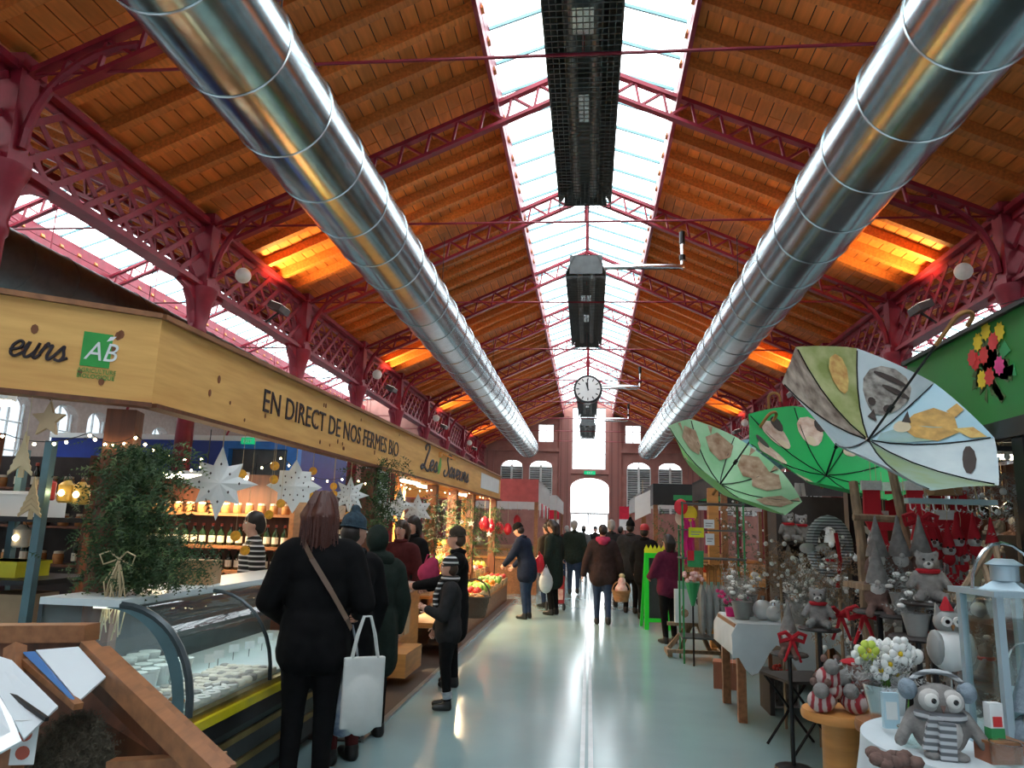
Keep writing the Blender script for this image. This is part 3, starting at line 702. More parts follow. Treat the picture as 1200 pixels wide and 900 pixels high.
paper_star(489, 598, 40, 'small white openwork star beside the third fascia post', 6, inner=.5, alt=.9, cuts=12)
paper_star(455, 600, 36, 'fluffy white snowflake star half hidden behind the garland', 10, inner=.4, alt=.9, cuts=10, back=.1)
for i, (px, py, d) in enumerate(((552, 613, 10), (574, 616, 7), (541, 612, 7), (573, 626, 8), (560, 632, 9))): paper_star(px, py, d, 'tiny white star hanging among the produce stall garlands, %s from the camera' % ORD[i], 5, back=.0, cuts=0, alt=1)
# wooden star and little wooden trees at the far left
ws = T('wooden_star', 'pale wooden five-pointed star hanging at the left edge', 'star decoration', tuple(atY(57, 492, 3.7))); MB().prism(star_poly(5, .1, .045), (0, .01, 0), (1, 0, 0), (0, 0, 1), .02).build('star_board', 'kraft_pale', ws); MB().cyl((0, 0, .1), (0, 0, .16), .003, n=4).build('cord', 'straw', ws)
for i, (px, py, s, lab) in enumerate(((27, 535, .2, 'cut-out pale wooden fir tree hanging in front of the left shelves'), (38, 585, .22, 'pale wooden fir board leaning on the steel rack upright'))):
    t = T('wooden_fir', lab, 'tree decoration', tuple(atP(px, py, FL-gn*.04, gn) if i == 0 else atY(px, py, 4.22)), .2); mb = MB()
    if i == 0: MB().cyl((0, 0, s*.5), (0, 0, Z0-t.location.z), .002, n=4).build('cord', 'straw', t)
    for j in range(6): w = s*.16*(6-j)/3.2; z = -s*.4+j*s*.15; mb.prism([(-w, z-.02), (0, z+.03), (w, z-.02), (w, z), (0, z+.06), (-w, z)], (0, 0, 0), (1, 0, 0), (0, 0, 1), .012)
    mb.build('branches', 'straw', t); MB().box((-.012, 0, -s*.55), (.012, .012, s*.55)).build('trunk', 'straw', t)
# ---- dried slices
slc = T('dried_slice', 'dried orange slice hanging on a thread among the paper stars', 'fruit slice', (0, 0, 0), group='dried citrus slices'); MB().cyl((0, -.004, 0), (0, .004, 0), .036, n=14).build('rind', 'dried_orange', slc)
MB().cyl((0, -.006, 0), (0, .006, 0), .028, n=14).build('flesh', 'dried_lemon', slc)
SL = [(283, 556), (322, 546), (321, 562), (367, 552), (364, 581), (391, 570), (391, 579), (389, 592), (388, 604), (276, 628), (287, 645), (315, 603), (329, 590), (408, 604)]
TH = []
for i, (px, py) in enumerate(SL):
    p = atP(px, py, FA-fn*.03, fn)
    if i == 0: slc.location = p; slc.rotation_euler = (0, 0, .6); o = slc
    else: o = dup(slc, p, R_.uniform(.2, 1))
    o['label'] = 'dried orange slice on a thread under the fascia, %s from the corner' % ORD[i]; TH.append((o, p))
for o, p in TH: MB().cyl((0, 0, .036), (0, 0, max(.1, Z0-.02-p.z)), .0015, n=3).build('thread', 'straw', o)
# ---- fairy lights
def fairy(lab, pts, n, sag):
    t = T('fairy_lights', lab, 'string lights', pts[0], group='warm fairy light strings'); P = [Vector(p)-Vector(pts[0]) for p in pts]; path = []
    for a, b in zip(P, P[1:]):
        for i in range(9): f = i/8; path.append(a.lerp(b, f)-Vector((0, 0, sag*4*f*(1-f))))
    MB().tube(path, .003, 4).build('wire', 'black_metal', t)
    bm = MB().sph((0, 0, -.012), .009, 8, 6).mesh('bulb', 'fairy')
    for i in range(n): piece(bm, 'bulb', t, Matrix.Translation(path[int(i*(len(path)-1)/max(1, n-1))]+Vector((R_.uniform(-.01, .01), 0, -.004))))
fairy('fairy light string drooping under the angled fascia panel', [atY(5, 508, 3.9), atY(105, 507, 3.9), atY(160, 510, 4.0), atY(235, 535, 4.6)], 16, .05)
fairy('fairy light string running behind the first paper stars', [atY(150, 530, 5), atY(235, 545, 5.2), atY(330, 535, 6), atY(400, 560, 7)], 18, .08)
fairy('fairy light string under the far half of the long fascia', [atP(p, 562+i*5, FA-fn*.1, fn) for i, p in enumerate((420, 470, 510, 550, 580))], 22, .05)
# ---- glass display counter
cy0, cy1 = 3.65, 6.5; XF, XB = -1.92, -2.75
dc = T('display_counter', 'chilled deli counter with curved glass, yellow rail and dark base', 'display counter', (XF, cy0, 0)); L = cy1-cy0
MB().box((-.85, 0, .08), (-.03, L, .52)).build('base_cabinet', 'counter_dark', dc); MB().box((-.8, .02, 0), (-.1, L-.02, .08)).build('plinth', 'black_metal', dc)
for z, m in ((.2, 'brass'), (.34, 'brass')): MB().box((-.03, 0, z), (-.012, L, z+.035)).build('front_strip', m, dc)
MB().box((-.03, 0, .44), (.02, L, .52)).build('bumper', 'black_metal', dc); MB().box((-.02, 0, .52), (.025, L, .565)).build('yellow_rail', 'rail_yellow', dc); MB().box((-.05, 0, .565), (0, L, .6)).build('glass_channel', 'brass', dc)
MB().box((-.84, .02, .53), (-.05, L-.02, .62)).build('display_deck', 'counter_white', dc)
MB().box((-.86, 0, .52), (-.84, L, 1.1)).build('rear_panel', 'counter_dark', dc); MB().box((-.86, 0, 1.1), (-.42, L, 1.135)).build('top_panel', 'counter_white', dc); MB().box((-.6, .05, 1.085), (-.5, L-.05, 1.1)).build('lamp_strip', 'lamp_white', dc)
li = bpy.data.lights.new('counter_glow', 'AREA'); li.shape = 'RECTANGLE'; li.size = .08; li.size_y = L-.2; li.energy = 2.2; li.color = (.95, 1, 1); lo = bpy.data.objects.new('counter_glow', li); COL.objects.link(lo); lo.parent = dc; lo.location = (-.5, L/2, 1.08)
def garc(f): a = f*math.pi/2; return (-.42+.42*math.sin(a)*1.0, .6+.51*math.cos(a)**.9 if math.cos(a) > 0 else .6)
ARC = [garc(i/10) for i in range(11)]
ns = 3
for i in range(ns):
    y0, y1 = L*i/ns+.012, L*(i+1)/ns-.012
    mb = MB(); mb.grid(lambda u, v: (lambda j: (ARC[j][0], y0+(y1-y0)*v, ARC[j][1]))(int(round(u*10))), 10, 1); mb.build('curved_glass', 'counter_glass', dc, True)
for i in range(ns+1):
    y = min(max(L*i/ns, .015), L-.015); MB().tube([(x-.005, y, z) for x, z in ARC], .013 if 0 < i < ns else .02, 6).build('glass_rib', 'counter_dark', dc, True)
MB().prism([(x, z) for x, z in ARC]+[(-.84, .6), (-.84, 1.1)], (0, .012, 0), (1, 0, 0), (0, 0, 1), .006).build('end_glass', 'counter_glass', dc)
o = MB().grid(lambda u, v: (lambda j: (ARC[j][0]*.985-.03+(-.06 if v > .5 else 0), .005, ARC[j][1]-(.015 if v > .5 else 0)))(int(round(u*10))), 10, 1).build('end_band', 'steel_blue', dc)
MB().box((-.7, .1, .86), (-.45, L-.1, .872)).build('glass_shelf', 'counter_glass', dc)
# goods in the counter
pot = T('yoghurt_pot', 'white plastic pot standing at the back of the deli counter', 'pot', (0, 0, 0), group='white pots in the counter'); MB().lathe([(.035, 0), (.045, .085), (.048, .09), (.048, .1)], 12).build('cup', 'white_plastic', pot, True); MB().lathe([(.05, .1), (.05, .108), (.02, .11)], 12).build('lid', 'paper_white', pot)
che = T('small_cheese', 'small white round cheese laid out in the deli counter', 'cheese', (0, 0, 0), group='small round cheeses'); MB().lathe([(.028, 0), (.033, .01), (.033, .026), (.026, .034)], 12).build('cheese_body', 'cheese', che, True)
ash = T('ash_cheese', 'small grey ash-coated cheese in the deli counter', 'cheese', (0, 0, 0), group='ash-coated cheeses'); MB().lathe([(.025, 0), (.03, .01), (.03, .03), (.022, .036)], 12).build('cheese_body', 'cheese_ash', ash, True)
dish = T('cheese_dish', 'white ring-shaped dish of fresh cheese at the front of the counter', 'dish', (0, 0, 0), group='ring dishes'); MB().lathe([(.045, 0), (.05, .03), (.04, .034), (.022, .03), (.02, .012), (.012, .01)], 14).build('dish_body', 'white_plastic', dish, True)
rr = random.Random(3); first = {}
def place(proto, loc, rz=0, sc=None):
    if id(proto) not in first: first[id(proto)] = 1; proto.location = loc; proto.rotation_euler = (0, 0, rz); proto.scale = (sc,)*3 if sc else (1, 1, 1); return proto
    return dup(proto, loc, rz, sc=sc)
for i in range(6):
    for j in range(3): place(pot, (XF-.72+.115*j, cy0+.22+i*.12, .62+(.0)), 0, 1.0+.25*(j == 0))['label'] = 'white plastic pot in the counter, %s row, %s from the near end' % (('back', 'middle', 'front')[j], ORD[i])
for i in range(12):
    for j in range(7):
        x, y = XF-.36+.05*j-.0, cy0+.16+.083*i+.0*j
        if j > 4 and i < 5: continue
        pr = che if rr.random() < .62 else ash
        place(pr, (x+rr.uniform(-.01, .01)+.0, y+rr.uniform(-.01, .01), .62), rr.random()*3)['label'] = '%s cheese in counter row %s, %s from the back' % ('small white round' if pr is che else 'small grey ash', ORD[i], ORD[j].replace('nearest', 'first'))
for i in range(5):
    for j in range(2): place(dish, (XF-.17+.1*j-.0, cy0+.14+.105*i, .66 if False else .62), 0, .95)
for i in range(10):
    t = T('price_card', 'small white price card among the cheeses in the counter, %s from the near end' % ORD[i], 'price card', (XF-.4-.02*(i % 3), cy0+.3+i*.2+.05*(i % 2), .68), .9, 'price cards'); MB().box((-.035, -.001, 0), (.035, .001, .05)).build('card', 'paper_white', t); MB().box((-.003, 0, -.05), (.003, .003, 0)).build('pin', 'steel', t)
for i in range(4):
    t = T('bread_roll', 'small brown roll at the near front corner of the counter', 'bread', (XF-.1-.05*(i % 2), cy0+.06+.02*i, .63+.02*(i // 2)), i, 'bread rolls'); MB().sph((0, 0, 0), (.03, .022, .018), 10, 6).build('crust', 'bread', t, True)
# ---- sloping wooden bin with glass lid, its reflection painted on, in the left foreground
bn = T('display_bin', 'slanted brown wooden display bin with lid panes painted with reflected skylight in the left foreground', 'display bin', (-1.9, 2.1, 0))
w3 = lambda px, py, Y: atY(px, py, Y)-Vector((-1.9, 2.1, 0))
def slat(nm, a, b, w, h, m='mid_wood', up=(0, 0, 1)): return MB().bar(a, b, w, h, up).build(nm, m, bn)
slat('top_rail', w3(-60, 742, 2.75), w3(108, 741, 2.75), .09, .062); slat('under_rail', w3(-60, 763, 2.78), w3(100, 763, 2.78), .05, .075, 'brown_wood')
slat('side_slat', w3(100, 762, 2.66), w3(258, 915, 2.2), .05, .07); slat('side_slat', w3(122, 764, 2.74), w3(270, 905, 2.3), .03, .045); slat('inner_slat', w3(112, 796, 2.66), w3(205, 885, 2.4), .03, .07, 'brown_wood')
slat('front_upright', w3(18, 758, 2.55), w3(10, 960, 2.3), .05, .05, up=(0, 1, 0)); slat('cross_rail', w3(130, 897, 2.38), w3(262, 890, 2.38), .05, .035)
bp = [w3(*q) for q in ((95, 770, 2.78), (110, 775, 2.78), (225, 895, 2.46), (225, 1000, 2.46), (-60, 1000, 2.78), (-60, 770, 2.78))]
MB().quad(w3(20, 780, 2.8), w3(108, 775, 2.8), w3(215, 905, 2.5), w3(60, 960, 2.75)).quad(w3(215, 905, 2.5), w3(60, 960, 2.75), w3(60, 1300, 2.75), w3(215, 1300, 2.5)).quad(w3(-60, 780, 2.8), w3(20, 780, 2.8), w3(60, 960, 2.75), w3(-60, 960, 2.75)).build('bin_board', 'brown_wood', bn)
mat('lid_reflection', (.72, .8, .84), .1, var=.05, spec=.8); mat('lid_blue_reflection', (.08, .22, .5), .2)  # glass lid: white and blue skylight reflection put into the colours
def sheet(nm, q, m, th=.008):
    q = [w3(*c) for c in q]; n_ = (q[1]-q[0]).cross(q[3]-q[0]).normalized(); mb = MB(); A = [mb.b.verts.new(v) for v in q]; B = [mb.b.verts.new(v-n_*th) for v in q]
    mb.b.faces.new(A); mb.b.faces.new(B[::-1])
    for i in range(4): mb.b.faces.new((A[i], A[(i+1) % 4], B[(i+1) % 4], B[i]))
    return mb.build(nm, m, bn)
sheet('lid_pane', ((42, 764, 2.56), (92, 760, 2.62), (124, 795, 2.52), (92, 824, 2.4)), 'lid_reflection'); sheet('lid_edge', ((27, 766, 2.55), (42, 765, 2.55), (92, 824, 2.395), (82, 820, 2.39)), 'lid_blue_reflection')
sheet('lid_pane', ((-30, 762, 2.5), (14, 776, 2.5), (68, 830, 2.36), (28, 868, 2.25)), 'lid_reflection'); sheet('lid_pane', ((-60, 790, 2.4), (0, 806, 2.4), (26, 870, 2.24), (-30, 900, 2.2)), 'lid_reflection')
slat('lid_batten', w3(-10, 798, 2.43), w3(55, 843, 2.3), .012, .012, 'black_metal'); slat('lid_batten', w3(30, 775, 2.54), w3(92, 828, 2.38), .03, .02)
mat('dried_herb', (.13, .11, .075), .9, var=.6, scale=60, bump=.5)
hb = T('herb_heap', 'dark heap of dried herbs inside the slanted wooden bin', 'herbs', tuple(atY(82, 880, 2.5))); foliage(1600, lambda r: (lambda a, b: (.01+.14*math.sin(a)*math.cos(b), .03-.1*abs(math.sin(a)*math.sin(b)), -.05+.15*math.cos(a)))(r.uniform(0, 2.4), r.uniform(0, 6.28)), .025, .06, 77, 0).build('foliage', 'dried_herb', hb)['kind'] = 'stuff'
MB().sph((0.01, .03, -.05), (.13, .08, .13), 12, 8).build('heap_core', 'dried_herb', hb, True)
cd = T('recipe_card', 'white card with two dark red discs in the slanted bin', 'card', tuple(atY(28, 872, 2.3)), .3); MB().box((-.035, 0, -.06), (.035, .004, .07)).build('card', 'paper_white', cd)
for z in (-.025, .028): MB().cyl((0, -.003, z), (0, 0, z), .02, n=14).build('red_disc', 'cork', cd)
# ---- steel rack at far left with boxes
rk = T('steel_rack', 'blue-grey steel rack holding boxes at the left edge', 'rack', (-4.6, 4.6, 0)); 
for x, y in ((-.5, -.3), (.55, -.3), (-.5, .35), (.55, .35), (1.25, .35), (1.25, -.3)): MB().box((x-.025, y-.025, 0), (x+.025, y+.025, 2.0)).build('upright', 'steel_blue', rk)
for z in (.35, .82, 1.12, 1.5): MB().box((-.5, -.3, z), (1.25, .35, z+.03)).build('shelf', 'black_metal', rk)
RB = Vector((-4.6, 4.6, 0))
for i, (x, y, z, w, d, h, m, lab) in enumerate((
 (-.2, 0, 1.53, .4, .35, .3, 'cardboard', 'big brown carton on the top shelf of the steel rack'), (.35, 0, 1.53, .3, .3, .22, 'cardboard', 'small brown carton on the top shelf of the steel rack'),
 (.9, 0, 1.53, .35, .3, .16, 'white_plastic', 'white tub on the top shelf of the steel rack'), (.1, 0, 1.15, .42, .4, .07, 'kraft_pale', 'flat carton lowest in the stack on the rack'), (.1, 0, 1.22, .42, .4, .07, 'kraft_pale', 'flat carton in the middle of the stack on the rack'),
 (.1, 0, 1.29, .42, .4, .07, 'kraft_pale', 'flat carton on top of the stack on the rack'), (.85, 0, 1.15, .34, .3, .1, 'yellow_plastic', 'bright yellow-green plastic tray on the steel rack'), (-.1, 0, .85, .4, .3, .2, 'paper_white', 'white box on the lower shelf of the steel rack'), (.45, 0, .85, .25, .3, .22, 'red_cloth', 'red packet on the lower shelf of the steel rack'), (.95, 0, .85, .3, .3, .2, 'kraft_pale', 'pale carton on the lower shelf of the steel rack'))):
    t = T('storage_box', lab, 'box', tuple(RB+Vector((x, y, z))), 0, 'boxes on the steel rack'); MB().box((-w/2, -d/2, 0), (w/2, d/2, h)).build('box_body', m, t); MB().box((-w/2-.008, -d/2-.008, h-.02), (w/2+.008, d/2+.008, h)).build('rim', m, t)
# decorated top of the rack: small warm lamps and a gnome
# ---- back shelves with bottles
def shelfunit(lab, x0, x1, y, zs, d=.32, m='mid_wood', back='brown_wood', top=None):
    t = T('shelf_unit', lab, 'shelf', ((x0+x1)/2, y, 0)); w = (x1-x0)/2; H = top or zs[-1]+.45
    for s in (-1, 1): MB().box((s*w-.025, -d/2, 0), (s*w+.025, d/2, H)).build('side_panel', m, t)
    MB().box((-w, d/2-.02, 0), (w, d/2, H)).build('back_panel', back, t)
    for z in zs: MB().box((-w+.025, -d/2, z-.03), (w-.025, d/2-.02, z)).build('shelf', m, t)
    return t
bx0, bx1, by = atY(165, 650, 7.8).x, atY(345, 650, 7.8).x, 7.8
shelfunit('wooden bottle shelf behind the deli counter', bx0, bx1, by, [.35, .78, 1.03, 1.28, 1.62], top=2.05)
btl = T('bottle', 'dark bottle with a cream label on the back shelf', 'bottle', (0, 0, 0), group='bottles on the back shelf'); MB().lathe([(.032, 0), (.035, .01), (.035, .13), (.014, .17), (.012, .21), (.015, .212), (.015, .225)], 10).build('glass_body', 'bottle_green', btl, True)
MB().lathe([(.0358, .03), (.0358, .1)], 10, caps=False).build('bottle_label', 'label_cream', btl); MB().lathe([(.016, .2), (.016, .228), (.01, .23)], 8).build('cap', 'cork', btl)
nb = 16
for z in (.78, 1.03, 1.28):
    for i in range(nb): place(btl, (bx0+.1+i*(bx1-bx0-.2)/(nb-1), by-.05+R_.uniform(-.02, .02), z), 0)['label'] = 'dark bottle with cream label in the %s bottle row, %s from the left' % ({.78: 'lower', 1.03: 'middle', 1.28: 'upper'}[z], ORD[i])
jar = T('preserve_jar', 'small lit jar with pale lid on the top bottle shelf', 'jar', (0, 0, 0), group='jars on the bottle shelf'); MB().lathe([(.04, 0), (.045, .01), (.045, .08), (.036, .09)], 10).build('jar_glass', 'bread', jar, True); MB().lathe([(.04, .09), (.04, .11), (.02, .112)], 10).build('lid', 'label_cream', jar)
for i in range(12): place(jar, (bx0+.12+i*(bx1-bx0-.24)/11, by-.04, 1.62), 0)['label'] = 'small jar with pale lid on the top bottle shelf, %s from the left' % ORD[i]
cb = T('carton', 'brown carton standing on the deli counter top', 'box', (-2.55, 4.75, 1.135), .2); MB().box((-.13, -.11, 0), (.13, .11, .15)).build('box_body', 'cardboard', cb); MB().box((-.13, -.13, .15), (.13, -.11, .155)).build('flap', 'cardboard', cb)
# warm work lamps under the stall roofs
def lamp(lab, p, e, col=(1, .72, .4), L=.9, rz=0, br=0):
    t = T('tube_lamp', lab, 'lamp', tuple(p), rz); MB().cyl((-L/2, 0, 0), (L/2, 0, 0), .02, n=8).build('tube', 'tube_light', t); MB().box((-L/2, -.04, .02), (L/2, .04, .06)).build('housing', 'white_paint', t); MB().cyl((0, 0, .06), (0, 0, .5), .006, n=4).build('cord', 'black_metal', t)
    if br: MB().bar((0, 0, .05), (0, br, .05), .04, .02).build('bracket', 'steel', t)
    li = bpy.data.lights.new('tube_glow', 'AREA'); li.shape = 'RECTANGLE'; li.size = L; li.size_y = .06; li.energy = e; li.color = col; lo = bpy.data.objects.new('tube_glow', li); COL.objects.link(lo); lo.parent = t; lo.location = (0, 0, -.03)
lamp('warm tube lamp above the bottle shelf', ((bx0+bx1)/2, 7.4, 1.98), 30, br=.26); lamp('warm tube lamp over the left rack', (-4.2, 4.4, 2.25), 8)
lamp('bright warm tube lamp over the near end of the produce stall', (-2.75, 11.3, 2.2), 110, rz=1.5); lamp('bright warm tube lamp over the middle of the produce stall', (-2.8, 12.6, 2.2), 120, rz=1.5); lamp('bright warm tube lamp over the far end of the produce stall', (-2.6, 15.5, 2.2), 90, rz=1.5)
# ---- blue kiosk further left
KY = 11.3; kp = atY(257, 530, KY); bk = T('blue_kiosk', 'blue kiosk with open shuttered front behind the hanging stars', 'kiosk', (kp.x, KY, 0))
x1 = atY(345, 530, KY).x-kp.x; ztop = atY(257, 512, KY).z; zb = atY(300, 540, KY).z
MB().box((-3, .3, 0), (x1, 2.6, ztop-.05)).build('cabin_wall', 'blue_kiosk', bk); MB().box((-3, .05, ztop-.05), (x1+.05, 2.65, ztop+.03)).build('roof_edge', 'white_paint', bk)
MB().box((0, .1, zb+.2), (x1, .3, ztop-.05)).build('header', 'blue_trim', bk); MB().box((x1-.16, .1, 0), (x1, .3, zb+.2)).box((0, .1, 0), (.1, .3, zb+.2)).build('jamb', 'blue_trim', bk); MB().box((.1, .25, 1.0), (x1-.16, .29, zb+.2)).build('shutter', 'mesh_grey', bk); MB().box((-3, .1, .0), (0, .3, ztop-.05)).build('side_panel', 'blue_kiosk', bk)
es = T('exit_sign', 'small green exit sign fixed on the blue kiosk header', 'exit sign', (kp.x+x1*.35, KY+.06, zb+.32)); MB().box((-.11, -.02, -.05), (.11, .03, .05)).build('sign_body', 'exit_green', es)
put(textmesh('EXIT', .07, 'white_paint', .002, align='CENTER'), 'lettering', es, (0, -.023, -.025), (1, 0, 0), (0, 0, 1))
# ---- produce stall
ps = T('produce_stand', 'stepped wooden produce stand along the left of the aisle', 'market stand', (-1.75, 10.4, 0)); PL = 6.2
TI = [(0, .38, .42), (-.42, .6, .45), (-.84, .82, .45), (-1.3, 1.02, .5)]
for i, (x, z, d) in enumerate(TI): MB().box((x-d, 0, z-.04), (x, PL, z)).build('step_board', 'orange_wood', ps); MB().box((x-.03, 0, .0), (x-.01, PL, z-.04)).build('front_panel', 'mid_wood', ps)
crate = T('produce_crate', 'slatted wooden crate of produce on the stepped stand', 'crate', (0, 0, 0), group='produce crates'); cw, cd_ = .2, .26
for s in (-1, 1):
    for z in (.02, .075): MB().box((s*cw-.006, -cd_, z), (s*cw+.006, cd_, z+.045)).build('slat', 'kraft_pale', crate); MB().box((-cw, s*cd_-.006, z), (cw, s*cd_+.006, z+.045)).build('slat', 'kraft_pale', crate)
MB().box((-cw, -cd_, 0), (cw, cd_, .015)).build('bottom', 'kraft_pale', crate)
FR = [('orange', 'orange', (.85, .3, .02)), ('red_apple', 'red apple', (.55, .04, .03)), ('tomato', 'tomato', (.7, .06, .02)), ('lettuce', 'green lettuce', (.2, .38, .06)), ('pear', 'yellow green pear', (.6, .55, .12)), ('lemon', 'lemon', (.85, .65, .05)), ('potato', 'pale potato', (.5, .36, .2)), ('carrot', 'orange carrot', (.8, .25, .03)), ('turnip', 'pink turnip', (.6, .3, .35))]
FP = {}
for nm, lb, c in FR:
    mat('skin_'+nm, c, .4, var=.3, scale=25)
    t = T(nm, '%s lying in a crate on the produce stand' % lb, lb.split()[-1], (0, 0, 0), group='%ss on the stand' % lb); mb = MB()
    if nm == 'lettuce':
        for a in range(7): mb.sph((.035*math.cos(a*.9), .035*math.sin(a*.9), .03+.01*(a % 3)), (.05, .03, .05), 7, 5, Matrix.Rotation(a*.9, 4, 'Z') @ Matrix.Rotation(.5, 4, 'Y'))
    elif nm == 'carrot': mb.cyl((-.07, 0, .02), (.08, 0, .02), .022, .004, 8)
    elif nm == 'pear': mb.lathe([(.01, 0), (.035, .02), (.036, .04), (.018, .075), (.008, .09)], 10)
    elif nm in ('potato', 'lemon'): mb.sph((0, 0, .03), (.048, .033, .032), 9, 6)
    else: mb.sph((0, 0, .035), (.04, .04, .036), 9, 6)
    mb.build('fruit_body', 'skin_'+nm, t, True)
    if nm in ('orange', 'red_apple', 'tomato', 'pear', 'turnip'): MB().cyl((0, 0, .06 if nm != 'pear' else .085), (.004, 0, .08 if nm != 'pear' else .105), .004, .003, 5).build('stem', 'leaf_green', t)
    FP[nm] = t
names = list(FP); rr = random.Random(21)
for i, (x, z, d) in enumerate(TI):
    n = 10
    for j in range(n):
        y = .32+j*(PL-.6)/(n-1); loc = Vector((-1.75+x-d/2, 10.4+y, z)); co = place(crate, loc, 0); co['label'] = 'slatted produce crate on the %s step of the stand, %s from the camera' % (('lowest', 'second', 'third', 'top')[i], ORD[j]); nm = names[(i*4+j*3+rr.randint(0, 1)) % len(names)]; sc = rr.uniform(.95, 1.2)
        for a in range(3):
            for b in range(4 if nm != 'lettuce' else 3): fo = place(FP[nm], loc+Vector((-.13+.13*a+rr.uniform(-.015, .015), -.19+.125*b+rr.uniform(-.02, .02), .075+rr.uniform(0, .03))), rr.random()*6, sc*1.35); fo['label'] = '%s in the %s crate from the camera on the %s step' % (nm.replace('_', ' '), ORD[j], ('lowest', 'second', 'third', 'top')[i]); fo['group'] = '%s crate %s %d' % (nm.replace('_', ' '), ('lowest', 'second', 'third', 'top')[i], j+1)
# wicker basket on the ledge
mat('wicker', (.16, .11, .07), .7, kind='wave', scale=30, var=.7, bump=.5); mat('wicker_tan', (.45, .22, .09), .7, kind='wave', scale=30, var=.5, bump=.5)
def basket(nm, lab, loc, r, h, m, handle=True, rz=0):
    t = T(nm, lab, 'basket', loc, rz); mb = MB(); mb.lathe([(r*.72, 0), (r*.85, h*.4), (r, h), (r*.95, h), (r*.8, h*.4), (r*.66, .02), (.01, .02)], 18); mb.build('basket_body', m, t, True)
    MB().tube([(r*math.cos(a*math.pi/9), r*math.sin(a*math.pi/9), h) for a in range(19)], .014, 6).build('rim', m, t, True)
    for k in range(3): MB().tube([((r*.76+r*.08*k)*math.cos(a*math.pi/9), (r*.76+r*.08*k)*math.sin(a*math.pi/9), h*(.2+.27*k)) for a in range(19)], .011, 5).build('weave_band', m, t, True)
    if handle: MB().tube([(r*math.cos(a*math.pi/10), 0, h+r*1.1*math.sin(a*math.pi/10)) for a in range(11)], .012, 6).build('handle', m, t, True)
    return t
ld = T('ledge_bench', 'low orange wooden ledge in front of the produce stand', 'bench', (-1.7, 9.7, 0)); MB().box((-.5, -.55, .34), (.05, .55, .4)).build('seat_board', 'orange_wood', ld)
for x in (-.45, 0.0): MB().box((x-.03, -.5, 0), (x+.03, .5, .34)).build('support', 'mid_wood', ld)
basket('wicker_basket', 'dark wicker basket with arched handle on the low ledge', (-1.48, 11.3 if False else 9.95, .4), .2, .26, 'wicker')
for i in range(6): bo = place(FP['orange'], Vector((-1.48+.09*math.cos(i*1.05), 9.95+.09*math.sin(i*1.05), .6)), i, 1.2); bo['label'] = 'orange heaped in the dark wicker basket'; bo['group'] = 'oranges in the wicker basket'
# serving counter beside the produce: wood box, slab, plate, ham pieces, paper bags
sc_ = T('serving_counter', 'orange pine serving counter with stone top past the deli counter', 'counter', (-2.3, 7.3, 0)); MB().box((-.4, 0, 0), (.3, 1.7, .82)).build('cabinet', 'orange_wood', sc_); MB().box((-.42, -.03, .82), (.34, 1.73, .9)).build('worktop', 'plaster', sc_); MB().box((.3, .1, .1), (.55, .8, .32)).build('step_box', 'orange_wood', sc_)
TOPZ = .9
pl = T('plate', 'white plate on the serving counter', 'plate', (-2.1, 7.7, TOPZ)); MB().lathe([(.06, 0), (.13, .02), (.128, .025), (.06, .008), (.01, .008)], 18).build('plate_body', 'white_plastic', pl, True)
for i in range(9):
    t = T('smoked_ham', 'red-brown smoked ham piece heaped on the serving counter', 'ham', (-2.45+.12*(i % 3), 8.2+.16*(i//3), TOPZ+.06+.02*(i % 2)), i, 'smoked hams'); MB().sph((0, 0, 0), (.09, .055, .06), 10, 7).build('meat', 'skin_red_apple' if i % 2 else 'bread', t, True); MB().cyl((.08, 0, 0), (.13, 0, .01), .018, n=6).build('bone_end', 'cheese', t)
sl_ = T('weighing_scale', 'grey weighing scale with tall display on the serving counter', 'scale', (-2.5, 7.45, TOPZ)); MB().box((-.15, -.15, 0), (.15, .15, .07)).build('scale_body', 'white_plastic', sl_); MB().box((-.16, -.16, .07), (.16, .16, .09)).build('weighing_pan', 'steel', sl_); MB().cyl((-.12, .12, .05), (-.12, .12, .4), .02).build('pole', 'steel', sl_); MB().box((-.2, .1, .4), (0.0, .14, .52)).build('display', 'white_plastic', sl_)
for i in range(3):
    t = T('paper_bag', 'crumpled kraft paper bag hanging at the serving counter front, %s from the camera' % ORD[i], 'bag', (-1.94, 7.5+.28*i, .42), 0, 'paper bags'); MB().prism([(-.1, 0), (.1, 0), (.11, .38), (.06, .36), (0, .4), (-.06, .36), (-.11, .38)], (-.03, 0, 0), (0, 1, 0), (0, 0, 1), .06).build('bag_body', 'kraft_pale', t)

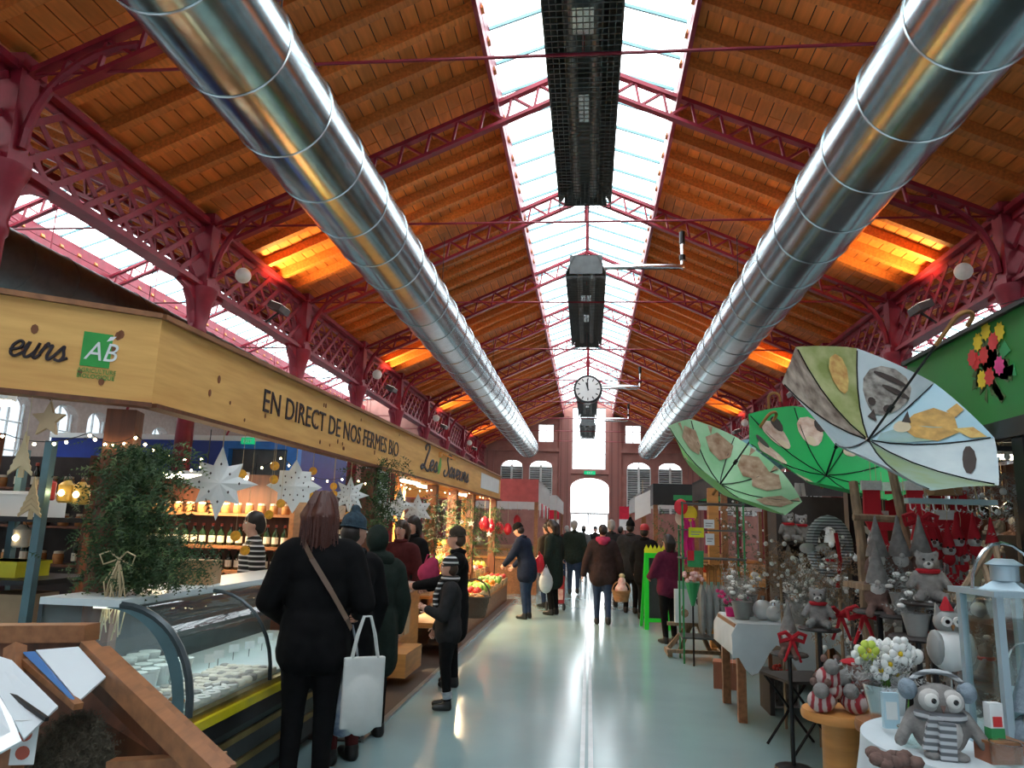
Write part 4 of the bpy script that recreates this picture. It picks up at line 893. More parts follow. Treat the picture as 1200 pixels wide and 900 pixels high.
pr_ = T('stall_roof', 'orange canvas roof stretched over the produce stall', 'stall roof', (-2.2, 10.9, 2.62)); mat('canvas_orange', (.75, .30, .05), .8, var=.15)
MB().box((-1.25, 0, 0), (0, 6.0, .02)).build('canvas', 'canvas_orange', pr_)
for y in (0, 2.9, 5.9): MB().box((-1.25, y, -.06), (0, y+.06, 0)).build('cross_beam', 'orange_wood', pr_)
bx0, bx1 = atY(190, 650, 9.9).x, atY(425, 650, 9.9).x
shelfunit('long dark shelf of lit goods in front of the blue kiosk', bx0, bx1, 9.9, [.5, .9, 1.25, 1.6], .34, 'mid_wood', 'dark_shelf', 1.98)
mat('gift_gold', (.8, .5, .1), .4, var=.4, scale=30); mat('gift_red', (.6, .05, .05), .5, var=.4); mat('gift_cream', (.75, .65, .5), .6, var=.3)
rr = random.Random(61)
for zi, z in enumerate((.9, 1.25, 1.6)):
    for i in range(15):
        t = T('gift_tin', 'small wrapped tin on the %s kiosk shelf, %s from the left' % (('lower', 'middle', 'upper')[zi], ORD[i]), 'tin', (bx0+.15+i*(bx1-bx0-.3)/14, 9.85, z), rr.uniform(-.3, .3), 'wrapped tins'); h_ = rr.uniform(.1, .24); m_ = rr.choice(['gift_gold', 'gift_red', 'gift_cream', 'bottle_green', 'paper_white'])
        MB().lathe([(.06, 0), (.065, .01), (.065, h_), (.05, h_+.01)], 10).build('tin_body', m_, t, True); MB().lathe([(.068, h_*.8), (.068, h_+.015), (.03, h_+.02)], 10).build('lid', rr.choice(['gift_gold', 'cork', 'gift_cream']), t)
lamp('warm tube lamp above the kiosk shelf', (bx0*.5+bx1*.5, 9.5, 1.92), 22, br=.25)
for i, (px, py, Y, m_) in enumerate(((55, 575, 4.4, 'gift_red'), (78, 578, 4.4, 'gift_gold'), (95, 580, 4.4, 'gift_gold'), (25, 630, 4.45, 'gift_cream'))):
    p = atY(px, py, Y); t = T('warm_lantern', 'small glowing lantern on the steel rack top, %s from the left' % ORD[i], 'lantern', tuple(p), 0); MB().lathe([(.04, -.06), (.05, -.05), (.05, .05), (.02, .08)], 10).build('shade', m_, t, True); MB().sph((0, -.045, 0), .02, 8, 6).build('bulb', 'fairy', t); MB().tube([(-.04, 0, .06), (0, 0, .12), (.04, 0, .06)], .003, 4).build('handle', 'black_metal', t)
# ================================================================ right stall
mat('banner_green', (.02, .22, .035), .4, var=.2, scale=2)
mat('cloth_white', (.62, .70, .74), .8, var=.12, scale=5)
mat('log_wood', (.34, .23, .14), .8, var=.5, scale=9, bump=.4, stretch=(4, 4, .6))
mat('plush_grey', (.26, .25, .24), .95, var=.35, scale=30, bump=.5)
mat('plush_light', (.55, .54, .52), .95, var=.2, scale=30, bump=.4)
mat('plush_brown', (.2, .12, .1), .95, var=.4, scale=30, bump=.5)
mat('plush_blue', (.25, .32, .38), .95, var=.3, scale=40, bump=.5)
mat('knit', (.5, .53, .55), .95, kind='wave', scale=14, col2=(.12, .13, .14), stretch=(0, 0, 1)); _w = MATS['knit'].node_tree.nodes['Wave Texture']; _w.bands_direction = 'Z'; _w.inputs['Distortion'].default_value = .6
mat('knit_red', (.5, .42, .4), .95, kind='wave', scale=9, col2=(.3, .03, .04))
mat('red_felt', (.50, .008, .02), .85, var=.3)
mat('ceramic_white', (.72, .74, .73), .35, var=.12)
mat('ceramic_grey', (.33, .34, .33), .5, var=.3)
mat('pale_blue_paint', (.42, .60, .62), .5, var=.12)
mat('lantern_blue', (.42, .55, .62), .35, metal=.3, var=.12)
mat('silver', (.6, .63, .64), .2, metal=1, var=.2)
mat('terracotta', (.42, .16, .09), .85, var=.2)
mat('eye_white', (.85, .84, .8), .4); mat('eye_black', (.01, .01, .01), .15)
mat('petal_white', (.8, .82, .8), .5, var=.06); mat('petal_lime', (.6, .75, .1), .5); mat('petal_pink', (.8, .05, .25), .5); mat('petal_red', (.7, .03, .03), .5); mat('petal_yellow', (.85, .6, .02), .5)
mat('frame_green', (.02, .75, .04), .4, var=.1); mat('chalk', (.03, .04, .04), .8); mat('sign_yellow', (.8, .85, .02), .6); mat('balloon_red', (.75, .02, .04), .3); mat('balloon_cream', (.8, .62, .45), .4); mat('hot_pink', (.85, .02, .25), .6); mat('sap_green', (.03, .32, .1), .5); mat('mint', (.35, .65, .55), .5)
FX = 2.2
gf = T('stall_fascia', 'green fascia banner printed with a flower bouquet over the right stall', 'banner', (FX, 1.3, 2.2)); GL = 4.0
MB().box((0, 0, 0), (.04, GL, .55)).build('banner_panel', 'banner_green', gf); MB().box((-.03, -.02, .55), (.06, GL+.02, .575)).build('top_trim', 'dark_shelf', gf); MB().box((0, 0, -.1), (.06, GL, 0)).build('under_beam', 'black_metal', gf)
fc = atX(1160, 428, FX)-Vector((FX, 1.3, 2.2)); rr = random.Random(4)
def onb(nm, poly, dy, dz, m, e=.002): MB().prism(poly, (-e, fc.y+dy, fc.z+dz), (0, -1, 0), (0, 0, 1), .002).build(nm, m, gf)
for i in range(46): a = rr.uniform(0, 6.28); L_ = rr.uniform(.12, .22); onb('printed_leaf', [(0, 0), (L_*math.cos(a)+.02, L_*.9*math.sin(a)), (L_*1.05*math.cos(a+.4), L_*math.sin(a+.4))], rr.uniform(-.05, .05), rr.uniform(-.1, .05), 'conifer_light' if i % 3 else 'sap_green')
for i, (dy, dz, m) in enumerate(((.07, .12, 'petal_yellow'), (0, .15, 'petal_yellow'), (-.1, .12, 'petal_yellow'), (.1, .04, 'petal_red'), (.03, .05, 'petal_red'), (-.05, .09, 'petal_red'), (.06, -.05, 'petal_yellow'), (0.0, -.05, 'petal_red'), (-.08, -.02, 'petal_pink'), (.12, 0.06, 'petal_red'))):
    n = 18; onb('printed_flower', [((.055 if k % 2 else .04)*math.cos(k*2*math.pi/n), (.056 if k % 2 else .042)*math.sin(k*2*math.pi/n)) for k in range(n)], dy*1.35, dz*1.3, m, .004+.0005*i)
for i, (x, y, lab) in enumerate(((2.27, 4.1, 'black steel post under the green banner'), (2.05, 6.1, 'black post wound with red ribbon behind the big umbrellas'), (2.3, 1.5, 'black steel post at the near end of the green banner'))):
    t = T('stall_post', lab, 'post', (x, y, 0), 0); MB().box((-.05, -.05, .02), (.05, .05, 2.1 if i != 1 else 2.25)).build('post_shaft', 'black_metal', t); MB().box((-.09, -.09, 0), (.09, .09, .02)).build('foot_plate', 'black_metal', t)
bw = T('stall_partition', 'boarded partition added to darken the back of the right stall', 'partition', (4.3, 1.5, 0))
for i in range(30): MB().box((-.02+.004*(i % 2), i*.26, 0), (.02+.004*(i % 2), i*.26+.25, 2.35)).build('plank', 'brown_wood', bw)  # back boarding put in to make the stall interior dark
bw2 = T('stall_partition', 'dark boarded end partition of the right stall facing the camera', 'partition', (2.0, 8.9, 0))
for i in range(9): MB().box((i*.26, -.02, 0), (i*.26+.25, .02+.004*(i % 2), 2.0)).build('plank', 'brown_wood', bw2)
# ---- umbrellas
def umbrella(lab, hub, handle, R, dep, cols, prints, twist=0., m_rib='black_metal', wood='bread', aim=None, cord=None):
    hub = Vector(hub); ax = (Vector(handle)-hub); Ls = ax.length
    t = T('umbrella', lab, 'umbrella', tuple(hub), group='open umbrellas hung upside down'); t.rotation_mode = 'QUATERNION'; t.rotation_quaternion = ax.to_track_quat('Z', 'Y')
    def bowl(r, th, off=0):
        k = math.pi/4; ph = ((th % k)/k-.5)*2; rr_ = R*r*(1-.075*(1-ph*ph)*r); z = dep*(r**1.8)*(1+.05*(1-ph*ph)); return Vector((rr_*math.cos(th), rr_*math.sin(th), z+.02+off))
    if aim:                                   # turn the cloth so that the print at angle aim[0] lies where the photo shows it
        Q = t.rotation_quaternion; best = None
        for i in range(72):
            tw = i*math.pi/36; b = bowl(.7, aim[0]); w = hub+Q @ (Matrix.Rotation(tw, 3, 'Z') @ b); q = pj(w); e = (q[0]-aim[1])**2+(q[1]-aim[2])**2
            if best is None or e < best[0]: best = (e, tw)
        twist = best[1]
    for i in range(8):
        mb = MB(); mb.grid(lambda u, v: bowl(.03+.97*u, twist*0+(i+.001+.998*v)*math.pi/4), 6, 6); o = mb.build('canopy_panel', cols[i % len(cols)], t, True); o.rotation_euler = (0, 0, twist)
        o = MB().tube([bowl(f, i*math.pi/4+.0005, .006) for f in (.03, .2, .4, .6, .8, .97)], .004, 4).build('rib', m_rib, t); o.rotation_euler = (0, 0, twist)
        b = bowl(.5, i*math.pi/4+.0005, .006)
    MB().cyl((0, 0, -.06), (0, 0, Ls-.1), .007, n=6).build('shaft', m_rib, t); MB().cyl((0, 0, dep*1.08), (0, 0, dep*1.25), .014, n=8).build('runner', m_rib, t); MB().cyl((0, 0, -.09), (0, 0, -.03), .012, n=8).build('ferrule', wood, t)
    MB().tube([(0, 0, Ls-.2), (0, 0, Ls-.04)]+[(.05-.05*math.cos(a), 0, Ls-.04+.05*math.sin(a)) for a in [k*.35 for k in range(1, 10)]]+[(.1, 0, Ls-.07)], .012, 6).build('handle', wood, t, True)
    if cord: MB().cyl((.05, 0, Ls), t.rotation_quaternion.inverted() @ (Vector(cord)-hub), .003, n=4).build('hanging_cord', m_rib, t)
    for nm, m, pts, off in prints:         # pts: (radius fraction, angle) polygon lying on the cloth
        mb = MB(); c = Vector((0, 0, 0)); V = [bowl(r, a, off) for r, a in pts]
        # subdivide towards the centroid in polar space
        cr = sum(p[0] for p in pts)/len(pts); ca = sum(p[1] for p in pts)/len(pts); K = len(pts); prev = None
        rings = [[bowl(cr+(r-cr)*f, ca+(a-ca)*f, off) for r, a in pts] for f in (.34, .67, 1)]
        cv = mb.b.verts.new(bowl(cr, ca, off)); rv = [[mb.b.verts.new(p) for p in g] for g in rings]
        for i in range(K):
            mb.b.faces.new((cv, rv[0][i], rv[0][(i+1) % K]))
            for q in (0, 1): mb.b.faces.new((rv[q][i], rv[q+1][i], rv[q+1][(i+1) % K], rv[q][(i+1) % K]))
        o = mb.build(nm, m, t, True); o.rotation_euler = (0, 0, twist)
    return t
mat('um_sky', (.30, .55, .68), .6, col2=(.55, .72, .78), scale=2); mat('um_ice', (.62, .70, .72), .6, col2=(.40, .50, .55), scale=4); mat('um_moss', (.5, .52, .25), .6, col2=(.25, .3, .08), scale=9); mat('um_bark', (.55, .45, .38), .6, col2=(.12, .08, .06), scale=12); mat('um_meadow', (.28, .36, .16), .6, col2=(.36, .52, .58), scale=3)
mat('fox_gold', (.72, .42, .12), .7, var=.4, scale=20); mat('fox_cream', (.75, .62, .42), .7, var=.2); mat('fur_dark', (.07, .05, .045), .8, var=.3); mat('fur_grey', (.48, .44, .40), .8, col2=(.12, .1, .09), scale=22); mat('fur_rust', (.5, .2, .06), .8, col2=(.8, .6, .2), scale=18); mat('fur_tan', (.5, .3, .22), .8, col2=(.75, .6, .5), scale=15); mat('um_green', (.01, .42, .10), .55, var=.12, scale=3); mat('um_pale', (.30, .62, .32), .55, col2=(.5, .75, .5), scale=4); mat('um_lime', (.22, .6, .16), .55, var=.15); mat('um_teal', (.22, .45, .52), .55); mat('deer_brown', (.32, .17, .1), .8, col2=(.6, .42, .3), scale=16); mat('blossom', (.65, .25, .25), .7, col2=(.8, .65, .6), scale=20)
D = math.radians
def oval(r, a, dr, da, n=10, rot=0): return [(r+dr*math.cos(k*2*math.pi/n)*math.cos(rot)-da*math.sin(k*2*math.pi/n)*math.sin(rot)*0, a+da*math.sin(k*2*math.pi/n)+rot*dr*math.cos(k*2*math.pi/n)) for k in range(n)]
def tilt(hp, Y, dr, L, phi):                 # umbrella axis at angle phi from the line to the viewer, leaning along dr
    h = atY(*hp, Y); c = (CAMP-h).normalized(); q = atY(hp[0]+dr[0], hp[1]+dr[1], Y)-h; q = (q-q.dot(c)*c).normalized(); return h, h+(c*math.cos(phi)+q*math.sin(phi))*L
H1, G1 = tilt((1015, 519), 4.3, (107, -150), .88, D(61))
TW1 = 0.2
fox = lambda A: [('fox_print', 'fox_gold', [(.42, A+.1), (.46, A+.26), (.62, A+.3), (.8, A+.22), (.88, A+.02), (.8, A-.22), (.6, A-.3), (.45, A-.15)], .008), ('fox_head_print', 'fox_cream', oval(.42, A+.2, .09, .16), .010), ('fox_ear_print', 'fur_dark', [(.46, A+.3), (.6, A+.4), (.52, A+.18)], .012), ('fox_tail_print', 'fur_rust', [(.78, A-.15), (.92, A-.2), (.95, A-.34), (.84, A-.32)], .010), ('fox_leg_print', 'fox_gold', [(.85, A+.1), (.97, A+.12), (.97, A+.02), (.87, A-.02)], .011)]
umbrella('big pale blue umbrella printed with a fox and a cat, hooked on the green banner', H1, G1, .615, .22, ['um_sky', 'um_ice', 'um_moss', 'um_bark', 'um_ice', 'um_ice', 'um_meadow', 'um_ice'],
  fox(D(20))+[('meadow_print', 'um_meadow', [(.08, D(8)), (.3, D(4)), (.62, D(4)), (.8, D(12)), (.5, D(30)), (.2, D(40))], .005), ('cat_print', 'fur_grey', oval(.66, D(67), .28, .33, 14), .007), ('cat_ear_print', 'fur_dark', [(.42, D(72)), (.3, D(62)), (.3, D(80))], .012), ('cat_eye_print', 'fur_dark', oval(.5, D(58), .05, .08), .012), ('cat_eye_print', 'fur_dark', oval(.5, D(76), .05, .08), .012), ('robin_print', 'fur_rust', oval(.72, D(108), .2, .16), .008), ('stripe_print', 'fur_dark', oval(.72, D(60), .03, .2), .012), ('stripe_print', 'fur_dark', oval(.82, D(67), .03, .22), .012), ('island_print', 'fur_dark', oval(.8, D(337), .05, .3), .008)], TW1, aim=(D(20), 1102, 492), cord=(2.2, G1.y+.05, 2.76))
H2, G2 = tilt((967, 560), 5.8, (28, -80), .68, D(64))
dogs = []
for k, a in enumerate((60, 105, 150, 15, 195)): dogs += [('dog_print', 'fur_tan', oval(.68, D(a+22), .2, .22, 12), .006), ('dog_ear_print', 'fur_dark', oval(.8, D(a+12), .1, .1), .009), ('dog_muzzle_print', 'fox_cream', oval(.55, D(a+24), .07, .1), .009)]
umbrella('bright green umbrella printed with brown dogs, second from the camera', H2, G2, .68, .24, ['um_green'], dogs, .0)
H3, G3 = tilt((842, 570), 6.2, (46, -66), .75, D(68))
pr3 = []
for a in (10, 55, 100, 300, 345): pr3 += [('deer_print', 'deer_brown', [(.5, D(a)), (.6, D(a+18)), (.8, D(a+22)), (.93, D(a+8)), (.85, D(a-12)), (.65, D(a-14))], .006), ('leg_print', 'deer_brown', [(.85, D(a+15)), (.98, D(a+19)), (.98, D(a+14))], .007)]
for a in (150, 195, 240): pr3 += [('blossom_print', 'blossom', oval(.75, D(a+22), .12, .14, 8), .006), ('blossom_print', 'blossom', oval(.5, D(a+12), .07, .12, 8), .006)]
umbrella('pale green umbrella printed with deer and blossom, farthest left', H3, G3, .60, .22, ['um_pale', 'um_pale', 'um_pale', 'um_lime', 'um_lime', 'um_lime', 'um_pale', 'um_pale'], pr3, .0)
H4 = atY(905, 553, 7.0); G4 = atY(900, 462, 6.8); umbrella('pale teal umbrella with white lettering between the green ones', H4, G4, .42, .22, ['um_teal'], [], .3)
fl = T('umbrella_tag', 'white lettering hanging on the teal umbrella', 'lettering', tuple(atY(882, 536, 6.62)), 0); put(textmesh('fleurs', .2, 'paper_white', .003), 'lettering', fl, (0, 0, 0), (1, 0, .1), (0, 0, 1)); MB().box((0, .004, -.03), (.5, .008, .17)).build('tag_backing', 'um_teal', fl)
# ---- prototypes of the gift goods
def P0(nm, lab, cat, group): return T(nm, lab, cat, (0, 0, 0), group=group)
gn_ = P0('hanging_gnome', 'red-hatted gnome ornament hanging from the pale blue rail', 'gnome', 'gnomes on the pale blue rail')
MB().lathe([(.036, 0), (.03, .03), (.016, .085), (.004, .15)], 10).build('hat', 'red_felt', gn_, True); MB().sph((0, 0, -.012), (.036, .034, .034), 10, 8).build('head', 'plush_light', gn_, True); MB().sph((0, -.034, -.012), .011, 8, 6).build('nose', 'plush_brown', gn_, True)
for s in (-1, 1): MB().cyl((s*.014, 0, -.085), (s*.018, 0, -.14), .007, .011, 6).build('leg', 'plush_grey', gn_, True); MB().sph((s*.014, -.033, .002), .007, 6, 5).build('eye', 'eye_black', gn_)
MB().sph((0, 0, -.062), (.03, .026, .035), 10, 8).build('body', 'red_felt', gn_, True); MB().tube([(0, 0, .14), (.004, 0, .2), (0, 0, .24)], .002, 4).build('cord', 'straw', gn_)
bear = P0('plush_bear', 'grey plush bear sitting on the right stall shelves', 'plush toy', 'grey plush bears')
blobobj('body', [('e', (0, 0, .075), (.06, .05, .075)), ('e', (0, -.005, .175), (.05, .045, .045)), ('e', (-.038, 0, .215), (.018, .01, .018)), ('e', (.038, 0, .215), (.018, .01, .018)), ('c', (-.05, -.01, .12), (-.08, -.04, .07), .02, .018), ('c', (.05, -.01, .12), (.08, -.04, .07), .02, .018), ('c', (-.03, -.03, .03), (-.05, -.1, .025), .026, .024), ('c', (.03, -.03, .03), (.05, -.1, .025), .026, .024)], .008, 'plush_grey', bear, 3)
MB().sph((0, -.045, .165), (.022, .016, .018), 8, 6).build('muzzle', 'plush_light', bear, True); MB().sph((0, -.062, .172), .007, 6, 5).build('nose', 'eye_black', bear)
for s in (-1, 1): MB().sph((s*.018, -.044, .19), .006, 6, 5).build('eye', 'eye_black', bear)
MB().tube([(.042*math.cos(a*.63), .04*math.sin(a*.63)-.003, .137) for a in range(11)], .012, 6).build('scarf', 'red_felt', bear, True)
sit = P0('sitting_gnome', 'grey bearded gnome doll with drooping hat on the right stall', 'gnome', 'grey gnome dolls')
blobobj('body', [('e', (0, 0, .07), (.065, .05, .075)), ('c', (-.03, -.03, .02), (-.045, -.11, -.01), .02, .022), ('c', (.03, -.03, .02), (.045, -.11, -.01), .02, .022)], .008, 'plush_brown', sit, 3); MB().lathe([(.055, .13), (.05, .16), (.03, .23), (.012, .3), (.004, .34)], 12).build('hat', 'plush_grey', sit, True); MB().sph((0, -.02, .105), (.042, .035, .05), 10, 8).build('beard', 'plush_light', sit, True); MB().sph((0, -.052, .135), .014, 8, 6).build('nose', 'plush_light', sit, True)
ang = P0('angel_figurine', 'white ceramic angel figurine on the dark shelves', 'figurine', 'white angel figurines')
MB().lathe([(.045, 0), (.04, .03), (.025, .1), (.018, .13)], 12).build('robe', 'ceramic_white', ang, True); MB().sph((0, 0, .15), .024, 10, 8).build('head', 'ceramic_white', ang, True)
for s in (-1, 1): MB().prism([(s*.01, .06), (s*.06, .1), (s*.065, .15), (s*.02, .13)], (0, .02, 0), (1, 0, 0), (0, 0, 1), -.006*s).build('wing', 'ceramic_white', ang); MB().cyl((s*.02, 0, .115), (s*.005, -.03, .085), .008, n=6).build('arm', 'ceramic_white', ang)
con = P0('cone_tree', 'grey glittery cone tree ornament on the dark shelves', 'ornament', 'cone tree ornaments'); MB().lathe([(.045, .02), (.03, .08), (.036, .08), (.02, .14), (.025, .14), (.004, .22)], 10).build('cone', 'ceramic_grey', con, True); MB().cyl((0, 0, 0), (0, 0, .02), .015, n=8).build('trunk', 'brown_wood', con)
bal = P0('bauble', 'pale round bauble on the right stall', 'bauble', 'pale baubles'); MB().sph((0, 0, .04), .04, 12, 9).build('ball', 'ceramic_white', bal, True); MB().cyl((0, 0, .078), (0, 0, .095), .01, n=8).build('cap', 'silver', bal)
can = P0('pillar_candle', 'short white pillar candle on the low tray', 'candle', 'white candles'); MB().lathe([(.03, 0), (.03, .08), (.025, .083), (.008, .078)], 12).build('wax', 'ceramic_white', can, True); MB().cyl((0, 0, .078), (0, 0, .095), .002, n=4).build('wick', 'eye_black', can)
pot2 = P0('planted_pot', 'grey pot of frosted foliage on the right stall', 'potted plant', 'frosted potted plants'); MB().lathe([(.04, 0), (.06, .09), (.063, .1), (.05, .1), (.045, .08)], 12).build('pot', 'ceramic_grey', pot2, True); foliage(70, lambda r: (r.gauss(0, .04), r.gauss(0, .04), .1+abs(r.gauss(0, .04))), .05, .1, 12, -.8).build('foliage', 'ceramic_grey', pot2); mb = MB()
for i in range(9): a = i*2.4; mb.sph((.06*math.cos(a), .06*math.sin(a), .13+.02*(i % 4)), (.02, .02, .012), 7, 5)
mb.build('blossoms', 'petal_white', pot2, True)
bow = P0('red_bow', 'red ribbon bow pinned among the gifts', 'bow', 'red ribbon bows')
for s in (-1, 1): MB().tube([(0, 0, 0), (s*.04, -.01, .035), (s*.08, -.01, .02), (s*.07, 0, -.02), (0, 0, 0)], .014, 5).build('loop', 'red_felt', bow); MB().tube([(0, 0, 0), (s*.02, -.01, -.06), (s*.05, 0, -.14)], .012, 5, .008).build('tail', 'red_felt', bow)
MB().sph((0, -.005, 0), .018, 8, 6).build('knot', 'red_felt', bow, True)
hrt = P0('white_heart', 'white wooden heart hanging on the right stall', 'heart', 'white hearts'); MB().prism([(0, -.07), (.05, -.01), (.065, .03), (.045, .06), (.015, .06), (0, .035), (-.015, .06), (-.045, .06), (-.065, .03), (-.05, -.01)], (0, .006, 0), (1, 0, 0), (0, 0, 1), .012).build('heart_board', 'paper_white', hrt); MB().cyl((0, 0, .035), (0, 0, .15), .002, n=4).build('cord', 'straw', hrt)
# ---- stepped display behind the tables
sd = T('stepped_display', 'dark stepped display rising at the back of the right stall', 'display stand', (2.3, 3.5, 0))
for i, (x, z) in enumerate(((0, .7), (.42, 1.0), (.84, 1.3), (1.26, 1.62))): MB().box((x, 0, z-.03), (x+.44, 4.4, z)).build('step_board', 'dark_shelf', sd); MB().box((x, 0, 0), (x+.02, 4.4, z-.03)).build('front_panel', 'dark_shelf', sd)
rr = random.Random(77)
for i, (x, z) in enumerate(((0, .7), (.42, 1.0), (.84, 1.3), (1.26, 1.62))):
    for j in range(17):
        pr = rr.choice([bear, sit, sit, pot2, ang, con, bal, bear])
        po = place(pr, (2.3+x+.22+rr.uniform(-.06, .06), 3.65+j*.25, z), rr.uniform(-2.3, -1.0) if pr is not pot2 else rr.random()*6, rr.uniform(1.0, 1.45)); po['label'] = '%s on the %s step of the dark display, %s from the camera' % ({'plush_bear': 'grey plush bear', 'sitting_gnome': 'grey gnome doll', 'planted_pot': 'pot of frosted foliage', 'angel_figurine': 'white angel figurine', 'cone_tree': 'grey cone tree', 'bauble': 'pale bauble'}[pr.name.split('.')[0]], ('lowest', 'second', 'third', 'top')[i], ORD[j])
# hanging rail with gnomes
ra, rb_ = atY(1062, 588, 4.5), atY(1166, 588, 4.5)
rl = T('hanging_rail', 'pale blue wooden rail on ropes with a row of hooks', 'rail', tuple((ra+rb_)/2)); w = (rb_-ra).length/2
MB().box((-w, -.03, -.015), (w, .03, .015)).build('rail_board', 'pale_blue_paint', rl)
for s in (-.55, .6): MB().tube([(s*w*1.0, 0, .015), (s*w-.01, 0, .1), (s*w-.05, 0, 2.13-rl.location.z)], .005, 5).build('rope', 'straw', rl); MB().tube([(s*w+.014*math.cos(a*.7), 0, .03+.014*math.sin(a*.7)) for a in range(10)], .003, 4).build('ring', 'silver', rl)
for i in range(8): x = -w*.92+i*w*.26; MB().tube([(x, 0, -.015), (x, -.005, -.045), (x+.01, -.015, -.055), (x+.016, -.02, -.04)], .004, 4).build('hook', 'white_paint', rl)
for i, (px, py) in enumerate(((1075, 625), (1092, 625), (1098, 628), (1112, 634), (1122, 624), (1142, 624), (1163, 630), (1084, 640), (1128, 642))):
    place(gn_, atY(px, py+8, 4.48+.03*(i % 3)), rr.uniform(-.5, .3), 1.0)['label'] = 'red-hatted gnome ornament on the pale blue rail, %s from the left' % ORD[i]
ar = T('bracket_arm', 'black steel arm clamped under the banner above the hanging rail', 'arm', (2.22, 4.5, 2.09)); MB().box((-.4, -.012, -.02), (.6, .012, .008)).build('arm_bar', 'black_metal', ar); MB().cyl((.0, 0, 0), (0, 0, .05), .02, n=8).build('arm_clamp', 'black_metal', ar)
hs_ = T('birdhouse', 'small brown wooden birdhouse above the pale blue rail', 'birdhouse', tuple(atY(1112, 580, 4.7))); MB().prism([(-.08, 0), (.08, 0), (.08, .1), (0, .17), (-.08, .1)], (0, .12, 0), (1, 0, 0), (0, 0, 1), .12).build('house_body', 'cardboard', hs_)
for s in (-1, 1): MB().bar((s*.005, .06, .18), (s*.11, .06, .085), .15, .012, (s*.6, 0, 1)).build('roof_slope', 'kraft_pale', hs_)
MB().cyl((0, -.002, .07), (0, .01, .07), .02, n=10).build('entrance_hole', 'eye_black', hs_)
# log ladder with plank
ld2 = T('log_ladder', 'rustic ladder of peeled branches leaning in the right stall', 'ladder', tuple(atY(1020, 770, 4.45))); o0 = atY(1020, 770, 4.45)
q = lambda px, py, Y: atY(px, py, Y)-o0
MB().tube([q(1022, 790, 4.4), q(1014, 700, 4.5), q(1010, 640, 4.6), q(1000, 565, 4.7)], .035, 8, .028).build('rail', 'log_wood', ld2, True); MB().tube([q(1090, 730, 4.4), q(1072, 670, 4.5), q(1060, 620, 4.6), q(1045, 550, 4.7)], .032, 8, .026).build('rail', 'log_wood', ld2, True)
MB().tube([q(1000, 606, 4.62), q(1062, 609, 4.62)], .022, 7).build('rung', 'log_wood', ld2, True); MB().tube([q(1012, 690, 4.5), q(1090, 697, 4.5)], .022, 7).build('rung', 'log_wood', ld2, True)
pk = T('plank_shelf', 'rough wooden plank across the ladder rungs', 'shelf', tuple(atY(1055, 688, 4.3)), .05); MB().box((-.24, -.12, -.015), (.28, .16, .015)).build('plank', 'log_wood', pk)
for i in range(3): place(sit, atY(1030+26*i, 686, 4.3)+Vector((0, 0, .015)), -.4+.3*i, 1.05)['label'] = 'grey gnome doll sitting on the ladder plank, %s from the left' % ORD[i].replace('nearest', 'first')
th_ = T('bark_roof', 'straw and bark crib roof leaning above the lantern', 'crib', tuple(atY(1150, 700, 3.6))); o1 = atY(1150, 700, 3.6)
for a, b in (((1160, 640), (1120, 705)), ((1166, 640), (1180, 700)), ((1150, 655), (1165, 700))): MB().tube([atY(*a, 3.6)-o1, atY(*b, 3.5)-o1], .014, 6).build('branch', 'log_wood', th_, True)
MB().quad(atY(1160, 640, 3.62)-o1, atY(1166, 642, 3.8)-o1, atY(1140, 705, 3.9)-o1, atY(1120, 705, 3.52)-o1).build('thatch', 'straw', th_)
# ---- front round table with cloth, owl and lantern
TC = Vector((1.42, 2.85, 0)); tz = round(atY(1103, 884, 2.72).z, 3)
tb = T('round_table', 'round table hidden under a white cloth in the right foreground', 'table', tuple(TC)); MB().cyl((0, 0, tz-.04), (0, 0, tz-.006), .44, n=28).build('tabletop', 'mid_wood', tb); MB().cyl((0, 0, .03), (0, 0, tz-.04), .05).build('pedestal', 'mid_wood', tb); MB().lathe([(.28, 0), (.26, .03), (.06, .05)], 18).build('base', 'mid_wood', tb)
def clothf(u, v):
    a = u*2*math.pi
    if v <= .5: r = .001+.455*v*2; z = tz
    else: k = (v-.5)*2; r = .455+.045*k+k*.03*math.sin(a*11); z = tz-.34*k-.02*k*math.sin(a*5)
    return (r*math.cos(a), r*math.sin(a), z)
clo = tag(MB().grid(clothf, 88, 16).build('tablecloth', 'cloth_white', None, True), 'white satin cloth draped over the round front table', 'tablecloth'); clo.location = TC
ow = T('plush_owl', 'grey plush owl with ear muffs, big eyes and striped scarf', 'plush toy', tuple(atY(1103, 880, 2.72).xy)+(tz,), -.15); z = tz
blobobj('body', [('e', (0, 0, .075), (.085, .062, .08)), ('e', (0, -.005, .165), (.075, .055, .055)), ('c', (-.075, 0, .12), (-.125, -.03, .04), .022, .02), ('c', (.075, 0, .12), (.125, -.03, .04), .022, .02), ('e', (-.04, -.06, .01), (.028, .03, .014)), ('e', (.04, -.06, .01), (.028, .03, .014))], .007, 'plush_grey', ow, 3)
MB().sph((0, -.03, .075), (.06, .045, .065), 14, 10).build('belly', 'plush_light', ow, True)
for s in (-1, 1):
    MB().sph((s*.032, -.042, .172), (.036, .02, .036), 12, 8).build('eye_patch', 'plush_light', ow, True); e = MB().sph((s*.032, -.06, .174), (.022, .01, .022), 12, 8).build('eye', 'eye_white', ow, True); MB().sph((s*.032+.004, -.068, .174), (.009, .005, .009), 8, 6).build('pupil', 'eye_black', e, True)
    MB().sph((s*.088, 0, .195), (.03, .034, .034), 12, 8).build('ear_muff', 'plush_blue', ow, True)
MB().prism([(-.008, .008), (.008, .008), (0, -.018)], (0, -.062, .152), (1, 0, 0), (0, 0, 1), -.008).build('beak', 'plush_brown', ow)
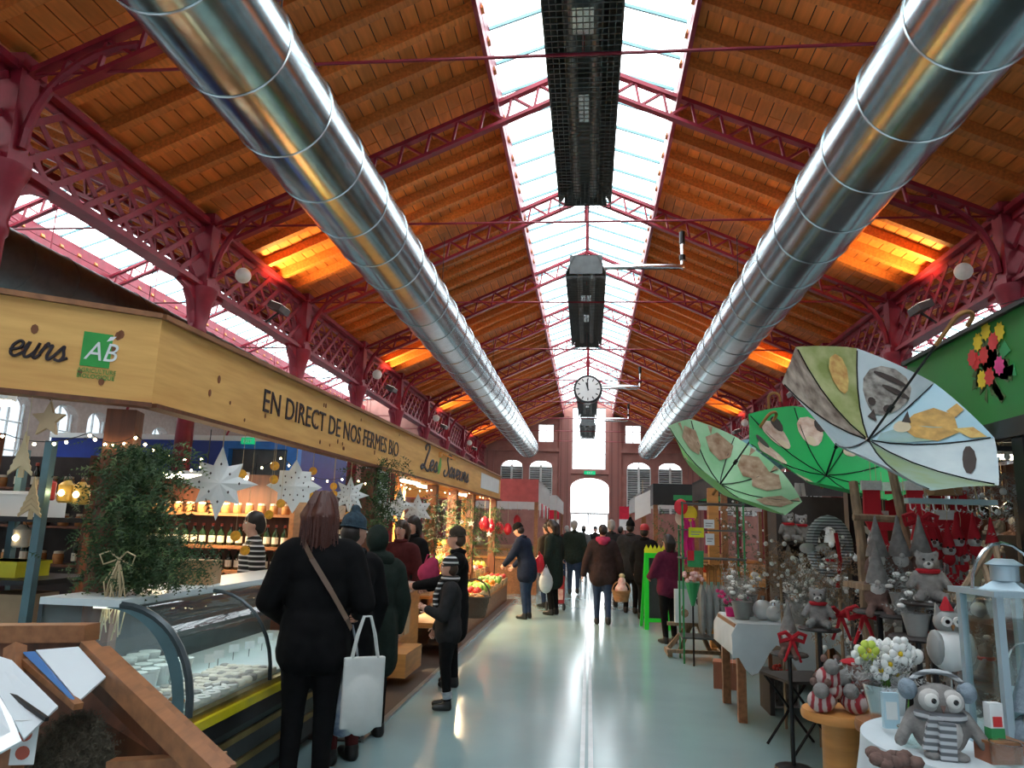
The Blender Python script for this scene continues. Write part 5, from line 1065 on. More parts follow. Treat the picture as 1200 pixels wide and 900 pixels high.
MB().tube([(.085*math.cos(a*math.pi/8), 0, .2+.055*math.sin(a*math.pi/8)) for a in range(9)], .009, 6).build('ear_band', 'knit', ow, True)
MB().tube([(.068*math.cos(a*.449), .052*math.sin(a*.449)-.005, .122) for a in range(15)], .016, 8).build('scarf_wrap', 'knit', ow, True)
MB().box((-.025, -.09, -.01), (.022, -.068, .125), Matrix.Rotation(.12, 4, 'X')).build('scarf_end', 'knit', ow); MB().box((-.075, -.075, .01), (-.035, -.055, .12), Matrix.Rotation(.25, 4, 'Y')).build('scarf_end', 'knit', ow)
ln = T('lantern', 'tall pale blue metal lantern with glass sides beside the plush owl', 'lantern', (atY(1196, 870, 2.85).x, 2.85, tz), .12); lw2, lh2 = .1, .5
for x in (-1, 1):
    for y in (-1, 1): MB().box((x*lw2-.012, y*lw2-.012, .03), (x*lw2+.012, y*lw2+.012, lh2)).build('corner_post', 'lantern_blue', ln)
MB().box((-lw2-.02, -lw2-.02, 0), (lw2+.02, lw2+.02, .03)).build('base', 'lantern_blue', ln); MB().box((-lw2-.03, -lw2-.03, lh2), (lw2+.03, lw2+.03, lh2+.02)).build('roof_plate', 'lantern_blue', ln)
mb = MB(); mb.cyl((0, 0, lh2+.02), (0, 0, lh2+.05), .1, .045, 4); mb.build('roof_hood', 'lantern_blue', ln); MB().lathe([(.045, lh2+.05), (.045, lh2+.1), (.06, lh2+.105), (.03, lh2+.125)], 12).build('chimney', 'lantern_blue', ln, True); MB().tube([(.12*math.cos(a*math.pi/10), 0, lh2+.02+.16*math.sin(a*math.pi/10)) for a in range(11)], .006, 5).build('handle', 'silver', ln, True)
for x, y in ((1, 0), (-1, 0), (0, 1), (0, -1)): MB().box((x*lw2-(.003 if x else lw2), y*lw2-(.003 if y else lw2), .03), (x*lw2+(.003 if x else lw2), y*lw2+(.003 if y else lw2), lh2)).build('pane', 'counter_glass', ln)
MB().tube([(.06*math.cos(a*math.pi/8), -.06, .27+.08*math.sin(a*math.pi/8)) for a in range(9)], .003, 4).build('wire_heart', 'silver', ln)
cn = T('candle', 'blue pillar candle inside the pale blue lantern', 'candle', (ln.location.x, ln.location.y, tz+.03)); MB().lathe([(.04, 0), (.04, .16), (.03, .165), (.01, .16)], 14).build('wax', 'um_sky', cn, True); MB().cyl((0, 0, .16), (0, 0, .18), .002, n=4).build('wick', 'eye_black', cn)
def boxy(nm, lab, cat, loc, w, d, h, m, parts=(), rz=0):
    t = T(nm, lab, cat, loc, rz); MB().box((-w/2, -d/2, 0), (w/2, d/2, h)).build('body', m, t)
    for pn, a, b, mm in parts: MB().box(a, b).build(pn, mm, t)
    return t
TT = lambda px, py, Y: (atY(px, py, Y).x, Y, tz)
boxy('gift_packet', 'small white packet with a red flower standing before the lantern', 'packet', TT(1166, 860, 2.68)[:2]+(tz+.065,), .045, .03, .11, 'paper_white', (('red_flower', (-.015, -.018, .04), (.015, -.0152, .07), 'petal_red'), ('green_band', (-.023, -.016, 0), (.023, .016, .035), 'sap_green')), .2)
boxy('wooden_block', 'reddish wooden block under the small packet', 'block', TT(1170, 872, 2.68)[:2]+(tz,), .11, .08, .065, 'terracotta', (('top_board', (-.06, -.045, .058), (.06, .045, .066), 'mid_wood'),), .2)
boxy('blue_card_box', 'pale blue card box in a glass on the cloth', 'box', TT(1045, 858, 2.95)[:2]+(tz+.02,), .055, .02, .12, 'um_sky', (('picture', (-.02, -.0115, .03), (.02, -.0102, .09), 'paper_white'),), .1)
def glass(nm, lab, loc, r, h): t = T(nm, lab, 'glass jar', loc); MB().lathe([(r*.9, 0), (r, .01), (r, h), (r*.94, h), (r*.94, .012), (.01, .012)], 16).build('glass_wall', 'counter_glass', t, True); MB().tube([(r*math.cos(a*math.pi/8), r*math.sin(a*math.pi/8), h) for a in range(17)], .002, 4).build('rim', 'silver', t); return t
glass('votive_glass', 'clear glass votive by the owl on the cloth', TT(1066, 868, 2.8), .035, .06); glass('glass_jar', 'faceted glass jar at the right end of the front table', TT(1180, 890, 2.62), .045, .07)
rb2 = T('brown_rosettes', 'dark brown fabric rosettes at the bottom edge of the front table', 'decoration', TT(1048, 900, 2.52)); mb = MB(); rr = random.Random(9)
for i in range(16): mb.sph((rr.uniform(-.06, .07), rr.uniform(-.03, .03), .02+rr.uniform(0, .025)), (.024, .02, .02), 7, 5, Matrix.Rotation(rr.random()*3, 4, 'X'))
mb.build('petals', 'plush_brown', rb2, True); MB().sph((0, 0, .015), (.07, .035, .015), 10, 6).build('rosette_core', 'plush_brown', rb2, True)
gnb = T('sitting_gnome', 'pale blue bearded gnome at the right edge beside the lantern', 'gnome', TT(1210, 880, 2.75)[:2]+(tz,), .2); MB().sph((0, 0, .06), (.07, .05, .07), 12, 8).build('body', 'plush_blue', gnb, True); MB().sph((0, -.03, .1), (.045, .03, .06), 10, 8).build('beard', 'plush_light', gnb, True); MB().lathe([(.055, .14), (.04, .19), (.005, .3)], 12).build('hat', 'plush_blue', gnb, True)
# metal owl on a stake
mo = T('metal_owl', 'round white metal owl on a stake behind the front table', 'ornament', tuple(atY(1122, 880, 3.35).xy)+(0,)); zc = atY(1124, 762, 3.35).z; M_ = 'ceramic_white'
MB().cyl((0, 0, 0), (0, 0, zc-.06), .006, n=6).build('stake', 'steel', mo); MB().sph((0, 0, zc), (.085, .07, .085), 16, 12).build('belly', M_, mo, True); MB().sph((0, 0, zc+.11), (.055, .045, .05), 14, 10).build('head', 'ceramic_grey', mo, True)
for s in (-1, 1):
    MB().sph((s*.06, -.02, zc+.01), (.03, .05, .07), 10, 8).build('wing', 'ceramic_grey', mo, True); MB().cyl((s*.022, -.04, zc+.115), (s*.022, -.052, zc+.115), .02, n=12).build('eye', 'eye_white', mo); MB().cyl((s*.022, -.05, zc+.115), (s*.022, -.056, zc+.115), .009, n=10).build('pupil', 'eye_black', mo); MB().prism([(s*.015, 0), (s*.05, 0), (s*.045, .045)], (0, 0, zc+.14), (1, 0, 0), (0, 0, 1), .01).build('ear_tuft', 'ceramic_grey', mo)
MB().prism([(-.008, .008), (.008, .008), (0, -.015)], (0, -.05, zc+.095), (1, 0, 0), (0, 0, 1), -.01).build('beak', 'bread', mo); MB().lathe([(.03, zc+.155), (.005, zc+.21)], 8).build('red_cap', 'red_felt', mo)
# white flowers in silver pot, wood stump with plush pile
fp = T('flower_pot', 'silver pot of white blossoms with one lime flower left of the owl', 'potted flowers', tuple(atY(1040, 840, 3.3).xy)+(.64,)); MB().lathe([(.06, 0), (.085, .12), (.09, .14), (.07, .14)], 14).build('pot', 'silver', fp, True); foliage(120, lambda r: (r.gauss(0, .05), r.gauss(0, .05), .14+abs(r.gauss(0, .05))), .06, .12, 15, -.7).build('foliage', 'ceramic_grey', fp)
for i in range(11):
    a = i*2.4; c = Vector((.09*math.cos(a)*(.5+.05*i), .07*math.sin(a)*(.5+.05*i), .18+.022*(i % 6))); mb = MB()
    for k in range(6): mb.sph(c+Vector((.026*math.cos(k*1.05), -.005, .026*math.sin(k*1.05))), (.018, .008, .018), 7, 5)
    o = mb.build('blossom', 'petal_lime' if i == 4 else 'petal_white', fp, True); MB().sph(c+Vector((0, -.01, 0)), .01, 6, 5).build('blossom_eye', 'petal_yellow', o); MB().cyl((0, 0, .12), c, .003, n=4).build('stem', 'leaf_green', fp)
def pedestal(nm, lab, px, py, Y, r, m): p = atY(px, py, Y); t = T(nm, lab, 'stool', (p.x, Y, 0)); MB().lathe([(r*.55, 0), (r*.5, p.z-.06), (r*.55, p.z-.04)], 14).build('trunk', m, t, True); MB().lathe([(r, p.z-.04), (r*1.02, p.z-.02), (r*.98, p.z)], 20).build('seat', m, t, True); return Vector((p.x, Y, p.z))
s0 = pedestal('wood_stool', 'round pale wood pedestal under the plush pile', 985, 832, 3.75, .17, 'orange_wood'); s1 = pedestal('wood_stool', 'dark wood pedestal under the silver flower pot', 1040, 845, 3.3, .12, 'mid_wood'); fp.location.z = s1.z
rr = random.Random(31)
for i in range(9):
    t = T('knitted_mouse', 'red and grey knitted toy heaped on the pale wood pedestal', 'plush toy', tuple(s0+Vector((rr.uniform(-.11, .11), rr.uniform(-.1, .06), .05+.05*(i//4)))), rr.uniform(-1, 1), 'knitted toys'); MB().sph((0, 0, 0), (.06, .045, .05), 10, 8).build('body', 'knit_red', t, True); MB().sph((0, -.03, .05), (.035, .035, .035), 10, 8).build('head', 'plush_grey', t, True)
    for s in (-1, 1): MB().sph((s*.03, -.02, .085), (.016, .008, .018), 8, 6).build('ear', 'plush_brown', t, True)
p = atY(1010, 778, 3.9); rd = T('red_cushion', 'flat red felt pouch lying on the plush pile', 'pouch', (p.x, p.y, s0.z+.19), .3); MB().sph((0, 0, 0), (.11, .07, .02), 12, 6).build('pouch_body', 'red_felt', rd, True); MB().box((-.1, -.07, .0), (.1, -.06, .01)).build('seam', 'plush_light', rd)
# folding stand with black legs
bs = T('folding_stand', 'low folding stand with crossed black legs on the aisle edge', 'stand', tuple(atZ(945, 880).xy)+(0,), .3); 
for y in (-.15, .2): MB().cyl((-.2, y, 0), (.2, y, .5), .011, n=6).build('leg', 'black_metal', bs); MB().cyl((.2, y+.01, 0), (-.2, y+.01, .5), .011, n=6).build('leg', 'black_metal', bs)
MB().box((-.22, -.18, .5), (.22, .24, .52)).build('top', 'dark_shelf', bs)
# tall goods between: red ribbon candle pole, wreath, easel with hearts
for i, (px, py, Y) in enumerate(((928, 748, 5.48), (1012, 720, 4.3), (985, 720, 5.0), (1078, 610, 4.4))): place(bow, atY(px, py, Y), 0, 1.1)['label'] = 'red ribbon bow among the gifts, %s from the left' % ('first', 'third', 'second', 'fourth')[i]
for i, (px, py, Y) in enumerate(((925, 765, 5.6), (960, 735, 5.0), (1060, 720, 4.1), (1030, 715, 4.2), (1090, 705, 3.9), (1075, 745, 3.9))):
    p = atY(px, py, Y); pd = T('display_stand', 'slim black display stand carrying a toy, %s from the aisle end' % ORD[i], 'stand', (p.x, Y, 0), .1*i, 'slim display stands'); MB().cyl((0, 0, .02), (0, 0, p.z-.02), .015, n=8).build('pole', 'black_metal', pd); MB().lathe([(.13, 0), (.12, .02), (.02, .03)], 14).build('base', 'black_metal', pd); MB().lathe([(.12, p.z-.02), (.13, p.z-.01), (.12, p.z)], 14).build('top_plate', 'dark_shelf', pd)
    place([sit, bear, pot2][i % 3], (p.x, Y, p.z), -.3, 1.05)['label'] = 'toy or plant on the slim black display stand, %s from the aisle end' % ORD[i]
wr_ = T('knit_wreath', 'grey knitted wreath with white bow on the dark post', 'wreath', tuple(atY(972, 640, 6.0))); MB().tube([(.13*math.cos(a*math.pi/12), 0, .19*math.sin(a*math.pi/12)) for a in range(25)], .045, 8).build('ring', 'knit', wr_, True)
for s in (-1, 1): MB().sph((s*.06-.12, -.06, -.02), (.06, .03, .04), 10, 8).build('bow_loop', 'plush_light', wr_, True)
MB().tube([(.03, -.07, .1), (.05, -.08, -.1), (.02, -.08, -.3)], .015, 5).build('red_ribbon', 'red_felt', wr_)
ea = T('white_easel', 'tall white painted easel hung with hearts', 'easel', tuple(atZ(950, 800).xy)+(0,)); EY = ea.location.y
et = atY(955, 566, EY).z
for s in (-1, 1): MB().bar((s*.22, 0, 0), (s*.03, .1, et), .04, .03, (0, 1, 0)).build('leg', 'ceramic_white', ea)
MB().bar((0, .5, 0), (0, .12, et), .04, .03, (0, 1, 0)).build('rear_leg', 'ceramic_white', ea)
for f in (.35, .6, .8): w_ = .22*(1-f)+.03*f; MB().box((-w_, .08*f-.01, et*f), (w_, .08*f+.02, et*f+.03)).build('rung', 'ceramic_white', ea)
for i in range(5): place(hrt, Vector((ea.location.x+(-.08+.04*i), EY+.03, et*(.35, .6, .8, .6, .8)[i]-.12)), .2, 1.1)
iw = T('iron_hanger', 'black wrought iron hanger with scrolls on the white easel', 'hanger', tuple(atY(948, 622, EY-.1))); MB().tube([(-.16, 0, .02), (-.1, 0, .05), (0, 0, .03), (.1, 0, .05), (.16, 0, .0)], .007, 5).build('bar', 'black_metal', iw)
for s in (-1, 1): MB().tube([(s*(.07+.035*math.cos(a*.6)), 0, .045+.035*math.sin(a*.6)) for a in range(9)], .006, 5).build('scroll', 'black_metal', iw)
MB().cyl((0, 0, .03), (0, 0, .12), .005, n=5).build('hook', 'black_metal', iw)
# ---- table with white cloth further along
t2 = atZ(883, 817); tb2 = T('wooden_table', 'brown wooden table with a white runner beside the aisle', 'table', (1.75, 7.2, 0)); tz2 = .81
MB().box((-.5, -.4, tz2-.05), (.6, .45, tz2-.01)).build('tabletop', 'mid_wood', tb2)
for x in (-.44, .54):
    for y in (-.34, .39): MB().box((x-.035, y-.035, 0), (x+.035, y+.035, tz2-.05)).build('leg', 'mid_wood', tb2)
MB().box((-.44, -.36, tz2-.14), (.54, -.33, tz2-.05)).build('apron', 'mid_wood', tb2)
def clo2(u, v):
    x = -.54+1.2*u; 
    if v < .6: return (x, -.45+.92*(v/.6)*1.0, tz2)
    return (x, 0, tz2)
cl2 = MB(); nx, ny = 24, 20
def c2(u, v):
    x = -.58+1.24*u; y = -.56+1.06*v; z = tz2+.002
    ex = max(0, -.5-x)+max(0, x-.6); ey = max(0, -.4-y)
    z -= (ex*3.2+ey*(1.0+1.6*math.sin(u*9)**2)) ; return (max(-.53, min(.62, x)), max(-.43, y)-.02*(ey > 0), z)
tag(cl2.grid(c2, nx, ny).build('tablecloth', 'cloth_white', None, True), 'white lace runner hanging over the brown aisle table', 'tablecloth').location = (1.75, 7.2, 0)
rr = random.Random(8)
for i in range(11): place(rr.choice([pot2, pot2, con, bal, pot2]), (1.38+.09*i+rr.uniform(-.02, .02), 7.05+rr.uniform(-.15, .35), tz2+.003), rr.random()*6, rr.uniform(1.5, 2.3))['label'] = 'frosted ornament or plant on the white runner table, %s from the left' % ORD[i].replace('nearest', 'first')
pf = T('pink_flowers', 'pot of bright pink flowers on the brown aisle table', 'potted flowers', (1.32, 7.3, tz2+.003)); MB().lathe([(.045, 0), (.06, .08), (.05, .08)], 12).build('pot', 'hot_pink', pf, True); mb = MB(); rr = random.Random(2)
for i in range(22): mb.sph((rr.gauss(0, .06), rr.gauss(0, .05), .12+rr.uniform(0, .1)), .018, 6, 5)
mb.build('blossoms', 'petal_pink', pf, True); foliage(40, lambda r: (r.gauss(0, .04), r.gauss(0, .04), .1), .05, .1, 6, -.8).build('foliage', 'conifer', pf)
br = atZ(853, 808); boxy('brick_block', 'terracotta coloured carton on the floor before the aisle table', 'carton', (br.x, br.y+.1, 0), .24, .22, .26, 'terracotta', (('lid_edge', (-.125, -.115, .235), (.125, .115, .262), 'terracotta'),), -.2)
lt = T('low_bench', 'low dark bench with a candle tray between table and easel', 'bench', tuple(atZ(935, 835).xy)+(0,)); MB().box((-.3, -.2, .3), (.3, .25, .34)).build('seat_board', 'dark_shelf', lt)
for x in (-.26, .26): MB().box((x-.02, -.18, 0), (x+.02, .22, .3)).build('leg', 'dark_shelf', lt)
LB = Vector(lt.location)+Vector((0, 0, .34))
ty = T('candle_tray', 'round tray of red berries around white candles', 'tray', tuple(LB)); MB().lathe([(.22, 0), (.24, .03), (.22, .012), (.01, .01)], 20).build('tray', 'plush_brown', ty, True); mb = MB()
for i in range(24): a = i*.27; mb.sph((.19*math.cos(a), .19*math.sin(a), .03), .018, 6, 5)
mb.build('berries', 'petal_red', ty, True)
for i in range(4): place(can, LB+Vector((.08*math.cos(i*1.6), .08*math.sin(i*1.6), .012)), 0, 1.1)
pc = T('framed_picture', 'black and white framed picture leaning under the low bench', 'picture', tuple(atZ(922, 830).xy)+(0,), .3); MB().box((-.13, 0, 0), (.13, .02, .3)).build('frame', 'eye_white', pc); MB().box((-.11, -.003, .02), (.11, 0, .28)).build('print', 'fur_grey', pc)
# ---- dark figurine shelves
su = shelfunit('dark cabinet of pale figurines at the end of the right stall', 2.02, 3.1, 8.5, [.45, .8, 1.15, 1.5], .4, 'dark_shelf', 'dark_shelf', 2.0); rr = random.Random(14)
for z in (.45, .8, 1.15, 1.5):
    for i in range(7): place(rr.choice([ang, ang, con, bear, bal, ang]), (2.12+.145*i, 8.38+rr.uniform(-.06, .06), z), rr.uniform(-.4, .4), rr.uniform(1.2, 1.6))['label'] = 'pale ornament in the dark cabinet, %s shelf, %s from the left' % ({.45: 'lowest', .8: 'second', 1.15: 'third', 1.5: 'top'}[z], ORD[i].replace('nearest', 'first'))
# ---- aisle signs further on
af = atZ(764, 738); sg_ = T('chalkboard', 'bright green framed chalkboard with a crown of paper grass', 'chalkboard', (af.x+.05, af.y, 0), .12); bh = atY(765, 648, af.y).z
for a, b in (((-.22, 0, 0), (-.14, 0, bh)), ((-.14, 0, 0), (.22, 0, bh))): pass
MB().box((-.17, -.02, 0), (-.1, .02, bh)).box((.18, -.02, 0), (.25, .02, bh)).box((-.1, -.02, bh-.08), (.18, .02, bh)).box((-.1, -.02, .12), (.18, .02, .18)).build('frame', 'frame_green', sg_); MB().box((-.1, -.005, .18), (.18, .012, bh-.08)).build('slate', 'chalk', sg_); MB().bar((-.14, .03, bh-.05), (-.14, .45, 0), .05, .03).build('prop_leg', 'frame_green', sg_)
MB().prism([(-.17, 0)]+[(-.17+.42*i/12, .06+.07*(i % 2)) for i in range(13)]+[(.25, 0)], (0, .01, bh), (1, 0, 0), (0, 0, 1), .02).build('paper_grass', 'sign_yellow', sg_)
wsb = T('picture_board', 'white board with painted birds propped on a timber trestle', 'picture board', tuple(atZ(812, 770).xy)+(.42,), .1); bY = wsb.location.y; bwid = .23
MB().box((-bwid, -.02, 0), (bwid, .02, .42)).build('board', 'paper_white', wsb); MB().box((-bwid+.06, .03, .02), (bwid+.18, .05, .52)).build('mint_board', 'mint', wsb)
for x, z, s, m in ((.1, .27, .055, 'fur_dark'), (-.1, .12, .05, 'deer_brown')): MB().prism([(s*math.cos(k*.7), s*1.1*math.sin(k*.7)) for k in range(9)], (x, -.021, z), (1, 0, 0), (0, 0, 1), -.002).build('bird_print', m, wsb); MB().prism([(-.02, 0), (.02, 0), (0, .05)], (x-.03, -.022, z+s), (1, 0, 0), (0, 0, 1), -.002).build('crest_print', m, wsb)
tr = T('timber_trestle', 'rough timber trestle carrying the picture board', 'trestle', tuple(atZ(815, 770).xy)+(0,)); MB().box((-.35, -.05, .38), (.35, .05, .42)).build('top_beam', 'log_wood', tr)
for s in (-1, 1): MB().bar((s*.1, 0, .38), (s*.34, -.02, .1), .05, .05).build('brace', 'log_wood', tr); MB().bar((s*.34, -.2, .05), (s*.34, .25, .05), .06, .06).build('foot', 'log_wood', tr); MB().bar((s*.05, .03, .38), (s*.2, .05, .05), .05, .05).build('brace', 'log_wood', tr)
MB().bar((-.38, -.2, .09), (.38, -.2, .09), .05, .04).build('rail', 'log_wood', tr)
uk = T('umbrella_rack', 'wire rack of folded umbrellas beyond the picture board', 'rack', (1.62, 9.84, 0)); 
for x in (-.45, .3):
    for y in (-.2, .2): MB().cyl((x, y, 0), (x, y, 1.95), .012, n=6).build('upright', 'sap_green', uk)
for z in (.3, 1.25, 1.6, 1.93): MB().box((-.47, -.22, z-.01), (.32, .22, z+.01)).build('wire_shelf', 'mesh_grey', uk)
fu_ = T('folded_umbrella', 'folded umbrella with hooked handle standing in the wire rack', 'umbrella', (0, 0, 0), group='folded umbrellas'); MB().lathe([(.008, 0), (.035, .12), (.042, .5), (.012, .62)], 8).build('folded_canopy', 'ceramic_grey', fu_, True); MB().tube([(0, 0, .6), (0, 0, .8), (.02, 0, .86), (.06, 0, .85), (.07, 0, .8)], .011, 6).build('handle', 'bread', fu_, True)
for i in range(12): place(fu_, (1.42+.06*(i % 6)*1.4, 9.76+.16*(i//6), .31), i, 1.0)
for i, (px, py, m, lab) in enumerate(((798, 594, 'balloon_red', 'round red paddle on the wire umbrella rack'), (809, 602, 'petal_yellow', 'round yellow paddle on the wire umbrella rack'), (799, 607, 'balloon_cream', 'round cream paddle on the wire umbrella rack'))):
    p = atY(px, py, 9.65+.03*i); t = T('fan_paddle', lab, 'paddle', tuple(p)); MB().sph((0, 0, 0), (.085, .012, .1), 16, 10).build('disc', m, t, True); MB().cyl((0, 0, -.1), (0.02, 0, -.3), .008, n=6).build('stick', 'straw', t)
for px, py, w, h, m, lab, txt in ((816, 624, .19, .12, 'sign_yellow', 'bright yellow price sign on the umbrella rack', '12 €'), (831, 614, .13, .11, 'paper_white', 'upper white price sheet on the umbrella rack', '5 €'), (832, 632, .11, .14, 'paper_white', 'lower white price sheet on the umbrella rack', '8 €')):
    p = atY(px, py, 9.6); t = T('price_sign', lab, 'price sign', tuple(p), .1); MB().box((-w/2, 0, -h/2), (w/2, .006, h/2)).build('sheet', m, t); MB().box((-w*.35, -.002, .0), (w*.35, 0, .012)).box((-w*.35, -.002, -.03), (w*.2, 0, -.018)).build('printed_line', 'ceramic_grey', t)
t = T('pink_scarf', 'hot pink scarf hanging from the umbrella rack', 'scarf', tuple(atY(808, 635, 9.68))); MB().grid(lambda u, v: (-.07+.14*u+.01*math.sin(v*9), .015*math.sin(u*14), .28-.56*v), 12, 8).build('cloth', 'hot_pink', t, True); MB().box((-.07, -.01, .28), (.07, .01, .295)).build('fold', 'hot_pink', t)
t = T('green_bag', 'green and red gift bag on the umbrella rack', 'bag', tuple(atY(815, 655, 9.6))); MB().prism([(-.09, -.1), (.09, -.1), (.1, .1), (-.1, .1)], (0, .06, 0), (1, 0, 0), (0, 0, 1), .08).build('bag_body', 'sap_green', t); MB().box((-.1, -.025, -.02), (-.02, -.021, .1)).build('red_patch', 'balloon_red', t)
bq = T('bouquet', 'bouquet in green paper standing beside the picture board', 'bouquet', tuple(atY(812, 705, 9.5))); MB().cyl((0, 0, -bq.location.z), (0, 0, -.04), .012, n=6).build('stand_pole', 'black_metal', bq); MB().cyl((0, 0, -.05), (0, 0, .22), .02, .09, 10).build('wrapping', 'sap_green', bq); mb = MB(); rr = random.Random(3)
for i in range(14): mb.sph((rr.gauss(0, .06), rr.gauss(0, .04), .24+rr.uniform(0, .1)), .028, 6, 5)
mb.build('blossoms', 'blossom', bq, True)
op = T('stall_post', 'orange wooden post behind the pale green umbrella', 'post', (1.75, 10.9, 0)); MB().box((-.07, -.07, .03), (.07, .07, 2.2)).build('post_shaft', 'orange_wood', op); MB().box((-.1, -.1, 0), (.1, .1, .03)).build('foot', 'orange_wood', op)
sp = T('dried_tree', 'tall dark bush of white-tipped twigs beside the figurine cabinet', 'decoration', (2.0, 10.45, 0)); foliage(260, lambda r: (r.gauss(0, .1), r.gauss(0, .1), r.uniform(.4, 2.0)), .08, .18, 55, -.2).build('foliage', 'conifer', sp); mb = MB(); rr = random.Random(6)
for i in range(70): mb.sph((rr.gauss(0, .12), rr.gauss(0, .1), rr.uniform(.4, 2.0)), .016, 5, 4)
mb.build('berries', 'ceramic_white', sp)['kind'] = 'stuff'; MB().cyl((0, 0, 0), (0, 0, 2.0), .02, n=6).build('stem', 'brown_wood', sp)
lamp('small warm lamp deep in the right stall', (3.3, 6.5, 2.25), 3)

rf = T('stall_roof', 'unseen canvas roof added to darken the right stall', 'stall roof', (2.26, 1.3, 2.4)); mat('canvas_dark', (.03, .035, .03), .8)
MB().box((0, 0, 0), (2.1, 7.6, .02)).build('canvas', 'canvas_dark', rf)  # roof out of view, added to shade the goods behind the banner
for y in (0, 2.5, 5.0, 7.5): MB().box((0, y, -.05), (2.1, y+.05, 0)).build('cross_beam', 'black_metal', rf)
hb_ = P0('hanging_bauble', 'pale bauble hanging from the right stall roof', 'bauble', 'hanging baubles'); MB().sph((0, 0, 0), .045, 12, 9).build('ball', 'silver', hb_, True); MB().cyl((0, 0, .04), (0, 0, .058), .012, n=8).build('cap', 'silver', hb_); MB().cyl((0, 0, .05), (0, 0, .85), .0015, n=3).build('thread', 'straw', hb_)
rr = random.Random(71)
for i in range(42): place(hb_, (rr.uniform(2.35, 3.6), 2.6+i*.1, rr.uniform(1.75, 1.9)), 0, rr.uniform(.8, 1.3))
stk = P0('red_stocking', 'red felt stocking with white cuff hanging in the right stall', 'stocking', 'red stockings'); MB().prism([(-.04, .1), (.04, .1), (.04, -.05), (.1, -.09), (.09, -.14), (-.02, -.14), (-.045, -.08)], (0, .015, 0), (1, 0, 0), (0, 0, 1), .03).build('sock', 'red_felt', stk); MB().box((-.05, -.02, .07), (.05, .02, .12)).build('cuff', 'plush_light', stk); MB().cyl((0, 0, .12), (0, 0, .5), .002, n=3).build('cord', 'straw', stk)
for i in range(14): place(stk, atY(1022+8.5*i, (590, 625, 660)[i % 3], 5.0+.12*(i % 5)), rr.uniform(-.6, .4), 1.2)['label'] = 'red felt stocking with white cuff behind the ladder, %s from the left' % ORD[i].replace('nearest', 'first')
# front low tier of plants and toys along the aisle edge
ft = T('low_tier', 'low dark tier of toys along the foot of the right display', 'display stand', (2.06, 4.1, 0)); MB().box((-.2, 0, .4), (.34, 2.6, .43)).build('tier_board', 'dark_shelf', ft)
for y in (.05, 2.5): MB().box((-.18, y, 0), (.32, y+.05, .4)).build('support', 'dark_shelf', ft)
for i in range(13): pr = rr.choice([sit, pot2, bear, con, pot2]); place(pr, (2.06+rr.uniform(-.08, .2), 4.2+.19*i, .43), rr.uniform(-1.6, -.4), rr.uniform(1.2, 1.7))['label'] = '%s on the low tier by the aisle, %s from the camera' % ({'plush_bear': 'grey plush bear', 'sitting_gnome': 'grey gnome doll', 'planted_pot': 'frosted plant pot', 'cone_tree': 'grey cone tree'}[pr.name.split('.')[0]], ORD[i])

def frosted(lab, px, py, Y, ext, n, seed):
    p = atY(px, py, Y); t = T('frosted_branch', lab, 'decoration', tuple(p)); rr = random.Random(seed)
    foliage(n, lambda r: (r.gauss(0, ext[0]*.5), r.gauss(0, .08), r.gauss(0, ext[1]*.5)), .06, .13, seed, -.1).build('twigs', 'log_wood' if seed % 2 else 'ceramic_grey', t); mb = MB()
    for i in range(n//8): mb.sph((rr.gauss(0, ext[0]*.5), rr.gauss(0, .08)-.03, rr.gauss(0, ext[1]*.5)), rr.uniform(.01, .022), 6, 5)
    mb.build('berries', 'petal_white', t, True)['kind'] = 'stuff'; MB().cyl((0, .02, -p.z), (0, .02, 0), .012, n=6).build('stem', 'log_wood', t)
frosted('frosted grey branches with white berries left of the easel', 915, 665, 6.7, (.28, .2), 260, 101); frosted('frosted twigs with white buds before the easel foot', 955, 690, 6.2, (.22, .25), 240, 104)
frosted('bare twig spray with white buds behind the wreath', 985, 690, 5.4, (.2, .3), 200, 107); frosted('pale twig spray under the banner beside the black post', 1190, 570, 4.6, (.3, .25), 200, 110)
frosted('grey twig spray under the big umbrella', 1080, 660, 4.9, (.3, .2), 220, 112)
lo_ = T('lotus_flowers', 'two large white lotus blooms on stems behind the flower pot', 'flowers', tuple(atY(1045, 770, 3.6).xy)+(0,)); 
for px, py in ((1033, 762), (1062, 772)):
    c = atY(px, py, 3.6)-Vector(lo_.location); mb = MB()
    for k in range(9): a = k*.7; mb.sph(c+Vector((.045*math.cos(a), .035*math.sin(a), .012+.01*(k % 2))), (.028, .016, .034), 8, 6, Matrix.Rotation(a, 4, 'Z') @ Matrix.Rotation(.6, 4, 'Y'))
    mb.build('bloom', 'petal_white', lo_, True); MB().cyl((c.x*.4, 0, 0), c, .006, n=5).build('stem', 'leaf_green', lo_)
# ================================================================ people
def cl(name, c, **k): return mat('cloth_'+name, c, .9, var=.3, scale=18, spec=.12, **k)
for n_, c in (('black', (.008, .008, .009)), ('navy', (.015, .022, .045)), ('charcoal', (.03, .03, .032)), ('brown', (.045, .028, .028)), ('maroon', (.13, .02, .05)), ('jeans', (.03, .05, .10)), ('grey', (.16, .16, .16)), ('wine', (.09, .02, .02)), ('pink', (.45, .05, .12)), ('darkgreen', (.02, .03, .025)), ('olive', (.06, .045, .03))): cl(n_, c)
mat('skin', (.62, .34, .25), .5, var=.1); mat('lip', (.42, .12, .1), .5); mat('hair_auburn', (.11, .026, .014), .5, kind='wave', scale=30, var=.6, stretch=(3, 3, .3)); mat('hair_dark', (.018, .012, .01), .5, var=.4); mat('hair_grey', (.35, .33, .31), .6, var=.3); mat('hair_brown', (.07, .035, .018), .5, var=.4)
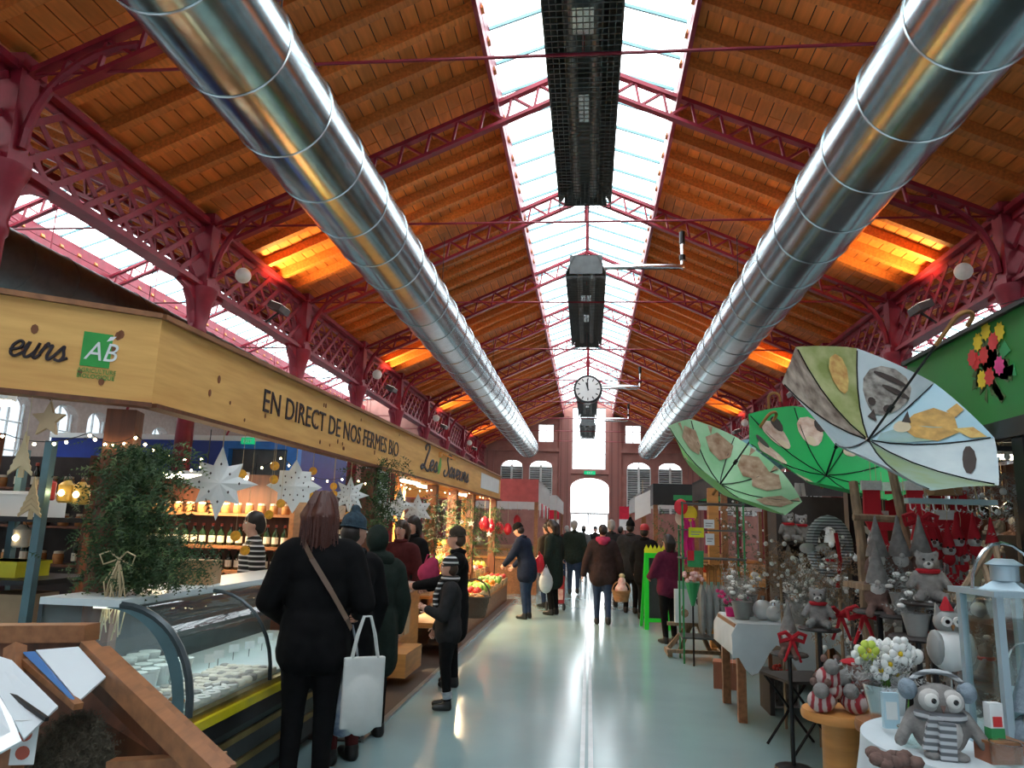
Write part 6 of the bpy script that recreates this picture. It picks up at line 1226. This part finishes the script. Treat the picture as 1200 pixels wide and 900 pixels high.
mat('hat_blue', (.035, .07, .10), .95, var=.5, scale=40, bump=.6); mat('hat_brown', (.06, .045, .03), .95, var=.4, scale=40, bump=.5); mat('stripes_bw', (.6, .6, .6), .9, kind='wave', scale=7, col2=(.012, .012, .012), stretch=(0, 0, 1)); MATS['stripes_bw'].node_tree.nodes['Wave Texture'].inputs['Distortion'].default_value = 0
MATS['stripes_bw'].node_tree.nodes['Wave Texture'].bands_direction = 'Z'
_r = MATS['stripes_bw'].node_tree.nodes['Color Ramp'].color_ramp; _r.elements[0].position = .72; _r.elements[1].position = .8
mat('shoe_black', (.012, .011, .011), .4); mat('canvas_white', (.62, .64, .62), .85, var=.1, scale=8, bump=.2); mat('bag_blue', (.10, .14, .22), .8, kind='noise', col2=(.5, .54, .55), scale=14); mat('leather_tan', (.16, .10, .07), .5); mat('bag_red', (.45, .03, .04), .6); mat('plastic_bag', (.65, .68, .7), .35)
def person(lab, loc, rz, h, coat='black', trou='black', hem=.45, hair='dark', hairlen=0, hat=None, lean=0, L=None, Rr=None, stride=0, vox=None, head_turn=0, head_tilt=0, wide=1.0, hood=None, shoe='shoe_black', hands=True, collar=True, face=True):
    d = Vector(loc).length; vox = vox or (.014 if d < 6 else .018 if d < 9 else .026)
    t = T('person', lab, 'person', loc, rz)
    A = Matrix.Translation((0, 0, .52)) @ Matrix.Rotation(-lean, 4, 'X') @ Matrix.Translation((0, 0, -.52))
    S3 = lambda p: tuple(Vector(p)*h)
    U = lambda p: tuple((A @ Vector(p))*h)
    r = lambda x: x*h*wide if x > .05 else x*h
    HM = A @ Matrix.Translation((0, .008, .875)) @ Matrix.Rotation(head_turn, 4, 'Z') @ Matrix.Rotation(-head_tilt, 4, 'X')
    Hh = lambda p: tuple((HM @ (Vector(p)-Vector((0, .008, .875))))*h)
    HR = (HM.to_3x3()).to_4x4(); UR = A.to_3x3().to_4x4()
    le, lwr = L or ((-.15, -.01, .63), (-.155, .035, .49)); re, rwr = Rr or ((.15, -.01, .63), (.155, .035, .49))
    sh_ = .105
    legs = []
    for s, st in ((-1, stride), (1, -stride)):
        hip = (s*.05, 0, .5); kn = (s*.052, st*.55+.012, .285); an = (s*.052, st-.012-(0.02 if st < 0 else 0), .05+(.02 if st < 0 else 0)); legs.append((hip, kn, an))
    P = [('e', S3((0, 0, .53)), (r(.088), r(.064), r(.07))), ('e', U((0, .0, .66)), (r(.078), r(.056), r(.13)), UR), ('e', U((0, 0, .74)), (r(.094), r(.062), r(.085)), UR), ('c', U((-.085, 0, .795)), U((.085, 0, .795)), r(.038), r(.038)), ('c', U((0, 0, .82)), Hh((0, .01, .885)), .031*h, .03*h),
         ('e', Hh((0, .012, .94)), (.042*h, .052*h, .06*h), HR), ('e', Hh((0, .028, .905)), (.032*h, .036*h, .03*h), HR), ('e', Hh((0, .065, .925)), (.007*h, .012*h, .014*h), HR), ('e', Hh((-.043, .008, .93)), (.006*h, .011*h, .016*h), HR), ('e', Hh((.043, .008, .93)), (.006*h, .011*h, .016*h), HR)]
    for hip, kn, an in legs: P += [('c', S3(hip), S3(kn), .058*h*wide, .04*h), ('c', S3(kn), S3(an), .04*h, .028*h)]
    for s, e, w in ((-1, le, lwr), (1, re, rwr)): P += [('c', U((s*sh_, 0, .785)), U(e), .036*h, .028*h), ('c', U(e), U(w), .028*h, .019*h)]
    me = blob(P, vox, 3); me.materials.clear(); me.materials.append(M('skin')); me.materials.append(M('cloth_'+trou)); me.materials.append(M('lip')); me.materials.append(M('eye_white')); me.materials.append(M('eye_black'))
    for p in me.polygons: p.use_smooth = True; p.material_index = 1 if p.center.z < .56*h else 0
    bm = bmesh.new(); bm.from_mesh(me); mb = MB(); mb.b.free(); mb.b = bm
    def add(fn, mi):
        n0 = len(bm.faces); fn(); bm.faces.ensure_lookup_table()
        for f in bm.faces[n0:]: f.material_index = mi; f.smooth = True
    if hands:
        for s, e, w in ((-1, le, lwr), (1, re, rwr)):
            ev, wv = Vector(U(e)), Vector(U(w)); dr = (wv-ev).normalized(); k = h/1.7
            inn = Vector((-s, 0, 0)); inn = (inn-inn.dot(dr)*dr).normalized(); sid = dr.cross(inn).normalized()
            if sid.y < 0 and abs(dr.y) < .6: sid = -sid
            def hand():
                c = wv+dr*.045*k; mb.cyl(wv-dr*.02*k, wv+dr*.03*k, .021*k, .024*k, 10)
                mm = Matrix((sid, inn, dr)).transposed().to_4x4(); mb.sph(c, (.038*k, .017*k, .05*k), 10, 8, mm)
                for i, (o, l) in enumerate(((-.028, .062), (-.01, .074), (.009, .07), (.027, .054))):
                    b0 = c+dr*.038*k+sid*(o*k); b1 = b0+(dr*.85+inn*.35).normalized()*l*.55*k; b2 = b1+(dr*.45+inn*.85).normalized()*l*.5*k
                    mb.cyl(b0, b1, .0092*k, .0085*k, 7); mb.sph(b1, .0087*k, 7, 5); mb.cyl(b1, b2, .0085*k, .0065*k, 7); mb.sph(b2, .0066*k, 7, 5)
                t0 = c-dr*.015*k+sid*.03*k; t1 = t0+(sid*.75+dr*.6+inn*.35).normalized()*.035*k; t2 = t1+(sid*.2+dr*.85+inn*.5).normalized()*.03*k
                mb.cyl(t0, t1, .0125*k, .0105*k, 7); mb.sph(t1, .0105*k, 7, 5); mb.cyl(t1, t2, .0102*k, .008*k, 7); mb.sph(t2, .008*k, 7, 5)
            add(hand, 0)
    if face:
        for s in (-1, 1):
            add(lambda: mb.sph(Hh((s*.018, .056, .942)), (.0085*h, .006*h, .005*h), 8, 6, HR), 3); add(lambda: mb.sph(Hh((s*.018, .0605, .942)), .0038*h, 6, 5), 4)
            add(lambda: mb.sph(Hh((s*.018, .058, .953)), (.011*h, .005*h, .0025*h), 8, 5, HR), 4)
        add(lambda: mb.sph(Hh((0, .060, .899)), (.013*h, .006*h, .004*h), 8, 6, HR), 2)
    bm.to_mesh(me); bm.free(); me.name = 'body'; obj('body', me, t)
    # coat
    i_ = .012
    C = [('e', U((0, 0, .66)), (r(.098), r(.075), r(.14)), UR), ('e', U((0, 0, .745)), (r(.108), r(.076), r(.085)), UR), ('c', U((-.085, 0, .793)), U((.085, 0, .793)), r(.051), r(.051)), ('c', U((0, -.005, .82)), U((0, -.002, .838)), .05*h, .046*h)]
    if hem < .5:
        C += [('e', S3((0, 0, .55)), (r(.108), r(.083), r(.1))), ('c', S3((-.035*wide, 0, hem+.055)), S3((.035*wide, 0, hem+.055)), .078*h*wide, .078*h*wide), ('c', S3((-.03, 0, .5)), S3((-.035*wide, 0, hem+.05)), .085*h*wide, .08*h*wide), ('c', S3((.03, 0, .5)), S3((.035*wide, 0, hem+.05)), .085*h*wide, .08*h*wide)]
    else: C += [('e', S3((0, 0, .54)), (r(.1), r(.078), r(.07)))]
    for s, e, w in ((-1, le, lwr), (1, re, rwr)): C += [('c', U((s*sh_, 0, .785)), U(e), .05*h*(.6+.4*wide), .043*h), ('c', U(e), U(w), .043*h, .03*h)]
    blobobj('coat', C, vox, coat if coat in MATS else 'cloth_'+coat, t, 2)
    if collar: blobobj('collar', [('c', U((.045*math.cos(a), .042*math.sin(a)-.003, .85)), U((.045*math.cos(a+.8), .042*math.sin(a+.8)-.003, .85)), .018*h, .018*h) for a in [k*.785 for k in range(8)]], vox, coat if coat in MATS else 'cloth_'+coat, t, 2)
    for hip, kn, an in legs:
        a = Vector(an); blobobj('shoe', [('c', S3((a.x, a.y-.005, max(.022, a.z-.028))), S3((a.x*1.15, a.y+.085, .02)), .03*h, .021*h), ('c', S3(a), S3((a.x, a.y, a.z-.02)), .031*h, .03*h)], max(.012, vox*.8), shoe, t, 1)
    if hood:
        blobobj('hood', [('e', Hh((0, -.004, .94)), (.058*h, .062*h, .074*h), HR), ('e', Hh((0, -.04, .93)), (.04*h, .04*h, .05*h), HR), ('c', U((-.04, -.02, .84)), U((.04, -.02, .84)), .042*h, .042*h)] if hood == 'up' else [('e', U((0, -.065, .835)), (.06*h, .04*h, .05*h), UR), ('c', U((-.05, -.03, .85)), U((.05, -.03, .85)), .032*h, .032*h)], vox*.9, hood_m(hood, coat), t, 2)
    elif hat is None or hairlen:
        Hs = [('e', Hh((0, .002, .962)), (.0515*h, .059*h, .053*h), HR), ('e', Hh((0, -.008, .94)), (.0505*h, .05*h, .05*h), HR), ('e', Hh((0, -.03, .93)), (.045*h, .034*h, .055*h), HR)]
        hv = vox*.8
        if hairlen:
            q = random.Random(int(h*1000)); hv = min(vox*.8, .012)
            for i in range(22):
                a = math.radians(200+140*i/21); x0, y0 = .05*math.cos(a), .058*math.sin(a)*.9; ln = hairlen+q.uniform(-.02, .03); k1 = q.uniform(.9, 1.3)
                Hs += [('c', Hh((x0*.7, y0*.7, .975)), Hh((x0*k1, y0*k1-.002, .925)), .017*h, .016*h), ('c', Hh((x0*k1, y0*k1-.002, .925)), Hh((x0*1.05, y0*1.02, .885-ln)), .016*h, .007*h)]
        blobobj('hair', Hs, hv, 'hair_'+hair, t, 1)
        if hairlen > .04:
            mb = MB(); q = random.Random(4)
            for i in range(130):
                a = math.radians(q.uniform(185, 355)); x0, y0 = .058*math.cos(a), .066*math.sin(a); e = q.uniform(.9, 1.25); zt = q.uniform(.95, 1.0); ln = hairlen+q.uniform(-.03, .03)
                mb.tube([Hh((x0*.55, y0*.55, zt+.012)), Hh((x0*.95, y0*.95, zt-.03)), Hh((x0*e, y0*e, .92)), Hh((x0*e*q.uniform(.85, 1.15), y0*e, .885-ln))], .0035*h, 4, .0015*h)
            mb.build('hair_strands', 'hair_'+hair, t)['kind'] = 'stuff'
    if hat and not hairlen and not hood: blobobj('hair', [('e', Hh((0, -.012, .925)), (.0475*h, .047*h, .05*h), HR)], vox*.7, 'hair_'+hair, t, 1)
    if hat:
        hm, bob = hat
        o = blobobj('hat', [('e', Hh((0, -.004, .972)), (.0505*h, .059*h, .05*h), HR), ('e', Hh((0, -.003, .955)), (.0515*h, .0605*h, .03*h), HR)]+([('e', Hh((0, -.01, 1.03)), (.022*h,)*3)] if bob else []), vox*.7, hm, t, 2)
        # lift the brim above the brows
        for v in o.data.vertices:
            lp = HM.inverted() @ (v.co/h)+Vector((0, .008, .875))
            if lp.z < .95: lp.z = .95; v.co = Vector(Hh(lp))
        mb = MB(); mb.tube([Hh((.05*math.cos(a*math.pi/8), -.003+.0585*math.sin(a*math.pi/8), .952)) for a in range(17)], .005*h, 6); mb.build('hat_brim', hm, t, True)
    return t
def hood_m(hood, coat): return HOODM.get(hood, 'cloth_'+coat) if isinstance(hood, str) and hood in HOODM else 'cloth_'+coat
HOODM = {'pinkdown': 'cloth_pink'}
def fl_(px, Y): p = atY(px, 700, Y); return (p.x, Y, 0)
# foreground woman, her bags
w1 = person('woman with auburn hair in black coat seen from behind in the foreground', fl_(372, 4.45), .25, 1.72, 'black', 'black', .42, 'auburn', .055, L=((-.165, .0, .63), (-.12, .12, .56)), Rr=((.16, -.01, .63), (.14, .11, .585)), wide=1.12, head_turn=-.35)
P1 = Vector(fl_(372, 4.45)); RW = Matrix.Rotation(.25, 3, 'Z')
sb = MB(); pts = [Vector(p)*1.72 for p in ((-.06, .075, .80), (-.075, .03, .852), (-.06, -.04, .838), (-.02, -.088, .78), (.05, -.098, .68), (.11, -.085, .585), (.125, -.05, .55))]
mb = MB(); sn = catmull([(0, 0), (1, 1)]); 
def strap(mb, pts, w, th=.004):
    for a, b in zip(pts, pts[1:]):
        d = (b-a).normalized(); out = Vector((a.x+b.x, a.y+b.y, 0)).normalized(); mb.bar(a-d*.004, b+d*.004, w, th, out)
strap(mb, pts, .03); mb.build('bag_strap', 'leather_tan', w1, label='taupe shoulder strap across the back')
def tote(lab, loc, rz, w, h, m, hl, pr=None):
    t = T('tote_bag', lab, 'bag', loc, rz); blobobj('bag_body', [('c', (-w*.42, 0, -hl-h*.08), (w*.42, 0, -hl-h*.08), .012, .012), ('e', (0, 0, -hl-h*.62), (w*.5, .05, h*.38)), ('b', (-w*.48, -.018, -hl-h*.9), (w*.48, .018, -hl-h*.05))], .012, m, t, 3)
    for y in (-.02, .02): MB().tube([(-w*.3, y, -hl-.03), (-w*.2, y, -hl*.5), (-.02, y*.6, 0), (.02, y*.6, 0), (w*.2, y, -hl*.5), (w*.3, y, -hl-.03)], .007, 5).build('handle', m, t)
    return t
tp = atY(425, 722, 4.42); tote('white canvas tote bag hanging from the foreground woman\'s arm', tuple(tp+Vector((.03, .0, 0))), .5, .25, .46, 'canvas_white', .2)
tp = atY(408, 735, 4.5); tote('blue and white patterned bag behind the white tote', tuple(tp+Vector((-.02, .08, 0))), .3, .24, .44, 'bag_blue', .2)
# second customer with blue knitted hat, third with hood
w2_ = person('customer in blue knitted hat and black coat beside the foreground woman', fl_(410, 5.15), .9, 1.6, 'black', 'wine', .38, 'dark', .0, hat=('hat_blue', True), head_turn=-1.5, head_tilt=.15, wide=1.12, L=((-.15, .05, .64), (-.08, .16, .62)))
person('customer in hooded black coat behind the blue-hatted customer', fl_(440, 5.75), .7, 1.53, 'darkgreen', 'black', .3, hood='up', wide=1.15, head_turn=-.8, L=((-.15, .05, .64), (-.09, .16, .6)))
# vendor
person('shop assistant in black and white striped top behind the deli counter', fl_(291, 6.8), 2.2, 1.62, 'stripes_bw', 'black', .5, 'dark', .0, collar=False)
# boy and companion
by_ = person('small boy in striped beanie and dark jacket standing in the aisle', fl_(527, 6.75), 1.8, 1.27, 'charcoal', 'black', .47, 'brown', 0, hat=('stripes_bw', False), wide=1.15, L=((-.15, .05, .62), (-.12, .15, .66)), Rr=((.16, .02, .63), (.15, .08, .51)), vox=.013, head_tilt=.1)
bv = MB(); bh_ = 1.27; bv.tube([Vector((.052*math.cos(a*.6), .05*math.sin(a*.6), .862))*bh_ for a in range(12)], .026, 8).build('scarf', 'stripes_bw', by_, True, 'black and white striped scarf'); MB().tube([Vector(p)*bh_ for p in ((-.03, .06, .85), (-.035, .1, .75), (-.03, .095, .6))], .026, 6).build('scarf_end', 'stripes_bw', by_, True)
for s in (-1, 1): MB().cyl(Vector((s*.052, -.012, .075))*bh_, Vector((s*.052, -.005, .12))*bh_, .043, .046, 10).build('sock', 'bag_blue', by_, True)
wm = person('woman in brown beanie and long black coat reaching over the counter', fl_(534, 7.7), 1.75, 1.53, 'black', 'black', .3, 'brown', .0, hat=('hat_brown', False), wide=1.1, L=((-.15, .09, .66), (-.12, .26, .63)), Rr=((.15, .05, .64), (.13, .18, .6)), head_tilt=.1)
t = T('pink_bag', 'magenta bag held by the woman in the brown beanie', 'bag', tuple(atY(503, 662, 7.55))); blobobj('bag_body', [('e', (0, 0, -.08), (.12, .05, .11)), ('e', (.03, 0, .02), (.07, .04, .06))], .014, 'cloth_pink', t); MB().tube([(-.05, 0, 0), (-.02, 0, .1), (.04, 0, .1), (.06, 0, 0)], .008, 5).build('handle', 'cloth_pink', t)
person('dark-dressed stallholder behind the serving counter', fl_(480, 9.95), 2.6, 1.66, 'black', 'black', .45, 'dark', .02); person('stallholder with brown hair behind the hams', fl_(466, 9.0), 3.0, 1.6, 'wine', 'black', .5, 'brown', .02)
# aisle crowd
person('man in navy padded coat bending over the produce', fl_(617, 13.5), 1.25, 1.66, 'navy', 'jeans', .40, 'dark', 0, lean=.22, wide=1.2, L=((-.15, .1, .66), (-.12, .2, .6)), Rr=((.15, .09, .65), (.13, .2, .58)), head_tilt=.35, hat=('cloth_black', False))
person('woman in long black coat with a white plastic bag facing the produce', fl_(648, 14.3), 1.1, 1.72, 'darkgreen', 'black', .3, 'dark', .03, wide=1.15, head_tilt=.3)
person('person in olive jacket half hidden behind the black coat', fl_(640, 15.6), .9, 1.68, 'olive', 'jeans', .45, 'dark', .0, wide=1.1)
person('man in dark jacket and jeans walking away down the centre', fl_(672, 19.0), 0, 1.78, 'darkgreen', 'jeans', .45, 'grey', 0, stride=.05, wide=1.2)
person('woman in brown jacket with pink hood walking away with a basket', fl_(706, 13.1), .05, 1.66, 'brown', 'jeans', .42, 'dark', .0, hood='pinkdown', stride=.07, wide=1.25, Rr=((.17, -.01, .63), (.2, .02, .48)), L=((-.17, -.02, .63), (-.2, .0, .49)))
MB().sph((0, -.005*1.66, .95*1.66), (.05*1.66, .056*1.66, .058*1.66), 14, 10).build('hair', 'hair_dark', bpy.data.objects['person.%03d' % (len([o for o in bpy.data.objects if o.name.split('.')[0] == 'person'])-1)], True)
person('tall grey-haired person in dark coat ahead of the pink hood', fl_(716, 16.2), .1, 1.78, 'charcoal', 'black', .35, 'grey', 0, wide=1.15)
person('person in black pointed hat and dark rucksack at the right of the crowd', fl_(739, 15.2), -.3, 1.76, 'charcoal', 'black', .4, hat=('cloth_black', True), wide=1.25)
person('person in black with a dusky red hat by the flower stall', fl_(756, 14.2), -.6, 1.68, 'black', 'black', .38, hat=('bag_red', False), wide=1.15)
person('distant shopper in a pale hat near the far door', fl_(683, 27), .2, 1.7, 'grey', 'black', .4, hat=('hair_grey', False)); person('distant shopper in dark coat near the far door', fl_(697, 30), 2.9, 1.72, 'charcoal', 'black', .4); person('distant shopper in red jacket left of the far door', fl_(663, 25), .5, 1.68, 'wine', 'jeans', .45, 'grey')
person('distant shopper in brown coat by the right red banner', fl_(727, 24), -.4, 1.7, 'brown', 'black', .4)
mv = person('shop worker in maroon jacket beside the green chalkboard', fl_(784, 11.3), .6, 1.52, 'maroon', 'black', .45, 'dark', .02, wide=1.15, L=((-.15, .06, .63), (-.1, .17, .6)))
# carried and wheeled things
gb = atY(728, 705, 13.0); bsk = basket('gift_basket', 'tan wicker basket packed with a gift, carried by the pink-hooded woman', tuple(gb), .15, .17, 'wicker_tan', True); blobobj('gift', [('e', (0, 0, .2), (.11, .1, .09)), ('e', (.01, 0, .32), (.07, .06, .09))], .02, 'blossom', bsk); MB().sph((0.01, 0, .42), (.05, .04, .04), 10, 8).build('bow', 'straw', bsk, True)
tb_ = atZ(652, 716); tl = T('shopping_trolley', 'red two-wheeled shopping trolley in the aisle', 'shopping trolley', (tb_.x, tb_.y, 0), .3)
blobobj('trolley_bag', [('b', (-.14, -.1, .14), (.14, .1, .66)), ('e', (0, 0, .66), (.14, .1, .06))], .022, 'bag_red', tl); MB().box((-.1, -.112, .22), (.1, -.1, .42)).build('pocket', 'blossom', tl)
for s in (-1, 1): MB().cyl((s*.16, .1, .08), (s*.19, .1, .08), .08, n=16).build('wheel', 'shoe_black', tl, True); MB().tube([(s*.1, .1, .1), (s*.1, .13, .7), (s*.09, .2, .98)], .011, 6).build('frame_tube', 'steel', tl)
MB().cyl((-.1, .2, .98), (.1, .2, .98), .015, n=8).build('handle', 'shoe_black', tl); MB().cyl((-.16, .1, .08), (.16, .1, .08), .01, n=6).build('axle', 'steel', tl)
hd = T('red_parcel', 'bright red bundle sitting on the shopping trolley', 'bundle', (tb_.x, tb_.y, .72), .2); blobobj('bundle_body', [('e', (0, 0, .06), (.13, .1, .08)), ('e', (.03, 0, .17), (.08, .07, .06))], .02, 'balloon_red', hd); MB().tube([(.13*math.cos(a*.52), .1*math.sin(a*.52), .06) for a in range(13)], .01, 5).build('cord', 'plush_light', hd)
pbg = atY(640, 668, 14.0); t = T('plastic_bag', 'white plastic carrier bag held in the aisle crowd', 'bag', tuple(pbg), .4); blobobj('bag_body', [('e', (0, 0, -.22), (.14, .08, .2)), ('e', (0, 0, -.05), (.07, .04, .1))], .02, 'plastic_bag', t); MB().tube([(-.04, 0, 0), (0, 0, .1), (.04, 0, 0)], .01, 5).build('handle', 'plastic_bag', t)
rbg = atY(632, 655, 13.9); t = T('red_bag', 'red carrier bag beside the white plastic bag', 'bag', tuple(rbg)); blobobj('bag_body', [('e', (0, 0, -.1), (.1, .06, .16)), ('e', (.02, 0, .02), (.06, .04, .08))], .02, 'balloon_red', t); MB().tube([(-.03, 0, .05), (0, 0, .14), (.04, 0, .05)], .008, 5).build('handle', 'balloon_red', t)
# ================================================================ farther stalls
mat('awning_white', (.62, .60, .58), .7, var=.1); mat('awning_red', (.55, .12, .12), .7); mat('flag_red', (.75, .01, .05), .6); mat('sign_black', (.015, .015, .015), .5)
def stall(lab, x0, x1, y0, y1, zf, hf, m, nm='market_stall', front='awning_white', goods=True, side=1):
    t = T(nm, lab, 'market stall', ((x0+x1)/2, y0, 0)); w = (x1-x0)/2; L = y1-y0
    for x in (-w+.05, w-.05):
        for y in (.05, L-.05): MB().box((x-.045, y-.045, 0), (x+.045, y+.045, zf)).build('post', 'mid_wood', t)
    MB().box((-w, -.03, zf), (w, 0, zf+hf)).build('front_fascia', front, t); MB().box((side*w-.03 if side > 0 else -w, 0, zf), (side*w if side > 0 else -w+.03, L, zf+hf)).build('aisle_fascia', m, t); MB().box((-w, 0, zf+hf-.04), (w, L, zf+hf-.02)).build('roof_cloth', m, t)
    MB().box((-w, .1, .0), (w, L-.1, .82)).build('counter_body', 'mid_wood', t); MB().box((-w-.03, .05, .82), (w+.03, L-.05, .87)).build('worktop', 'orange_wood', t)
    return t
x1 = atY(637, 600, 20.5).x
s1_ = stall('market stall with white fascia beyond the produce stand', x1-3.2, x1, 18.3, 23.5, 2.2, .55, 'awning_white', front='awning_red')
x2 = x1+.15; stall('market stall with plain white awning farther along the left', x2-3.2, x2, 25.5, 32, 2.2, .5, 'awning_white')
mb = MB()
for i in range(6): MB().prism([(0, 0), (.5, 0), (.38, -.3), (.25, -.36), (.12, -.3)], (x1+.01-((x1-3.2+x1)/2), .2+i*.85, 2.2), (0, 1, 0), (0, 0, 1), .01).build('pennant', 'flag_red' if i % 2 else 'white_paint', s1_)
x3 = atY(745, 590, 17.5).x
r1 = stall('dark-signed drinks stall on the right past the chalkboard', x3+.2, x3+3.4, 15.2, 18.8, 2.1, .42, 'sign_black', front='sign_black', side=-1)
put(textmesh('Liqueur', .26, 'paper_white', .004, shear=.3), 'lettering', r1, (.75, -.036, 2.24), (1, 0, 0), (0, 0, 1)); MB().box((-1.2, -.04, 2.2), (-.2, -.031, 2.3)).build('green_stripe', 'sap_green', r1)
r2 = T('hanging_sign', 'tilted white panel hanging at the drinks stall corner', 'panel', tuple(atY(753, 592, 15.0))); MB().prism([(-.15, -.3), (.15, -.15), (.15, .3), (-.15, .15)], (0, 0, 0), (1, 0, 0), (0, 0, 1), .02).build('panel_board', 'white_paint', r2); MB().cyl((0, 0, .2), (0, 0, .5), .006, n=4).build('cord', 'straw', r2)
stall('far right market stall with pale fascia', x3+.4, x3+3.6, 21, 28, 2.2, .5, 'awning_white', side=-1); stall('right market stall behind the umbrella rack', 1.95, 4.3, 11.4, 14.5, 2.15, .35, 'olive_cloth' if 'olive_cloth' in MATS else 'dark_shelf', front='dark_shelf', side=-1)
pm = T('potted_palm', 'bushy green potted plant beside the drinks stall', 'potted plant', (atY(779, 640, 14.8).x, 14.7, 0)); MB().lathe([(.14, 0), (.2, .4), (.17, .4)], 14).build('pot', 'terracotta', pm, True); foliage(140, lambda r: (r.gauss(0, .13), r.gauss(0, .12), .6+abs(r.gauss(0, .5))), .15, .3, 91, -.8).build('foliage', 'conifer_light', pm)
for i, (px, lab) in enumerate(((648, 'red square banner left of the far doorway'), (733, 'red square banner right of the far doorway'))):
    p = atY(px, 601, 33); t = T('red_banner', lab, 'banner', tuple(p)); MB().box((-.27, 0, -.27), (.27, .02, .27)).build('banner_cloth', 'flag_red', t); MB().box((-.27, .0, -.75), (.27, .02, -.28)).build('pale_panel', 'white_paint', t); MB().cyl((0, .05, -p.z), (0, .05, .3), .02, n=6).build('pole', 'black_metal', t)
# red paper lanterns and bunting over the produce
for i, (px, py) in enumerate(((568, 613), (574, 615), (585, 618), (595, 619), (606, 609))):
    p = atP(px, py, FA-fn*.03, fn); t = T('red_ornament', 'red felt stocking ornament over the produce, %s from the camera' % ORD[i], 'ornament', tuple(p), 0, 'red ornaments'); MB().lathe([(.03, -.16), (.1, -.1), (.11, 0), (.06, .1), (.02, .13)], 10).build('ornament_body', 'balloon_red', t, True); MB().cyl((0, 0, .13), (0, 0, max(.2, Z0-p.z)), .004, n=4).build('cord', 'straw', t)
# clutter on far counters
rr = random.Random(5)
for k, (xa, xb, y0, y1) in enumerate(((x1-.6, x1-.1, 18.5, 23.3), (x3+.3, x3+.8, 15.4, 18.6), (2.05, 2.6, 11.6, 14.3))):
    for i in range(14):
        nm = names[rr.randint(0, len(names)-1)]; place(FP[nm], (rr.uniform(xa, xb), y0+(y1-y0)*i/13, .87), rr.random()*6, 1.9)['label'] = '%s lying on the %s counter, %s along' % (nm.replace('_', ' '), ('far left stall', 'drinks stall', 'near right stall')[k], ORD[i])
    for i in range(9): place(jar, (rr.uniform(xa-.1, xb+.1), y0+(y1-y0)*(i+.4)/9, .87), 0, 1.6)['label'] = 'jar with pale lid on the %s counter, %s along' % (('far left stall', 'drinks stall', 'near right stall')[k], ORD[i])
# side-nave clutter: tall dark shelving seen under the pine fascia
for i, (x, y, lab) in enumerate(((-6.9, 6.8, 'tall dark shelving in the left side hall near the first column'), (-7.6, 9.6, 'tall dark shelving in the left side hall beside the kiosk'))):
    su = shelfunit(lab, x-.9, x+.9, y, [.4, .9, 1.4, 1.9], .4, 'brown_wood', 'dark_shelf', 2.35); rr = random.Random(50+i)
    for z in (.9, 1.4, 1.9):
        for j in range(7): place(jar if rr.random() < .6 else btl, (x-.75+.25*j, y-.05, z), 0, 1.5)['label'] = 'jar or bottle on the %s dark side shelving, shelf %s, %s from the left' % (('near', 'farther')[i], {.9: 'two', 1.4: 'three', 1.9: 'four'}[z], ORD[j].replace('nearest', 'first'))
bpy.data.scenes.remove(_WS)
